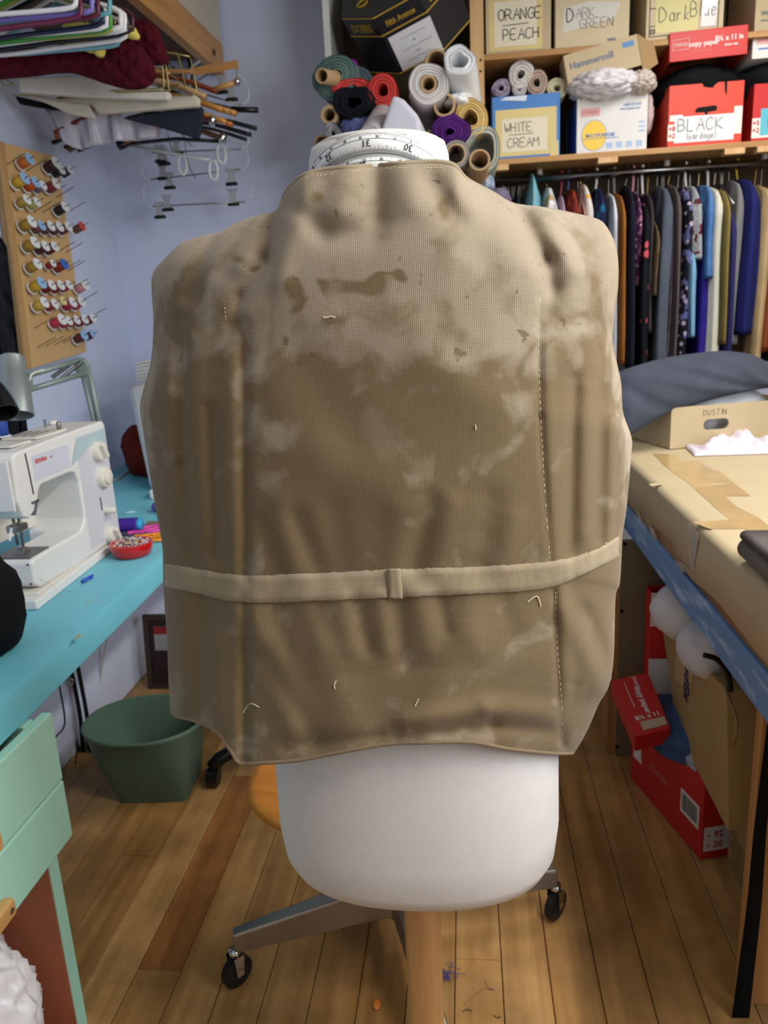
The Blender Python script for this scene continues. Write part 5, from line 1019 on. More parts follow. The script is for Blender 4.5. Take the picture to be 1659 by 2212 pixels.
MB().box((-0.485, SY - 0.002, 1.66), (-0.460, YB - 0.004, ZC - 0.002)).build('white_side_panel', M_PANELW, sh, bevel=0.002)
MB().box((-0.46, SY - 0.20, 1.70), (0.042, YB - 0.004, 1.72)).build('shelf_board', M_SHELF, sh, bevel=0.002)
MB().box((0.09, YB - 0.012, 1.2), (SXR - 0.05, YB - 0.004, ZC - 0.01)).build('back_board', M_BACKB, sh)
MB().box((-0.46, YB - 0.012, 1.72), (0.042, YB - 0.004, ZC - 0.01)).build('back_board', M_BACKB, sh)
for px in (1078, 1313, 1585, 1655):
    q = aty(px, 356, SY - 0.006); MB().box((q.x - 0.035, SY - 0.010, 1.838), (q.x + 0.035, SY + 0.03, 1.8575)).build('cleat', M_UPR, sh, bevel=0.001)
for py in (130, 154): MB().lathe([(0, 0), (0.004, 0), (0.004, 0.001), (0, 0.001)], 10, Matrix.Translation(aty(1038, py, SY - 0.0045)) @ Matrix.Rotation(PI/2, 4, 'X')).build('nail_hole', mat('hole_black', (10, 9, 8), 0.9), sh)
M_RAILC = mat('rail_chrome', (128, 128, 130), 0.22, 1.0); RY, RZ_ = 3.25, 1.825
rail = thing('clothes_rail', 'long chrome clothes rail fixed beneath the pine shelf', 'rail', (1.0, RY, RZ_))
MB().tube([(0.092, RY, RZ_), (SXR - 0.052, RY, RZ_)], 0.014, 14).build('tube', M_RAILC, rail, smooth=True)
for px in (1166, 1440, 1650):
    q = aty(px, 365, RY); MB().tube([(q.x, RY, 1.857), (q.x, RY, RZ_ + 0.012)], 0.011, 10).build('bracket', mat('bracket_grey', (190, 186, 176), 0.5), rail, smooth=True)
# ------------------------------------------------ cartons on the shelves
M_TAN = mat('tan_carton', (182, 164, 132), 0.75, var=0.05, scale=5); M_TAN2 = mat('tan_carton_pale', (196, 180, 150), 0.75, var=0.05, scale=5)
M_MASK = mat('masking_tape', (206, 188, 130), 0.6, var=0.06, scale=9); M_PAP = mat('paper_label', (216, 208, 186), 0.75); M_PAPW = mat('paper_white', (222, 222, 224), 0.75)
def shelf_carton(name, label, x0, x1, yb, yt, mt, z, Y=3.115, depth=0.30, closed=True, h=None):
    a, b = aty(x0, yb, Y), aty(x1, yb, Y); tp = aty((x0 + x1)/2, yt, Y)
    hh = h or (tp.z - z)
    t_, M_ = carton(name, label, (a.x, Y, z + 0.0005), (1, 0, 0), b.x - a.x, min(depth, YB - 0.02 - Y), hh, mt, closed=closed)
    return t_, M_, b.x - a.x, hh
ZU, ZL = 2.2285, 1.8785
t, M, w, h = shelf_carton('storage_carton', 'tan carton labelled ORANGE PEACH on the upper shelf', 1050, 1190, 108, 0, M_TAN, ZU, h=0.30)
decal('tape_frame', M, 0.012, w - 0.03, 0.008, 0.19, M_MASK, t); decal('label', M, 0.03, w - 0.05, 0.022, 0.165, M_PAP, t, out=0.0012)
write('lettering', 'ORANGE', fM(M, 0.045, 0.105, 0.002), 0.034, INK, t, r=0.0017, sp=0.80, seed=2); write('lettering', 'PEACH', fM(M, 0.062, 0.042, 0.002), 0.034, INK, t, r=0.0016, sp=0.80, seed=3)
MB().tube([fM(M, 0.06, 0.088, 0.002) @ Vector((0, 0, 0)), fM(M, 0.15, 0.091, 0.002) @ Vector((0, 0, 0))], 0.0013, 5).build('underline', INK, t)
t, M, w, h = shelf_carton('storage_carton', 'tan carton with a torn label DARK GREEN on the upper shelf', 1199, 1358, 102, 0, M_TAN2, ZU, h=0.30)
decal('label', M, 0.03, w - 0.03, 0.05, 0.135, mat('torn_label', (202, 198, 190), 0.8), t, pts=[(0.025, 0.05), (0.10, 0.06), (w - 0.05, 0.085), (w - 0.03, 0.13), (0.12, 0.142), (0.03, 0.125)])
write('lettering', 'D', fM(M, 0.040, 0.082, 0.002), 0.040, INK, t, r=0.0017, sp=0.8, seed=5); write('lettering', 'ARK', fM(M, 0.072, 0.092, 0.002), 0.030, mat('ghost_ink', (158, 156, 152), 0.8), t, r=0.0012, sp=0.8, seed=25); write('lettering', 'GREEN', fM(M, 0.085, 0.058, 0.002), 0.030, mat('ghost_ink', (158, 156, 152)), t, r=0.0014, seed=6, sp=0.86)
write('lettering', 'SHEER', fM(M, 0.060, 0.155, 0.002), 0.022, GREYINK, t, r=0.0012, seed=7)
decal('print', M, w - 0.075, w - 0.045, 0.012, 0.020, GREYINK, t)
t, M, w, h = shelf_carton('storage_carton', 'pale carton with a yellow label reading Dark Blue on the upper shelf', 1394, 1560, 93, 0, M_TAN2, ZU, h=0.30)
decal('label', M, 0.032, 0.175, 0.022, 0.20, mat('label_yellow', (206, 198, 142), 0.7), t)
write('lettering', 'Dark', fM(M, 0.045, 0.055, 0.002), 0.046, GREYINK, t, r=0.0015, sp=0.78, seed=8, wscale=0.7); write('lettering', 'Blue', fM(M, 0.150, 0.064, 0.002), 0.046, GREYINK, t, r=0.0015, sp=0.70, seed=9, wscale=0.62)
bd_ = MB()
for P0, P1 in (((0.012, 0.012), (0.012, 0.28)), ((0.012, 0.012), (0.24, 0.018)), ((w - 0.018, 0.02), (w - 0.018, 0.28)), ((0.012, 0.10), (0.032, 0.10)), ((0.012, 0.045), (0.032, 0.045)), ((0.20, 0.10), (0.245, 0.10))):
    bd_.tube([M @ Vector((P0[0], -0.001, P0[1])), M @ Vector((P1[0], -0.001, P1[1]))], 0.0012, 4)
bd_.build('printed_border', INK, t); printed('print', '03', fM(M, 0.022, 0.02, 0.0015), 0.016, INK, t, bold=0.0006)
tpf = MB(); tpf.add([fM(M, a_, b_, 0.0022) @ Vector((0, 0, 0)) for a_, b_ in ((0.185, 0.03), (0.235, 0.03), (0.24, 0.12), (0.225, 0.16), (0.19, 0.12))], [(0, 1, 2, 3, 4)]); tpf.build('clear_tape', mat('clear_tape', (222, 222, 222), 0.08, coat=1.0), t)
t, M, w, h = shelf_carton('storage_carton', 'brown printed carton beside the Dark Blue carton on the upper shelf', 1628, 1780, 82, 0, M_TAN, ZU, h=0.30)
decal('print', M, 0.02, 0.14, 0.05, 0.062, GREYINK, t); decal('print', M, 0.02, 0.14, 0.03, 0.036, GREYINK, t)
# lower shelf
t, M, w, h = shelf_carton('storage_carton', 'blue and white carton labelled WHITE CREAM on the lower shelf', 1064, 1209, 336, 205, mat('blue_carton', (66, 122, 190), 0.5, var=0.05), ZL, closed=False)
decal('tape_frame', M, 0.012, w - 0.012, 0.008, h - 0.045, M_MASK, t); decal('label', M, 0.035, w - 0.045, 0.022, 0.135, M_PAP, t, out=0.0012)
decal('tape_flap', M, 0, 0, 0, 0, mat('torn_white', (206, 214, 226), 0.5), t, out=0.0012, pts=[(0.03, h - 0.012), (w*0.5, h - 0.02), (w*0.52, h - 0.002), (0.05, h - 0.003)])
decal('tape_flap', M, 0, 0, 0, 0, M_MASK, t, out=0.0016, pts=[(w - 0.035, -0.018), (w - 0.004, -0.018), (w - 0.005, 0.05), (w - 0.035, 0.05)])
write('lettering', 'WHITE', fM(M, 0.045, 0.090, 0.002), 0.030, GREYINK, t, r=0.0014, sp=0.82, seed=12); write('lettering', 'CREAM', fM(M, 0.055, 0.038, 0.002), 0.030, GREYINK, t, r=0.0014, sp=0.82, seed=13)
MB().tube([fM(M, 0.06, 0.080, 0.002) @ Vector((0, 0, 0)), fM(M, 0.15, 0.081, 0.002) @ Vector((0, 0, 0))], 0.001, 5).build('underline', GREYINK, t)
boxW = (M, w, h)
t, M, w, h = shelf_carton('storage_carton', 'white carton with a yellow MULTIPURPOSE disc on the lower shelf', 1245, 1396, 332, 208, mat('white_carton', (210, 208, 206), 0.55, var=0.03), ZL, closed=False)
decal('disc', M, 0, 0, 0, 0, mat('disc_yellow', (228, 188, 62), 0.5), t, pts=[(0.062 + 0.043*math.cos(k*PI/16), 0.058 + 0.050*math.sin(k*PI/16)) for k in range(32)], out=0.0009)
decal('disc_ring', M, 0, 0, 0, 0, mat('ring_grey', (150, 160, 190), 0.5), t, pts=[(0.062 + 0.046*math.cos(k*PI/16), 0.058 + 0.053*math.sin(k*PI/16)) for k in range(32)], out=0.0005)
BLU = mat('blue_print', (74, 116, 184), 0.5)
printed('print', 'MULTIPURPOSE', fM(M, 0.084, 0.052, 0.0018), 0.0125, BLU, t, bold=0.0002, squash=0.85)
decal('print', M, 0.02, 0.15, 0.046, 0.0475, BLU, t, out=0.0014)
decal('stamp', M, 0.014, 0.082, 0.122, 0.150, mat('stamp_pink', (214, 160, 158), 0.6), t); printed('print', 'STAPLES', fM(M, 0.048, 0.130, 0.0016), 0.011, mat('stamp_red', (206, 120, 120), 0.6), t)
printed('print', '1-800-333-3330', fM(M, w - 0.055, 0.148, 0.0016), 0.009, BLU, t, squash=0.8); printed('print', 'www.staples.com', fM(M, w - 0.062, 0.136, 0.0016), 0.009, BLU, t, squash=0.8)
for k in range(4): decal('pictogram', M, 0.105 + 0.035*k, 0.128 + 0.035*k, 0.012, 0.032, mat('picto_blue', (160, 180, 212), 0.6), t)
for k in range(3): decal('print', M, w - 0.03, w - 0.008, 0.06 + 0.015*k, 0.066 + 0.015*k, mat('picto_blue', (160, 180, 212)), t)
decal('blue_side', M, 0.004, 0.24, 0.004, h - 0.004, mat('side_blue', (38, 70, 140), 0.5, rgb2=(70, 108, 176), scale=8), t, side='left')
decal('raised_flap', M, w*0.5, w - 0.002, h - 0.002, h + 0.024, mat('white_carton', (210, 208, 206)), t, out=0.0005)
boxM = (M, w, h)
t, M, w, h = shelf_carton('storage_carton', 'red carton with a white sheet reading BLACK on the lower shelf', 1441, 1600, 319, 180, M_REDB2, ZL, closed=False)
decal('label', M, 0.022, w - 0.028, 0.012, 0.098, M_PAPW, t, out=0.0015); decal('white_panel', M, 0.0, 0.03, 0.02, 0.075, M_WPR, t); decal('white_panel', M, w - 0.03, w - 0.002, 0.03, 0.12, M_WPR, t)
decal('white_panel', M, 0.005, 0.05, 0.085, 0.105, M_WPR, t)
write('lettering', 'BLACK', fM(M, 0.034, 0.050, 0.0025), 0.040, GREYINK, t, r=0.0016, sp=0.86, seed=15); write('lettering', '(yardage)', fM(M, 0.066, 0.022, 0.0025), 0.022, GREYINK, t, r=0.0010, sp=0.80, seed=16, wscale=0.7)
printed('print', '+8', fM(M, 0.014, 0.053, 0.0016), 0.016, M_RPR, t, bold=0.0005); printed('print', '+2', fM(M, 0.014, 0.029, 0.0016), 0.016, M_RPR, t, bold=0.0005)
HOLE = mat('hole_black', (10, 9, 8), 0.9)
decal('hand_slot', M, 0, 0, 0, 0, HOLE, t, pts=[(0.095, 0.108), (0.125, 0.108), (0.127, 0.100), (0.135, 0.100), (0.137, 0.108), (0.165, 0.11), (0.168, 0.122), (0.16, 0.128), (0.10, 0.124), (0.092, 0.116)])
decal('corner_tear', M, 0, 0, 0, 0, HOLE, t, pts=[(0.188, h), (0.197, h), (0.198, h - 0.045), (0.190, h - 0.03)])
boxB = (M, w, h)
t, M, w, h = shelf_carton('storage_carton', 'red carton with a turquoise label at the end of the lower shelf', 1622, 1790, 305, 176, M_REDB, ZL, closed=False)
decal('label', M, 0.028, 0.16, 0.018, 0.105, mat('label_turquoise', (92, 176, 196), 0.6), t, out=0.0013); decal('white_panel', M, 0.0, 0.10, 0.01, 0.075, M_WPR, t)
printed('print', '+5', fM(M, 0.013, 0.052, 0.0016), 0.016, M_RPR, t, bold=0.0005); printed('print', '+2', fM(M, 0.013, 0.028, 0.0016), 0.016, M_RPR, t, bold=0.0005)
write('lettering', 'D', fM(M, 0.055, 0.045, 0.002), 0.045, GREYINK, t, r=0.0015)
boxR = (M, w, h)
# contents and lids
M_BLKC = cloth('black_yardage', (16, 16, 19), var=0.2)
M, w, h = boxB
tag(blob('black_yardage', M @ Vector((w*0.48, 0.15, h + 0.012)), (w*0.56, 0.15, 0.075), M_BLKC, seed=41, amp=0.2, freq=2.4), 'black fabric heaped between the red carton and its lid', 'fabric')
lx0, lx1 = aty(1446, 135, 3.09), aty(1614, 126, 3.09)
t = thing('carton_lid', 'red copy paper lid balanced above the black fabric', 'lid', (lx0.x + 0.13, 3.2, lx0.z))
MLd = Matrix.Translation((lx0.x, 3.09, lx0.z)) @ Matrix.Rotation(math.radians(-1.5), 4, 'Y'); LW, LHh = (lx1.x - lx0.x), 0.092
b = MB(); P = lambda x_, y_, z_: MLd @ Vector((x_, y_, z_)); e = 0.004; D_ = 0.30
vs = [P(0,0,0),P(LW,0,0),P(LW,D_,0),P(0,D_,0),P(0,0,LHh),P(LW,0,LHh),P(LW,D_,LHh),P(0,D_,LHh),P(e,e,0),P(LW-e,e,0),P(LW-e,D_-e,0),P(e,D_-e,0),P(e,e,LHh-e),P(LW-e,e,LHh-e),P(LW-e,D_-e,LHh-e),P(e,D_-e,LHh-e)]
b.add(vs, [(4,5,6,7),(0,1,5,4),(1,2,6,5),(2,3,7,6),(3,0,4,7),(0,1,9,8),(1,2,10,9),(2,3,11,10),(3,0,8,11),(12,13,14,15),(8,9,13,12),(9,10,14,13),(10,11,15,14),(11,8,12,15)]); b.build('shell', mat('red_lid', (192, 48, 46), 0.5), t, bevel=0.0015, seg=1)
printed('print', 'copy paper', fM(MLd, 0.115, 0.042), 0.016, M_WPR, t, bold=0.0005); printed('print', '8½ x 11 in', fM(MLd, LW - 0.062, 0.050), 0.017, M_WPR, t, bold=0.0006, squash=0.9); printed('print', 'letter size', fM(MLd, LW - 0.055, 0.033), 0.008, M_WPR, t, bold=0.0003)
for P0, P1 in (((0.01, 0.035), (0.065, 0.037)), ((0.065, 0.037), (0.066, 0.070)), ((0.066, 0.070), (0.011, 0.067)), ((0.011, 0.067), (0.01, 0.035))): MB().tube([P(P0[0], -0.0006, P0[1]), P(P1[0], -0.0006, P1[1])], 0.0007, 4).build('logo_frame', M_WPR, t)
printed('print', 'STAPLES', fM(MLd, 0.038, 0.046), 0.011, M_WPR, t, squash=0.8); decal('print', MLd, 0.07, 0.14, 0.026, 0.0275, mat('pale_red_print', (206, 120, 112)), t)
M, w, h = boxR
tag(blob('black_yardage', M @ Vector((w*0.42, 0.12, h + 0.02)), (w*0.55, 0.13, 0.075), M_BLKC, seed=43, amp=0.2, freq=2.4), 'black fabric heaped on the red carton with a turquoise label', 'fabric')
a = aty(1624, 128, 3.12)
t = thing('carton_lid', 'white printed carton lid perched on black fabric at the shelf end', 'lid', (a.x + 0.1, 3.25, a.z))
MW = Matrix.Translation((a.x, 3.12, a.z)) ; MB().box((0, 0, 0), (0.26, 0.28, 0.094), MW).build('shell', mat('white_carton', (210, 208, 206)), t, bevel=0.002)
decal('stamp', MW, 0.012, 0.12, 0.045, 0.075, mat('stamp_pink', (214, 160, 158)), t); printed('print', 'STAPLES', fM(MW, 0.055, 0.054, 0.0016), 0.014, mat('stamp_red', (206, 120, 120)), t); decal('print', MW, 0.02, 0.14, 0.028, 0.033, BLU, t)
# hammermill lid and white tulle
M, w, h = boxM
q = aty(1228, 186, 3.085); an = math.radians(-11); MHm = Matrix.Translation(q) @ Matrix.Rotation(an, 4, 'Y')
ww = (aty(1382, 100, 3.085) - aty(1221, 132, 3.085)).length
t = thing('carton_lid', 'tilted tan lid with blue print behind the white tulle', 'lid', tuple(q))
hz_ = 0.10
MB().box((0, 0, 0), (ww, 0.006, hz_), MHm).build('front_wall', M_TAN, t); MB().box((0, 0.006, hz_ - 0.006), (ww, 0.13, hz_), MHm).build('top_wall', M_TAN, t)
MB().box((0, 0.006, 0), (0.006, 0.13, hz_ - 0.006), MHm).build('end_wall', M_TAN, t)
MB().hexa([MHm @ Vector(v) for v in ((ww, -0.002, -0.03), (ww + 0.055, 0.0, -0.01), (ww + 0.055, 0.006, -0.01), (ww, 0.004, -0.03), (ww, -0.002, hz_), (ww + 0.05, 0.0, hz_*0.55), (ww + 0.05, 0.006, hz_*0.55), (ww, 0.004, hz_))]).build('end_flap', M_CARD_D, t)
printed('print', 'Hammermill', fM(MHm, 0.092, 0.050), 0.022, mat('blue_print_dull', (92, 112, 140), 0.6), t, bold=0.0004); decal('print', MHm, ww - 0.055, ww - 0.015, 0.068, 0.085, mat('blue_patch', (84, 130, 176), 0.6), t)
M_TULLE = mat('white_tulle', (206, 202, 206), 0.7, var=0.06, scale=12, bump=0.2, bscale=60, spec=0.2)
tag(blob('white_tulle', M @ Vector((w*0.36, 0.0, h + 0.036)), (w*0.42, 0.085, 0.042), M_TULLE, seed=51, amp=0.42, freq=3.4, sub=5, ridge=0.8), 'crumpled white tulle overflowing the MULTIPURPOSE carton', 'fabric')
tag(blob('white_tulle', M @ Vector((w*0.88, 0.02, h + 0.036)), (w*0.20, 0.07, 0.036), mat('beige_net', (190, 178, 168), 0.8, var=0.06), seed=53, amp=0.4, freq=3.2, sub=5, ridge=0.8), 'beige net crumpled at the right of the white tulle', 'fabric')
tag(blob('pink_chiffon', M @ Vector((w + 0.022, 0.11, h - 0.045)), (0.018, 0.05, 0.065), cloth('pale_pink', (206, 182, 180)), seed=54, amp=0.35, freq=3.0), 'pale pink chiffon hanging down beside the MULTIPURPOSE carton', 'fabric')
# ------------------------------------------------ rolled fabrics
def roll(label, px, py, Y, r, hole, mt, core=None, corer=0.0, L=0.42, dirv=(0.0, 1.0, 0.0), lobes=0.05, seed=0, stick=0.0, layers=5, group='fabric rolls', squash=1.0, rot=0.0, cat='fabric roll', name='fabric_roll', spiral=False, corehole=None):
    c = aty(px, py, Y); d = Vector(dirv).normalized(); u = d.cross(Vector((0, 0, 1))).normalized(); v = u.cross(d); rn_ = random.Random(seed); ph = [rn_.uniform(0, 6.28) for _ in range(4)]
    t_ = thing(name, label, cat, tuple(c))
    prof = [(hole, 0.14), (hole, 0.004), (hole*1.02, 0.0)]
    for k in range(1, layers + 1):
        q = hole + (r - hole)*k/layers; prof += [(q - (r - hole)/layers*0.45, -0.001 + 0.002*(k % 2)), (q - (r - hole)/layers*0.12, 0.005), (q, 0.0)]
    prof += [(r*1.01, 0.012), (r, L*0.4), (r*0.98, L), (0.002, L)]
    rings_ = []
    for rr_, z in prof:
        g = []
        for k in range(40):
            an_ = 2*PI*k/40; f = 1 + lobes*(math.sin(2*an_ + ph[0]) + 0.7*math.sin(3*an_ + ph[1]) + 0.4*math.sin(5*an_ + ph[2]))*(1.6 if rr_ < hole*1.3 else 1.0)
            x_, y_ = rr_*f*math.cos(an_), rr_*f*math.sin(an_)*squash
            x_, y_ = x_*math.cos(rot) - y_*math.sin(rot), x_*math.sin(rot) + y_*math.cos(rot)
            g.append(c + u*x_ + v*y_ + d*z)
        rings_.append(g)
    MB().grid(rings_, closed_u=True, capu=True).build('cloth', mt, t_, smooth=True, auto=60)
    if core:
        Mc = frame(c - d*stick, u, d); ch = corehole or corer*0.8
        MB().lathe([(ch, 0.16 + stick), (ch, 0.0), (corer, 0.0), (corer, 0.10 + stick)], 28, Mc, cap=False).build('core', core, t_, smooth=True, auto=40)
        MB().lathe([(0.0, 0.155 + stick), (ch, 0.155 + stick)], 20, Mc, cap=False).build('core_end', HOLE, t_)
    return t_
M_TUBE = mat('kraft_tube', (176, 146, 108), 0.75, var=0.06, scale=12); P1 = 0.00176    # metres per picture pixel out there
YR = 2.86
def tubeonly(label, px, py, Y, r, mt=None, L=0.40, dirv=(0, 1, 0), wall=0.78, wrap=None):
    c = aty(px, py, Y); d = Vector(dirv).normalized(); t_ = thing('cardboard_tube', label, 'cardboard tube', tuple(c)); Mc = frame(c, d.orthogonal(), d)
    MB().lathe([(r*wall, L), (r*wall, 0.001), (r*0.9, 0), (r, 0.002), (r, L)], 32, Mc, cap=False).build('wall', mt or M_TUBE, t_, smooth=True, auto=50)
    if wrap: MB().lathe([(r*1.001, 0.02), (r*1.13, 0.022), (r*1.15, L*0.6), (r*1.12, L)], 28, Mc, cap=False).build('wrapped_cloth', wrap, t_, smooth=True)
    MB().lathe([(0, L*0.8), (r*wall, L*0.8)], 20, Mc, cap=False).build('far_end', HOLE, t_)
    return t_
M_TEALR = cloth('teal_grey_satin', (92, 116, 112), var=0.25, scale=30, bump=0.15, rough=0.6)
roll('teal grey satin roll with a kraft core sticking out', 722, 168, YR + 0.02, 42*P1, 15*P1, M_TEALR, M_TUBE, 13.5*P1, seed=1, stick=0.0, layers=5, dirv=(0.12, 1, 0.0))
c0_, c1_ = aty(695, 164, YR - 0.10), aty(726, 172, YR + 0.04)
tubeonly('short kraft core poking out of the teal grey roll', 695, 164, YR - 0.10, 13.2*P1, L=(c1_ - c0_).length, dirv=tuple(c1_ - c0_))
roll('blue grey satin roll lying behind the teal roll', 775, 168, YR + 0.08, 30*P1, 6*P1, cloth('blue_grey_satin', (88, 110, 116), var=0.25, scale=30, rough=0.6), seed=2, squash=0.7, rot=-0.6)
roll('folded coral red cloth lying over the black roll', 760, 186, YR + 0.01, 38*P1, 8*P1, cloth('coral_red', (196, 66, 62)), seed=3, squash=0.38, lobes=0.04, layers=2)
M_BLK2 = cloth('black_velvet', (24, 25, 32), var=0.3)
roll('black velvet roll with a heart shaped fold', 764, 220, YR - 0.01, 38*P1, 13*P1, M_BLK2, seed=4, lobes=0.10, squash=0.82, layers=4)
roll('coral red roll wound without a core', 827, 194, YR - 0.01, 29*P1, 11*P1, cloth('coral_red', (196, 66, 62)), seed=5, lobes=0.03, layers=3)
tubeonly('kraft tube with a six sided bore left of the pile', 711, 248, YR, 18*P1, wall=0.62, L=0.42)
tubeonly('narrow kraft tube at the lower left of the pile', 694, 309, YR, 15.5*P1, mat('kraft_dark', (150, 124, 92), 0.75), L=0.42)
tag(blob('periwinkle_cloth', aty(768, 272, YR + 0.02) + Vector((0, 0.1, 0)), (36*P1, 0.12, 30*P1), cloth('periwinkle', (106, 118, 170)), seed=61, amp=0.35, freq=2.6), 'crumpled periwinkle cloth under the black velvet roll', 'fabric')
roll('white and grey striped roll squashed flat', 720, 288, YR - 0.02, 24*P1, 6*P1, cloth('grey_white', (176, 174, 178), rgb2=(90, 92, 100), scale=40), seed=6, squash=0.55, rot=1.9, layers=4)
tubeonly('dark brown tube behind the coral red roll', 822, 242, YR + 0.05, 20*P1, mat('brown_tube', (84, 66, 50), 0.8), wall=0.86)
def bolt(label, a, b, r0, r1, mt, hole=True):
    A, B_ = Vector(a), Vector(b); d = (B_ - A).normalized(); Mc = frame(A, d.orthogonal(), d); L = (B_ - A).length
    t_ = thing('fabric_roll', label, 'fabric roll', tuple(A))
    MB().lathe([(0.0, 0.06), (r0*0.55, 0.06), (r0*0.6, 0.0), (r0*0.8, 0.003), (r0, 0.0), (r0*1.02, 0.01), (r1, L), (0, L)], 32, Mc, cap=False).build('cloth', mt, t_, smooth=True, auto=50); return t_
bolt('pale grey lining roll slanting up towards the pile', aty(800, 300, 2.60), aty(838, 235, 3.0), 22*P1, 24*P1, mat('pale_grey_lining', (178, 174, 178), 0.5))
o = MB().prism([aty(a, b, 2.60) for a, b in ((848, 203), (872, 214), (906, 252), (916, 330), (806, 330), (826, 270))], (0.01, 0.34, 0.02)).build('folded_lining', mat('pale_lilac', (196, 196, 208), 0.55, var=0.04), bevel=0.014, seg=3); tag(o, 'pale lilac folded lining jutting out of the roll pile', 'fabric')
M_WROLL = cloth('white_canvas', (208, 204, 202), var=0.05, bump=0.1)
roll('white canvas roll wound on a kraft core', 926, 181, YR - 0.04, 37*P1, 17*P1, M_WROLL, M_TUBE, 16*P1, seed=7, lobes=0.03, layers=4, corehole=11*P1)
roll('loose white selvedge loop beside the white canvas roll', 895, 190, YR + 0.02, 18*P1, 7*P1, M_WROLL, seed=8, squash=0.4, rot=1.1, layers=2)
tubeonly('kraft tube standing above the white canvas roll', 943, 132, YR, 21.5*P1, L=0.45, wrap=M_TUBE)
M_POLY = mat('white_polythene', (220, 222, 224), 0.25, var=0.03, coat=0.3, bump=0.15, bscale=20)
d_ = aty(1008, 205, 3.02) - aty(992, 130, 2.80)
roll('white polythene wrapped roll tipped upwards', 992, 130, 2.80, 29*P1, 15*P1, M_POLY, seed=9, lobes=0.07, layers=2, L=0.46, dirv=(0.10, 1, -0.36), squash=1.05)
tag(blob('polythene_tail', aty(990, 212, 2.86) + Vector((0, 0.06, 0)), (26*P1, 0.08, 14*P1), M_POLY, seed=66, amp=0.35, freq=2.6), 'loose white polythene tail below the wrapped roll', 'plastic')
tubeonly('kraft tube wrapped in dark brown cloth', 960, 226, YR - 0.03, 21*P1, L=0.45, wrap=cloth('dark_brown_cloth', (52, 34, 24)))
roll('cream flannel roll with a hollow middle', 1016, 254, YR, 34*P1, 14*P1, cloth('cream_flannel', (208, 178, 116), var=0.08), seed=11, lobes=0.04, layers=4)
roll('purple velvet roll folded in loops', 971, 284, YR - 0.03, 36*P1, 8*P1, cloth('purple_velvet', (78, 34, 106), var=0.3), seed=12, lobes=0.10, layers=5, squash=0.9, rot=0.6)
roll('grey white felt roll on a kraft tube', 985, 333, YR - 0.05, 26*P1, 18*P1, cloth('grey_felt', (164, 160, 154)), M_TUBE, 19*P1, seed=13, lobes=0.03, layers=2, corehole=16*P1)
roll('pale green grey roll wound in a wide open oval', 1040, 325, YR, 36*P1, 25*P1, cloth('green_grey', (168, 172, 160)), seed=14, lobes=0.05, layers=2, squash=1.25)
tubeonly('kraft tube tilted down below the green grey roll', 1036, 345, YR - 0.07, 20*P1, L=0.42, dirv=(-0.02, 1, -0.18), wall=0.82)
roll('olive yellow roll edge beside the neck of the dress form', 932, 303, YR - 0.02, 20*P1, 8*P1, cloth('olive_yellow', (150, 138, 72)), seed=15, layers=3)
tag(blob('magenta_cloth', aty(742, 132, YR + 0.10) + Vector((0, 0.05, 0)), (24*P1, 0.06, 9*P1), cloth('magenta_cloth', (120, 34, 130)), seed=67, amp=0.3), 'magenta cloth tucked behind the teal grey roll', 'fabric')
tag(blob('lilac_cloth', aty(1072, 425, YR) + Vector((0, 0.1, 0)), (30*P1, 0.1, 20*P1), cloth('lilac_grey', (112, 104, 128)), seed=68, amp=0.3), 'lilac grey cloth hanging below the tilted kraft tube', 'fabric')
tag(blob('blue_print_cloth', aty(1052, 392, YR + 0.03) + Vector((0, 0.1, 0)), (16*P1, 0.08, 20*P1), cloth('blue_white_print', (86, 112, 150), rgb2=(176, 186, 196), scale=60), seed=69, amp=0.3), 'blue and white printed cloth beside the tilted kraft tube', 'fabric')
# rolls lying in the WHITE CREAM carton
for lab, px, py, r, col, c2, sd in (('lavender printed cotton roll in the WHITE CREAM carton', 1083, 190, 17, (186, 176, 190), (120, 104, 140), 1), ('plump white cloth roll on top of the WHITE CREAM carton', 1126, 160, 24, (206, 202, 200), None, 2), ('small white roll wedged among the WHITE CREAM rolls', 1123, 190, 15, (196, 192, 192), None, 3), ('sage green roll with a pink middle in the WHITE CREAM carton', 1160, 178, 22, (140, 150, 134), (200, 160, 150), 4), ('cream fleece roll at the right of the WHITE CREAM carton', 1204, 190, 19, (206, 200, 170), None, 5)):
    roll(lab, px, py, 3.13, r*0.0019, r*0.0006, cloth('box_roll_%d' % sd, col, rgb2=c2, scale=60), seed=20 + sd, L=0.25, lobes=0.05, layers=3)
# ------------------------------------------------ hat boxes
M_HB = mat('hatbox_black', (26, 28, 34), 0.35, var=0.15, scale=6); M_GOLD = mat('gold_print', (178, 144, 46), 0.45)
def octo(R_, z, k=8, ph=PI/8): return [Vector((R_*math.cos(ph + 2*PI*i/k), R_*math.sin(ph + 2*PI*i/k), z)) for i in range(k)]
def hatbox(label, c, tilt, R_, hb, hl, yaw=0.0, face=True, pitch=0.0):
    t_ = thing('hat_box', label, 'hat box', tuple(c)); M_ = Matrix.Translation(c) @ Matrix.Rotation(math.radians(tilt), 4, 'Y') @ Matrix.Rotation(math.radians(pitch), 4, 'X') @ Matrix.Rotation(math.radians(yaw), 4, 'Z')
    def pr(R0, z0, z1, nm, mt, par=t_): return MB().grid([[M_ @ p for p in octo(R0, z0)], [M_ @ p for p in octo(R0, z1)]], closed_u=True, capu=True).build(nm, mt, par, bevel=0.0015, seg=1)
    pr(R_, 0, hb, 'body', M_HB); pr(R_*1.025, hb - hl, hb + 0.006, 'lid', M_HB)
    for z in (hb - hl, hb - 0.004): pr(R_*1.03, z, z + 0.006, 'gold_line', M_GOLD)
    pr(R_*1.008, 0.004, 0.009, 'gold_line', M_GOLD)
    return t_, M_
R_H, HBH, HBL = 0.215, 0.215, 0.068
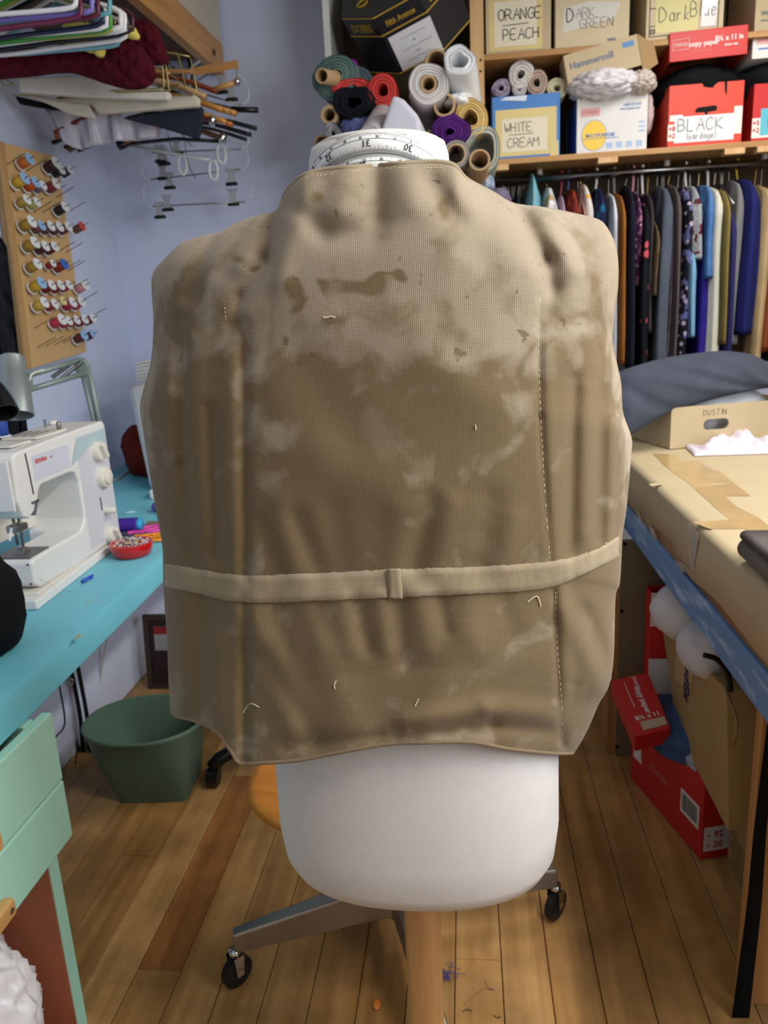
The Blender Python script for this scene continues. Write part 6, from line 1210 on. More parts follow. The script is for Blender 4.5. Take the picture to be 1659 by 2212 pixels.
MR = Matrix.Rotation(math.radians(-27), 4, 'Y') @ Matrix.Rotation(math.radians(40), 4, 'X') @ Matrix.Rotation(math.radians(-14), 4, 'Z')
ap = R_H*1.025*math.cos(PI/8); hc = aty(873, 55, 2.95) - MR.to_3x3() @ Vector((0, -ap, HBH - HBL))
t, M = hatbox('black octagonal hat box with gold rims and a white label above the fabric rolls', hc, -27, R_H, HBH, HBL, pitch=40, yaw=-14)
def rim_text(txt, k, h, z, sq):
    an_ = -PI/2 + k*PI/4; ns = Vector((math.cos(an_), math.sin(an_), 0)); xs = Vector((-ns.y, ns.x, 0))
    printed('gold_lettering', txt, frame(M @ (ns*(ap + 0.0016) + Vector((0, 0, z))), M.to_3x3() @ xs, M.to_3x3() @ ns), h, M_GOLD, t, bold=0.0005, squash=sq)
rim_text('Fifth Avenue', 0, 0.020, HBH - 0.046, 0.75); rim_text('DOBBS', 1, 0.030, HBH - 0.050, 0.85); rim_text('DOBBS', -1, 0.030, HBH - 0.050, 0.85)
apb = R_H*math.cos(PI/8); fl_ = frame(M @ Vector((0.012, -apb - 0.001, 0.006)), M.to_3x3() @ Vector((1, 0.0, 0)), M.to_3x3() @ Vector((0, -1, 0)))
MB().prism([fl_ @ Vector(v) for v in ((-0.080, 0.004, 0), (0.078, 0.004, 0), (0.078, 0.128, 0), (-0.080, 0.128, 0))], fl_.to_3x3() @ Vector((0, 0, 0.0008))).build('paper_label', M_PAPW, t)
for k, (x0, x1) in enumerate(((-0.045, 0.05), (-0.005, 0.005), (-0.055, 0.06), (-0.01, 0.005), (-0.05, 0.04))):
    MB().tube(chain([fl_ @ Vector((x0 + (x1 - x0)*q/8, 0.104 - 0.019*k + 0.002*math.sin(q*2.3 + k), 0.0012)) for q in range(9)], 30), 0.0008, 4).build('handwriting', GREYINK, t)
fe = frame(M @ Vector((-0.085, -0.075, HBH + 0.0085)), M.to_3x3() @ Vector((1, 0, 0)), M.to_3x3() @ Vector((0, 0, 1)))
ring_ = lambda cx, cy, r_: MB().tube([fe @ Vector((cx + r_*math.cos(k*PI/8), cy + r_*math.sin(k*PI/8), 0)) for k in range(16)], 0.003, 5, closed=True).build('gold_emblem', M_GOLD, t)
ring_(-0.035, 0.0, 0.020); ring_(0.030, 0.004, 0.016)
MB().prism([fe @ Vector(v) for v in ((-0.04, 0.020, 0), (0.03, 0.020, 0), (0.042, 0.055, 0), (-0.006, 0.046, 0), (-0.046, 0.06, 0))], fe.to_3x3() @ Vector((0, 0, 0.0006))).build('gold_emblem', M_GOLD, t)
# ================================================================ clothes on the rail
def garment(label, x0, x1, yt, yb, mt, Yf=3.05, hook=None, cat='garment', seed=0, top_in=0.22, bend=0.0, name='hanging_garment', sl=0.13):
    """shirt or jacket seen from the sleeve side: thin in X, long in Y, shoulder sloping up to the hanger"""
    rn_ = random.Random(seed*13 + 5); ph = [rn_.uniform(0, 6.28) for _ in range(5)]
    a, b = aty(x0, (yt + yb)/2, Yf), aty(x1, (yt + yb)/2, Yf); zt = aty((x0 + x1)/2, yt, 3.16).z; zb = aty((x0 + x1)/2, yb, Yf).z
    cx, hx = (a.x + b.x)/2, (b.x - a.x)/2; rows = []; n = 56; N_ = 26
    for i in range(N_):
        t_ = i/(N_ - 1); s_ = min(1, t_*(zt - zb)/sl); e_ = math.sqrt(1 - (1 - s_)**2)
        z = zt + (zb - zt)*t_; hy = 0.035 + (RY - Yf - 0.035 + 0.0)*e_; fx_ = hx*(top_in + (1 - top_in)*min(1, s_*1.2))*(1.0 + 0.06*math.sin(5*t_ + ph[0]))
        xo = cx + bend*(t_ - 0.5) + 0.004*math.sin(4*t_ + ph[1]); row = []
        for k in range(n):
            an_ = 2*PI*k/n; c_, q_ = math.cos(an_), math.sin(an_)
            f = 1 + 0.16*math.sin(6*an_ + ph[2] + 2.2*t_)*min(1, 3*t_) + 0.10*math.sin(10*an_ + ph[3] - 1.5*t_) + 0.05*math.sin(17*an_ + ph[1])
            yy = RY + hy*q_ if q_ < 0 else RY + min(hy, YB - 0.02 - RY)*q_
            row.append(Vector((xo + fx_*math.copysign(abs(c_)**0.75, c_)*f, yy + (0.008*math.sin(5*an_ + ph[4]) if q_ < 0.3 else 0)*min(1, 3*t_), z + (0.006*math.sin(3*an_) if i == N_ - 1 else 0))))
        rows.append(row)
    o = MB().grid(rows, closed_u=True, capu=True).build(name, mt, smooth=True); tag(o, label, cat)
    return cx, zt
def hanger_hook(label, cx, zt, mt, r=0.0022, group=None, lean=0.0):
    t_ = thing('clothes_hanger', label, 'hanger', (cx, RY, zt), group)
    pts = [(cx, RY, zt - 0.03), (cx + lean*0.4, RY, zt + 0.01), (cx + lean, RY, RZ_ - 0.03)]
    for k in range(9):
        an_ = -PI/2 + PI*1.25*k/8; pts.append((cx + lean, RY + 0.0205*math.cos(an_ ), RZ_ + 0.0205*math.sin(an_)))
    MB().tube(chain(pts, 30), r, 7).build('hook', mt, t_, smooth=True)
    MB().tube([(cx, RY - 0.16, zt - 0.10), (cx, RY - 0.02, zt - 0.022), (cx, RY, zt - 0.012), (cx, RY + 0.02, zt - 0.022), (cx, RY + 0.15, zt - 0.10)], max(r, 0.003), 7).build('shoulder_bar', mt, t_, smooth=True)
WIRE = mat('hanger_wire', (146, 142, 136), 0.3, 0.9); BRASS = mat('hanger_brass', (176, 150, 84), 0.35, 0.8); HW = plastic('hanger_white', (226, 226, 226), 0.3); HP = plastic('hanger_pink', (206, 140, 160), 0.35); HY = plastic('hanger_yellow', (190, 160, 60), 0.4); HB = plastic('hanger_blue', (60, 84, 150), 0.35); HROSE = plastic('hanger_rose', (170, 60, 100), 0.35); HGR = plastic('hanger_grey', (120, 112, 104), 0.4)
def floral(name, base, c2, c3, sc=26):
    mt = mat(name, base, 0.85, rgb2=c2, scale=sc, thr=(0.54, 0.60), spec=0.15, detail=2)
    N, L = mt.node_tree.nodes, mt.node_tree.links; b = N['Principled BSDF']; src = b.inputs['Base Color'].links[0].from_socket
    vo = N.new('ShaderNodeTexVoronoi'); vo.inputs['Scale'].default_value = sc*1.3; tc = N.new('ShaderNodeTexCoord'); L.new(tc.outputs['Object'], vo.inputs['Vector'])
    cr = N.new('ShaderNodeValToRGB'); cr.color_ramp.elements[0].position = 0.22; cr.color_ramp.elements[1].position = 0.30; cr.color_ramp.elements[0].color = (1, 1, 1, 1); cr.color_ramp.elements[1].color = (0, 0, 0, 1); L.new(vo.outputs['Distance'], cr.inputs['Fac'])
    mx = N.new('ShaderNodeMix'); mx.data_type = 'RGBA'; L.new(cr.outputs['Color'], mx.inputs[0]); L.new(src, mx.inputs[6]); mx.inputs[7].default_value = lin(c3) + (1,); L.new(mx.outputs[2], b.inputs['Base Color'])
    return mt
G = [
 ('grey printed scarf blouse at the near end of the rail', 1072, 1116, 398, 520, floral('g_grey', (124, 116, 122), (90, 84, 96), (160, 152, 156)), 'w'),
 ('dark teal shirt sliver beside the pale blue shirt', 1118, 1134, 415, 540, cloth('g_teal', (40, 82, 96)), 'w'),
 ('pale blue shirt with a sharply peaked shoulder', 1128, 1180, 368, 560, cloth('g_paleblue', (118, 172, 190)), 'b'),
 ('white and gold brocade top on the rail', 1172, 1218, 400, 560, floral('g_brocade', (200, 200, 206), (170, 150, 90), (222, 222, 228), 18), 'w'),
 ('thin lilac blouse behind the rust blouse', 1212, 1232, 418, 560, cloth('g_lilac', (176, 152, 176)), 'r'),
 ('rust red lace blouse on the rail', 1224, 1262, 404, 560, floral('g_rust', (112, 40, 30), (160, 60, 32), (84, 34, 30), 40), 'bl'),
 ('dusty pink blouse sliver beside the yellow floral dress', 1256, 1272, 425, 580, cloth('g_dpink', (196, 150, 146)), 'w'),
 ('yellow white and blue floral dress on the rail', 1250, 1290, 392, 600, floral('g_yelfl', (206, 200, 196), (212, 164, 60), (130, 144, 176), 22), 'b'),
 ('peacock blue print shirt with a white hanger showing', 1290, 1318, 402, 620, floral('g_peacock', (26, 30, 64), (24, 90, 130), (28, 40, 100), 20), 'wh'),
 ('narrow white shirt beside the caramel jacket', 1316, 1342, 412, 790, cloth('g_white', (206, 210, 220), var=0.04), 'w'),
 ('caramel brown jacket on the rail', 1334, 1360, 412, 790, cloth('g_caramel', (140, 88, 36)), 'gr'),
 ('blue black coat next to the caramel jacket', 1353, 1380, 395, 800, cloth('g_navyblack', (26, 30, 42)), 'w'),
 ('pink and purple sequinned dress on a pink hanger', 1374, 1394, 408, 620, floral('g_sequin', (84, 44, 90), (170, 110, 140), (210, 170, 170), 45), 'p'),
 ('pink and white flowered black dress', 1384, 1412, 430, 800, floral('g_blackfl', (22, 22, 28), (24, 26, 34), (196, 84, 96), 14), 'w'),
 ('charcoal brown jacket on a white hanger', 1396, 1420, 412, 720, cloth('g_charbrown', (58, 54, 58)), 'wh'),
 ('beige tweed jacket cuff showing below charcoal', 1412, 1430, 470, 640, cloth('g_tweed', (128, 108, 78), rgb2=(70, 58, 44), scale=120), 'b'),
 ('slate blue grey wool jacket on the rail', 1420, 1458, 396, 800, cloth('g_slate', (78, 86, 98)), 'w'),
 ('mauve plaid shirt edge between grey jackets', 1440, 1456, 420, 780, cloth('g_plaid', (96, 78, 90), rgb2=(58, 50, 60), scale=50), 'w'),
 ('brown grey jacket with a wooden hanger neck', 1452, 1476, 392, 800, cloth('g_browngrey', (88, 78, 78)), 'b'),
 ('lilac flowered black dress on the rail', 1466, 1500, 400, 800, floral('g_lilacfl', (26, 26, 34), (96, 100, 150), (176, 160, 186), 24), 'w'),
 ('sky blue trousers hanging below the sequin bundle', 1490, 1514, 520, 730, cloth('g_sky', (120, 166, 200), var=0.06), 'w'),
 ('grey sequin and maroon dress bunched on a white hanger', 1494, 1528, 396, 560, floral('g_greyseq', (150, 154, 160), (90, 30, 40), (176, 180, 184), 34), 'wh'),
 ('royal purple blue shirt on the rail', 1512, 1536, 418, 800, cloth('g_royal', (44, 34, 128)), 'w'),
 ('denim blue blouse with short sleeves', 1524, 1556, 394, 600, cloth('g_denim', (66, 106, 164), rgb2=(90, 130, 184), scale=30), 'b'),
 ('ivory wool jacket on a white hanger', 1534, 1570, 398, 790, cloth('g_ivory', (206, 202, 184), var=0.05), 'wh'),
 ('olive mustard jacket next to the ivory jacket', 1560, 1584, 402, 745, cloth('g_olive', (128, 112, 60)), 'w'),
 ('dark violet navy trousers on the rail', 1568, 1598, 440, 790, cloth('g_violetnavy', (46, 46, 92)), 'w'),
 ('mid grey wool jacket beside the navy jacket', 1582, 1612, 384, 745, cloth('g_midgrey', (122, 122, 124)), 'w'),
 ('royal navy jacket on a yellow hanger', 1600, 1650, 380, 722, cloth('g_royalnavy', (30, 34, 92)), 'y'),
 ('khaki beige coat at the far end of the rail', 1636, 1672, 394, 800, cloth('g_khaki', (176, 152, 112)), 'b'),
 ('orange plaid shirt beyond the khaki coat', 1668, 1690, 398, 760, cloth('g_orange', (150, 80, 50)), 'w'),
 ('dark blue work shirt beyond the orange plaid shirt', 1686, 1712, 402, 780, cloth('g_work', (34, 48, 74)), 'w')]
HK = {'w': (WIRE, 0.0018, 'thin steel wire hanger hooked over the clothes rail', 'wire hangers on the clothes rail'), 'b': (BRASS, 0.0018, 'brass coloured wire hanger hooked over the clothes rail', 'brass wire hangers on the clothes rail'), 'wh': (HW, 0.0048, 'thick white plastic hanger hooked over the clothes rail', 'white plastic hangers on the clothes rail'),
      'p': (HP, 0.0048, 'pink plastic hanger carrying the sequinned dress', None), 'y': (HY, 0.0040, 'yellow plastic hanger carrying the royal navy jacket', None), 'bl': (HB, 0.0036, 'blue plastic hanger carrying the rust lace blouse', None), 'r': (HROSE, 0.0034, 'rose plastic hanger carrying the thin lilac blouse', None), 'gr': (HGR, 0.0062, 'thick grey hanger carrying the caramel jacket', None)}
CUT = (' on ', ' at ', ' beside ', ' behind ', ' next ', ' with ', ' between ', ' below ', ' showing ', ' sliver', ' edge', ' bunched', ' hanging', ' beyond', ' cuff')
for k, (lab, x0, x1, yt, yb, mt, hk) in enumerate(G):
    pk = 'pale blue' in lab
    cx, zt = garment(lab, x0, x1, yt, yb, mt, Yf=3.03 + 0.012*((k*7) % 5), seed=k, **(dict(top_in=0.06, sl=0.20) if pk else {}))
    hm, hr, hl, hg = HK[hk]; short = lab
    for c in CUT: short = short.split(c)[0]
    hl = {'w': 'thin steel wire', 'b': 'brass wire', 'wh': 'thick white plastic'}.get(hk)
    hl = (hl + ' hanger carrying the ' + short) if hl else HK[hk][2]
    hanger_hook(hl, cx, zt, hm, hr, hg, lean=0.006*((k*5) % 7 - 3)/3)
rn = random.Random(12)
for k in range(16):
    px = rn.choice((rn.uniform(1085, 1130), rn.uniform(1400, 1640))); q = aty(px, 380, RY); hanger_hook('bare steel wire hanger hooked over the clothes rail', q.x, 1.77, WIRE, 0.0016, 'bare wire hangers on the clothes rail', lean=rn.uniform(-.004, .004))
# ================================================================ hanging rack on the left wall
M_BEAM = wood('beam_wood', (184, 130, 74), (210, 158, 98), 'Y', 0.5)
RX, RZL = -1.09, 2.285
rk = thing('hanger_rack', 'wall shelf with a wooden front beam and a steel hanging rod', 'rack', (-1.2, 2.4, 2.33))
P1b, P0b = aty(486, 162, 3.44), Vector((-1.03, 1.2, 2.331))
for nm, z0, z1, mt, th in (('front_beam', 0.0, 0.112, M_BEAM, 0.04), ('edge_board', 0.1125, 0.28, mat('worn_white', (206, 198, 180), 0.7, var=0.06, scale=9), 0.02)):
    a, b = P0b.copy(), P1b.copy(); b.z = a.z = 2.331
    MB().hexa([a + Vector((-th, 0, z0)), a + Vector((0, 0, z0)), b + Vector((0, 0, z0)), b + Vector((-th, 0, z0)), a + Vector((-th, 0, z1)), a + Vector((0, 0, z1)), b + Vector((0, 0, z1)), b + Vector((-th, 0, z1))]).build(nm, mt, rk, bevel=0.003)
MB().hexa([Vector((XL + 0.002, 1.2, 2.40)), P0b + Vector((-0.041, 0, 0.069)), Vector((P1b.x - 0.041, 3.44, 2.40)), Vector((XL + 0.002, 3.44, 2.40)), Vector((XL + 0.002, 1.2, 2.42)), P0b + Vector((-0.041, 0, 0.089)), Vector((P1b.x - 0.041, 3.44, 2.42)), Vector((XL + 0.002, 3.44, 2.42))]).build('shelf_board', mat('shelf_dark', (96, 70, 44), 0.7), rk)
MB().lathe([(0, 0), (0.014, 0), (0.012, 0.001), (0, 0.001)], 14, Matrix.Translation(atx(462, 113, P1b.x - 0.0) + Vector((0.003, 0, 0))) @ Matrix.Rotation(PI/2, 4, 'Y')).build('knot', mat('knot_brown', (92, 52, 28), 0.6), rk)
MB().tube([(RX, 1.2, RZL), (RX, 3.44, RZL)], 0.012, 12).build('rod', mat('rod_dark', (70, 62, 52), 0.4, 0.7), rk, smooth=True)
for Y in (1.5, 2.5, 3.4): MB().tube([(RX, Y, RZL), (RX, Y, 2.40)], 0.008, 8).build('rod_hanger', mat('rod_dark', (70, 62, 52)), rk, smooth=True)
def hook_path(x, Y, z0, r=0.0165):
    P = [(x, Y, z0), (x, Y, z0 + 0.01)]
    n = 9
    P += [(RX + r*math.cos(a_), Y, RZL + r*math.sin(a_)) for a_ in [-PI*0.5 + PI*1.3*k/n for k in range(n + 1)]]
    return chain(P, 26)
def plastic_hanger(label, px, py, Y, mt, r=0.0046, tilt=0.0, hgt=0.10, group=None, rr=0.018):
    P = aty(px, py, Y); hw = max(0.19, P.x - RX); xl = RX - hw; z = P.z
    t_ = thing('plastic_hanger', label, 'hanger', (RX, Y, z), group); A = []
    lo = [(P.x - rr, z), (P.x, z + rr*0.7), (P.x + 0.001, z + rr*1.6), (P.x - rr*0.8, z + rr*2.4)]
    neck = min(z + hgt, RZL - 0.03)
    right = [Vector((a_, Y, b_)) for a_, b_ in lo] + [Vector((RX + 0.012, Y, neck))]
    left = [Vector((2*RX - a_, Y, b_ + tilt)) for a_, b_ in lo]
    path = [Vector((RX, Y, z + tilt/2))] + right + [Vector((RX - 0.012, Y, neck))] + left[::-1]
    path = chain(path + [path[0]], 70)[:-1]
    MB().tube(path, r, 8, closed=True).build('frame', mt, t_, smooth=True)
    MB().tube(hook_path(RX, Y, neck - 0.005), r*0.75, 7).build('hook', mt, t_, smooth=True)
PHC = {'white': (222, 220, 222), 'maroon': (104, 34, 62), 'lilac': (128, 112, 190), 'wine': (92, 28, 50), 'teal': (96, 158, 170), 'black': (20, 20, 28), 'green': (66, 142, 56), 'olive': (150, 152, 76), 'plum': (66, 24, 40), 'pale teal': (112, 160, 172), 'navy': (30, 32, 60)}
PL = [(165, 16, 'white', 0), (176, 38, 'maroon', 0), (200, 26, 'lilac', 0), (213, 36, 'wine', 0), (238, 30, 'teal', 0), (222, 54, 'navy', 0), (231, 60, 'white', 1), (239, 62, 'green', 0), (240, 70, 'olive', 0), (262, 62, 'white', 2), (270, 66, 'white', 3), (277, 72, 'black', 0), (287, 66, 'plum', 0), (272, 85, 'white', 4), (258, 98, 'pale teal', 0)]
wn = ['milky white', 'thin white', 'thick white', 'glossy white', 'slim white']
for k, (px, py, c, wi) in enumerate(PL):
    nm = (wn[wi] if c == 'white' else c)
    plastic_hanger(nm + ' plastic hanger in the bunch on the left rack', px, py, 2.02 + 0.019*k, plastic('ph_' + c.replace(' ', '_'), PHC[c], 0.28), 0.0074 if wi in (2, 3) else 0.0060, tilt=(-1)**k*0.006 - 0.004, group='plastic hangers on the left rack', hgt=0.11, rr=0.02)
# yellow padded hanger ends
M_YF = mat('yellow_foam', (206, 190, 92), 0.8, var=0.05, bump=0.2)
t = thing('padded_hanger', 'yellow foam padded hanger between the maroon quilted vests', 'hanger', (RX, 2.33, 2.1))
for pa, pb in (((300, 82), (250, 70)), ((222, 122), (200, 104))):
    A, B_ = aty(*pa, 2.315), aty(*pb, 2.315); MB().tube(chain([A, (A + B_)/2 + Vector((0, 0, 0.012)), B_, Vector((RX, 2.315, B_.z + 0.03))], 12), [0.006, 0.016, 0.017] + [0.014]*9, 12).build('pad', M_YF, t, smooth=True)
MB().tube(hook_path(RX, 2.315, 2.13), 0.0022, 6).build('hook', WIRE, t, smooth=True)
M_QUILT = mat('maroon_quilt', (74, 10, 24), 0.85, var=0.15, scale=10, spec=0.15)
N, L = M_QUILT.node_tree.nodes, M_QUILT.node_tree.links; tc_ = N.new('ShaderNodeTexCoord'); wvs = []
for an_ in (0.8, -0.8):
    mp_ = N.new('ShaderNodeMapping'); mp_.inputs['Rotation'].default_value = (0, an_, 0); L.new(tc_.outputs['Object'], mp_.inputs['Vector'])
    wv_ = N.new('ShaderNodeTexWave'); wv_.inputs['Scale'].default_value = 9.0; wv_.inputs['Distortion'].default_value = 0.4; L.new(mp_.outputs[0], wv_.inputs['Vector']); wvs.append(wv_)
mm_ = N.new('ShaderNodeMath'); mm_.operation = 'MINIMUM'; L.new(wvs[0].outputs['Fac'], mm_.inputs[0]); L.new(wvs[1].outputs['Fac'], mm_.inputs[1])
bp_ = N.new('ShaderNodeBump'); bp_.inputs['Strength'].default_value = 0.8; bp_.inputs['Distance'].default_value = 0.008; L.new(mm_.outputs[0], bp_.inputs['Height']); L.new(bp_.outputs[0], N['Principled BSDF'].inputs['Normal'])
def at(l, Y): return [aty(a, b, Y) for a, b in l]
puff('quilted_vest', 'maroon quilted vest hanging in front on the left rack', 'garment', at(((-60, 108), (60, 104), (180, 102), (262, 88), (302, 100), (326, 128), (337, 160)), 2.38), at(((-60, 176), (60, 166), (150, 158), (230, 182), (280, 194), (318, 188), (336, 168)), 2.38), 0.035, M_QUILT, ((0.3, 0.3, 0.03, -0.2), (0.55, 0.4, 0.03, -0.2), (0.75, 0.4, 0.03, -0.2)))
puff('quilted_vest', 'maroon quilted vest hanging behind the first quilted vest', 'garment', at(((150, 60), (260, 52), (310, 42), (338, 58), (352, 90), (363, 128)), 2.47), at(((150, 130), (250, 120), (300, 130), (330, 140), (350, 140), (363, 136)), 2.47), 0.03, M_QUILT, ((0.4, 0.3, 0.03, -0.2), (0.7, 0.3, 0.03, -0.2)))
for Yq, zq, wq_ in ((2.38, 2.10, 'front'), (2.47, 2.16, 'rear')): 
    tt = thing('clothes_hanger', 'steel hanger inside the %s maroon quilted vest' % wq_, 'hanger', (RX, Yq, zq), 'hangers of the quilted vests'); MB().tube(hook_path(RX, Yq, zq), 0.0022, 6).build('hook', WIRE, tt, smooth=True)
    MB().tube([(RX - 0.15, Yq, zq - 0.03), (RX, Yq, zq + 0.005), (RX + 0.15, Yq, zq - 0.03)], 0.003, 6).build('shoulder_bar', WIRE, tt, smooth=True)
# cream pattern pieces and cloths folded over trouser hangers
M_CRF = cloth('cream_felt', (196, 186, 168), var=0.06, bump=0.15); M_IVF = cloth('ivory_felt', (210, 204, 192), var=0.05, bump=0.15)
def slab(name, label, cat, pts, Y, th, mt, bev=0.006):
    o = MB().prism(at(pts, Y), (0, th, 0)).build(name, mt, bevel=bev, seg=2); return tag(o, label, cat)
slab('pattern_card', 'ivory felt piece folded over a gold hanger on the left rack', 'pattern piece', ((38, 168), (150, 162), (346, 188), (366, 200), (362, 216), (200, 210), (40, 198)), 2.56, 0.03, M_IVF)
slab('pattern_card', 'cream felt piece with a brown fold on the left rack', 'pattern piece', ((34, 202), (120, 212), (420, 204), (430, 212), (428, 230), (212, 246), (196, 226), (90, 218)), 2.62, 0.025, M_CRF)
slab('pattern_card', 'cream felt corner drooping below the brown fold', 'pattern piece', ((80, 214), (190, 226), (208, 258), (150, 246)), 2.60, 0.012, M_CRF, 0.003)
slab('dark_cloth', 'black cloth strip folded under the cream felt pieces', 'cloth', ((30, 206), (90, 220), (150, 236), (110, 236), (40, 224)), 2.66, 0.02, cloth('rack_black', (22, 22, 26)))
slab('dark_cloth', 'black triangular cloth corner hanging below the cream felt', 'cloth', ((262, 254), (428, 228), (438, 232), (436, 272), (428, 300), (350, 276)), 2.66, 0.02, cloth('slate_black', (40, 44, 54)))
t = thing('dry_cleaning_bag', 'translucent dry cleaning bag hanging below the felt pieces', 'plastic bag', tuple(aty(200, 290, 2.72)))
rows = []
T_, B_ = chain(at(((96, 236), (180, 236), (260, 250), (345, 268)), 2.72), 30), chain(at(((130, 300), (170, 322), (240, 308), (345, 296)), 2.72), 30); rn = random.Random(6)
for i in range(10):
    f = i/9; rows.append([T_[j]*(1 - f) + B_[j]*f + Vector((0, 0.012*math.sin(j*0.9 + 2*f) + 0.008*math.sin(j*2.1), 0)) for j in range(30)])
MB().grid(rows).build('film', mat('bag_film', (196, 190, 200), 0.25, alpha=0.82, bump=0.3, bscale=12), t, smooth=True, solid=0.002)
# gold wire trouser hangers
M_GW = mat('gold_wire', (176, 158, 104), 0.3, 0.8)
def wire_hanger(label, Y, bar, mt=M_GW, r=0.0026, group=None):
    A, B_ = aty(*bar[0], Y), aty(*bar[1], Y); C_, D_ = aty(*bar[2], Y), aty(*bar[3], Y)
    t_ = thing('wire_hanger', label, 'hanger', (RX, Y, A.z), group); MB().tube(chain([D_, C_, B_, A], 24), r, 7).build('frame', mt, t_, smooth=True)
    MB().tube(chain([D_, Vector((RX, Y, max(D_.z, 2.2) + 0.01))], 6), r, 7).build('arm', mt, t_, smooth=True); MB().tube(hook_path(RX, Y, 2.23), r, 6).build('hook', mt, t_, smooth=True)
gw = 'gold wire trouser hanger with an open square end on the left rack'
for Y, b in ((2.60, ((30, 206), (416, 206), (426, 200), (410, 122))), (2.64, ((300, 196), (398, 190), (400, 184), (384, 116))), (2.56, ((250, 200), (360, 196), (364, 190), (358, 140))), (2.545, ((240, 196), (350, 190), (354, 186), (350, 138))), (2.68, ((300, 192), (384, 184), (386, 176), (368, 160))), (2.55, ((2, 168), (30, 182), (8, 184), (2, 170)))):
    wire_hanger(gw, Y, b, group='gold wire trouser hangers on the left rack')
# wooden hangers
def wood_hanger(label, Y, tip, mt, r=0.012, rise=0.075, group=None, cat='hanger', flat=0.55, cap=None):
    P = aty(*tip, Y); t_ = thing('wooden_hanger', label, cat, (RX, Y, P.z), group); cx = RX + 0.0; nz = min(P.z + rise, RZL - 0.05)
    for s_ in (1, -1):
        e_ = Vector((cx + s_*(P.x - cx), Y + 0.012*s_, P.z)); mid = Vector((cx + s_*(P.x - cx)*0.55, Y, P.z + rise*0.62))
        MB().tube(chain([Vector((cx, Y, nz)), mid, e_], 14), [r*0.9]*4 + [r]*6 + [r*1.15]*4, 10, flat=flat).build('arm', mt, t_, smooth=True)
    if cap: MB().tube([P + Vector((-0.012, 0, 0.004)), P + Vector((0.004, 0, -0.001))], r*1.25, 10).build('chrome_cap', cap, t_, smooth=True)
    MB().tube(hook_path(cx, Y, nz - 0.005), 0.0024, 6).build('hook', WIRE, t_, smooth=True)
CH = mat('chrome', (210, 210, 212), 0.12, 1.0)
wd = lambda n, a, b: wood('hangerwood_' + n, a, b, 'X', 0.3, bump=0.0)
for n, Y, tip, a, b, r, cap in (('pale beech', 2.72, (442, 208), (176, 140, 96), (190, 156, 112), 0.017, None), ('red mahogany', 2.76, (466, 196), (110, 46, 24), (130, 58, 30), 0.013, None), ('amber', 2.80, (478, 236), (186, 126, 60), (202, 144, 76), 0.015, None), ('honey', 2.83, (494, 240), (176, 118, 54), (196, 138, 72), 0.015, None), ('golden oak', 2.86, (508, 244), (186, 128, 64), (204, 146, 80), 0.015, None), ('maple', 2.78, (486, 262), (190, 132, 66), (206, 150, 84), 0.014, None), ('orange pine', 2.81, (500, 268), (172, 96, 36), (190, 112, 48), 0.013, None), ('dark cherry', 2.735, (462, 262), (96, 30, 14), (120, 40, 20), 0.013, CH), ('dark walnut', 2.82, (484, 300), (70, 46, 26), (92, 62, 34), 0.015, CH)):
    wood_hanger(n + ' wooden hanger in the cluster on the left rack', Y, tip, wd(n.replace(' ', '_'), a, b), r, cap=cap, group='wooden hangers on the left rack')
t = thing('wooden_hanger', 'square honey wood trouser hanger with a chrome bar jutting right', 'hanger', tuple(aty(515, 140, 2.95)))
A, B_ = aty(418, 155, 2.93), aty(514, 138, 2.95)
MB().tube([A, B_], 0.013, 4).build('arm', wd('square', (186, 132, 78), (206, 156, 100)), t)
C_, D_ = aty(455, 196, 2.95), aty(512, 177, 2.95)
MB().tube([C_, D_], 0.010, 8).build('lower_arm', wd('square', (186, 132, 78), (206, 156, 100)), t, smooth=True)
MB().tube([B_ + Vector((-0.006, 0, -0.01)), D_], 0.002, 6).build('link', WIRE, t, smooth=True); MB().tube([D_ + Vector((-0.006, 0, 0.002)), D_ + Vector((0.008, 0, -0.002))], 0.013, 10).build('chrome_cap', CH, t, smooth=True)
MB().tube(chain([A, Vector((RX + 0.05, 2.93, A.z + 0.01)), Vector((RX, 2.93, 2.22))], 8), 0.008, 6).build('neck', wd('square', (186, 132, 78), (206, 156, 100)), t, smooth=True); MB().tube(hook_path(RX, 2.93, 2.215), 0.0024, 6).build('hook', WIRE, t, smooth=True)
# dark hangers and the lower row of clip hangers
M_HBK = plastic('hanger_black', (20, 20, 22), 0.3)
for n, Y, tip, r in (('black', 2.90, (552, 276), 0.012), ('ebony', 2.93, (540, 290), 0.012), ('jet black', 2.97, (530, 300), 0.010)):
    wood_hanger(n + ' plastic suit hanger behind the wooden hangers', Y, tip, M_HBK, r, group='black suit hangers on the left rack')
t = thing('trouser_hanger', 'black trouser bar hanger sticking out past the wooden hangers', 'hanger', tuple(aty(520, 238, 3.0)))
MB().tube([aty(500, 236, 3.0), aty(557, 238, 3.0)], 0.010, 10).build('bar', M_HBK, t, smooth=True); MB().tube(chain([aty(500, 236, 3.0), Vector((RX + 0.08, 3.0, 2.15)), Vector((RX, 3.0, 2.2))], 10), 0.008, 8).build('arm', M_HBK, t, smooth=True); MB().tube(hook_path(RX, 3.0, 2.195), 0.0024, 6).build('hook', WIRE, t, smooth=True)
t = thing('trouser_hanger', 'brown wooden trouser bar with a black tip below the cloths', 'hanger', tuple(aty(300, 300, 2.85)))
MB().tube(chain(at(((262, 312), (286, 300), (310, 284), (345, 276)), 2.85), 14), 0.009, 10).build('bar', wd('bar', (130, 84, 44), (150, 100, 56)), t, smooth=True); MB().tube(at(((256, 316), (272, 308)), 2.85), 0.016, 10).build('black_tip', M_HBK, t, smooth=True)
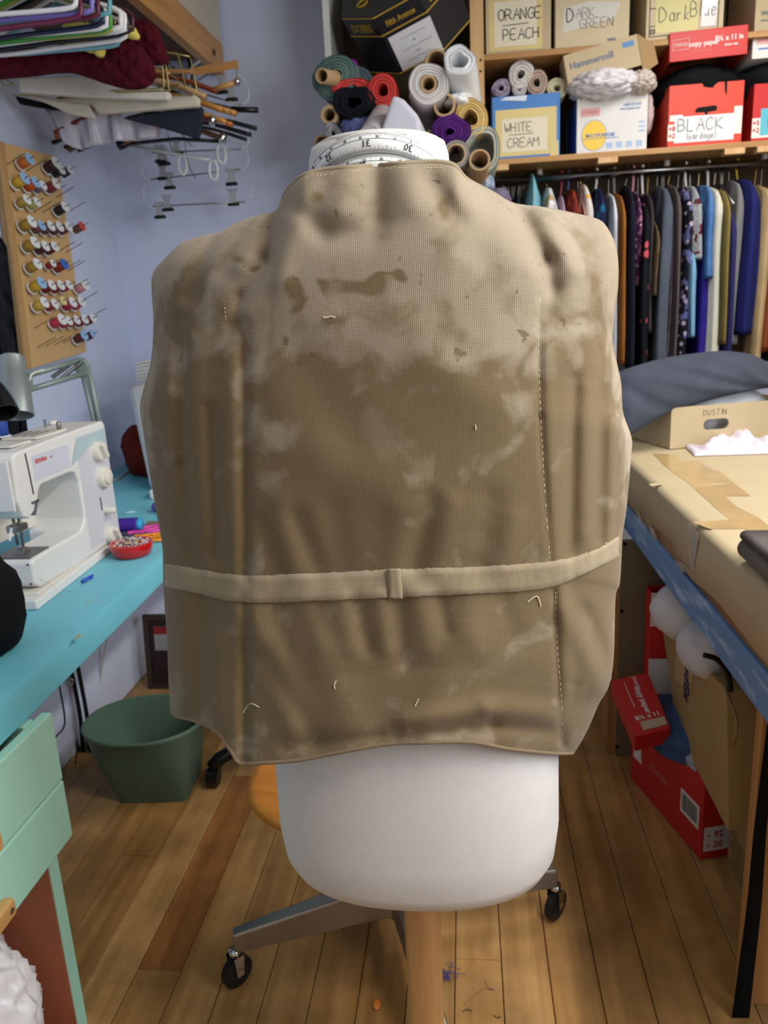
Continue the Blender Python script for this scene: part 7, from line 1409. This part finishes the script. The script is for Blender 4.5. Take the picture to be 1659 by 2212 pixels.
MB().tube(at(((272, 312), (380, 300), (486, 306)), 2.86), 0.012, 10, flat=0.5).build('lower_bar', M_HBK, t, smooth=True); MB().tube(chain([aty(345, 276, 2.85), aty(400, 240, 2.85), Vector((RX, 2.85, 2.2))], 10), 0.005, 6).build('arm', WIRE, t, smooth=True); MB().tube(hook_path(RX, 2.85, 2.195), 0.0024, 6).build('hook', WIRE, t, smooth=True)
M_CLR = mat('clear_acrylic', (214, 218, 226), 0.08, alpha=0.42, coat=0.6); M_JAW = mat('jaw_black', (14, 14, 16), 0.6)
def clip_hanger(label, Y, bar, clips, loops=(), hooktop=None, barm=None, ends=True, r=0.0028, group=None):
    A, B_ = aty(*bar[0], Y), aty(*bar[1], Y); t_ = thing('clip_hanger', label, 'hanger', tuple((A + B_)/2), group)
    MB().tube([A, B_], r, 7).build('bar', barm or WIRE, t_, smooth=True)
    if ends:
        for E_, s_ in ((A, -1), (B_, 1)):
            MB().tube(chain([E_, E_ + Vector((s_*0.028, 0, 0.012)), E_ + Vector((s_*0.034, 0, 0.045)), E_ + Vector((s_*0.02, 0, 0.085)), (A + B_)/2*0.2 + E_*0.8 + Vector((0, 0, 0.11))], 16), 0.0045, 8).build('clear_arm', M_CLR, t_, smooth=True)
    for cx_, cy_ in clips:
        q = aty(cx_, cy_, Y - 0.004)
        c = MB().prism([q + Vector(v) for v in ((-0.022, 0, 0.035), (0.022, 0, 0.035), (0.009, 0, 0.012), (0.016, 0, -0.016), (-0.016, 0, -0.016), (-0.009, 0, 0.012))], (0, 0.016, 0)).build('clip', mat('clip_clear', (176, 176, 182), 0.12, alpha=0.7, coat=0.5), t_, bevel=0.003)
        MB().tube([q + Vector((-0.022, 0.008, -0.022)), q + Vector((0.022, 0.008, -0.022))], 0.0095, 8, flat=0.7).build('jaw', M_JAW, c, smooth=True)
    for cx_, cy_ in loops:
        q = aty(cx_, cy_, Y - 0.004); MB().tube([q + Vector((0.016*math.cos(k*PI/10), 0, 0.034*math.sin(k*PI/10))) for k in range(20)], 0.006, 8, closed=True).build('loop_grip', mat('clip_white', (206, 208, 212), 0.25), t_, smooth=True)
    tp = hooktop or RZL; mid = (A + B_)/2
    z0 = mid.z + (0.11 if ends else 0.01)
    P = [mid + Vector((0, 0, 0.0 if not ends else 0.10)), Vector((RX, Y, min(z0 + 0.06, 2.18))), Vector((RX, Y, 2.22))]
    MB().tube(chain(P, 12), 0.0022, 6).build('neck', WIRE, t_, smooth=True); MB().tube(hook_path(RX, Y, 2.215), 0.0022, 6).build('hook', WIRE, t_, smooth=True)
clip_hanger('milky bar hanger with white oval grips on the left rack', 3.05, ((264, 312), (488, 352)), (), loops=((394, 356), (461, 368), (478, 332)), barm=mat('milky_bar', (206, 208, 212), 0.3), ends=False, r=0.0065)
clip_hanger('upper clear clip hanger with black jaws on the left rack', 3.12, ((330, 330), (520, 322)), ((345, 334), (352, 340), (380, 318)), hooktop=None)
clip_hanger('middle clear clip hanger with black jaws on the left rack', 3.18, ((326, 388), (520, 366)), ((364, 392), (498, 384), (350, 372)))
clip_hanger('lowest clear clip hanger with black jaws on the left rack', 3.24, ((330, 446), (528, 436)), ((343, 456), (360, 440), (502, 428)))
clip_hanger('clear clip hanger tucked behind the square wooden hanger', 3.10, ((430, 200), (520, 226)), ((478, 184), (498, 200)))
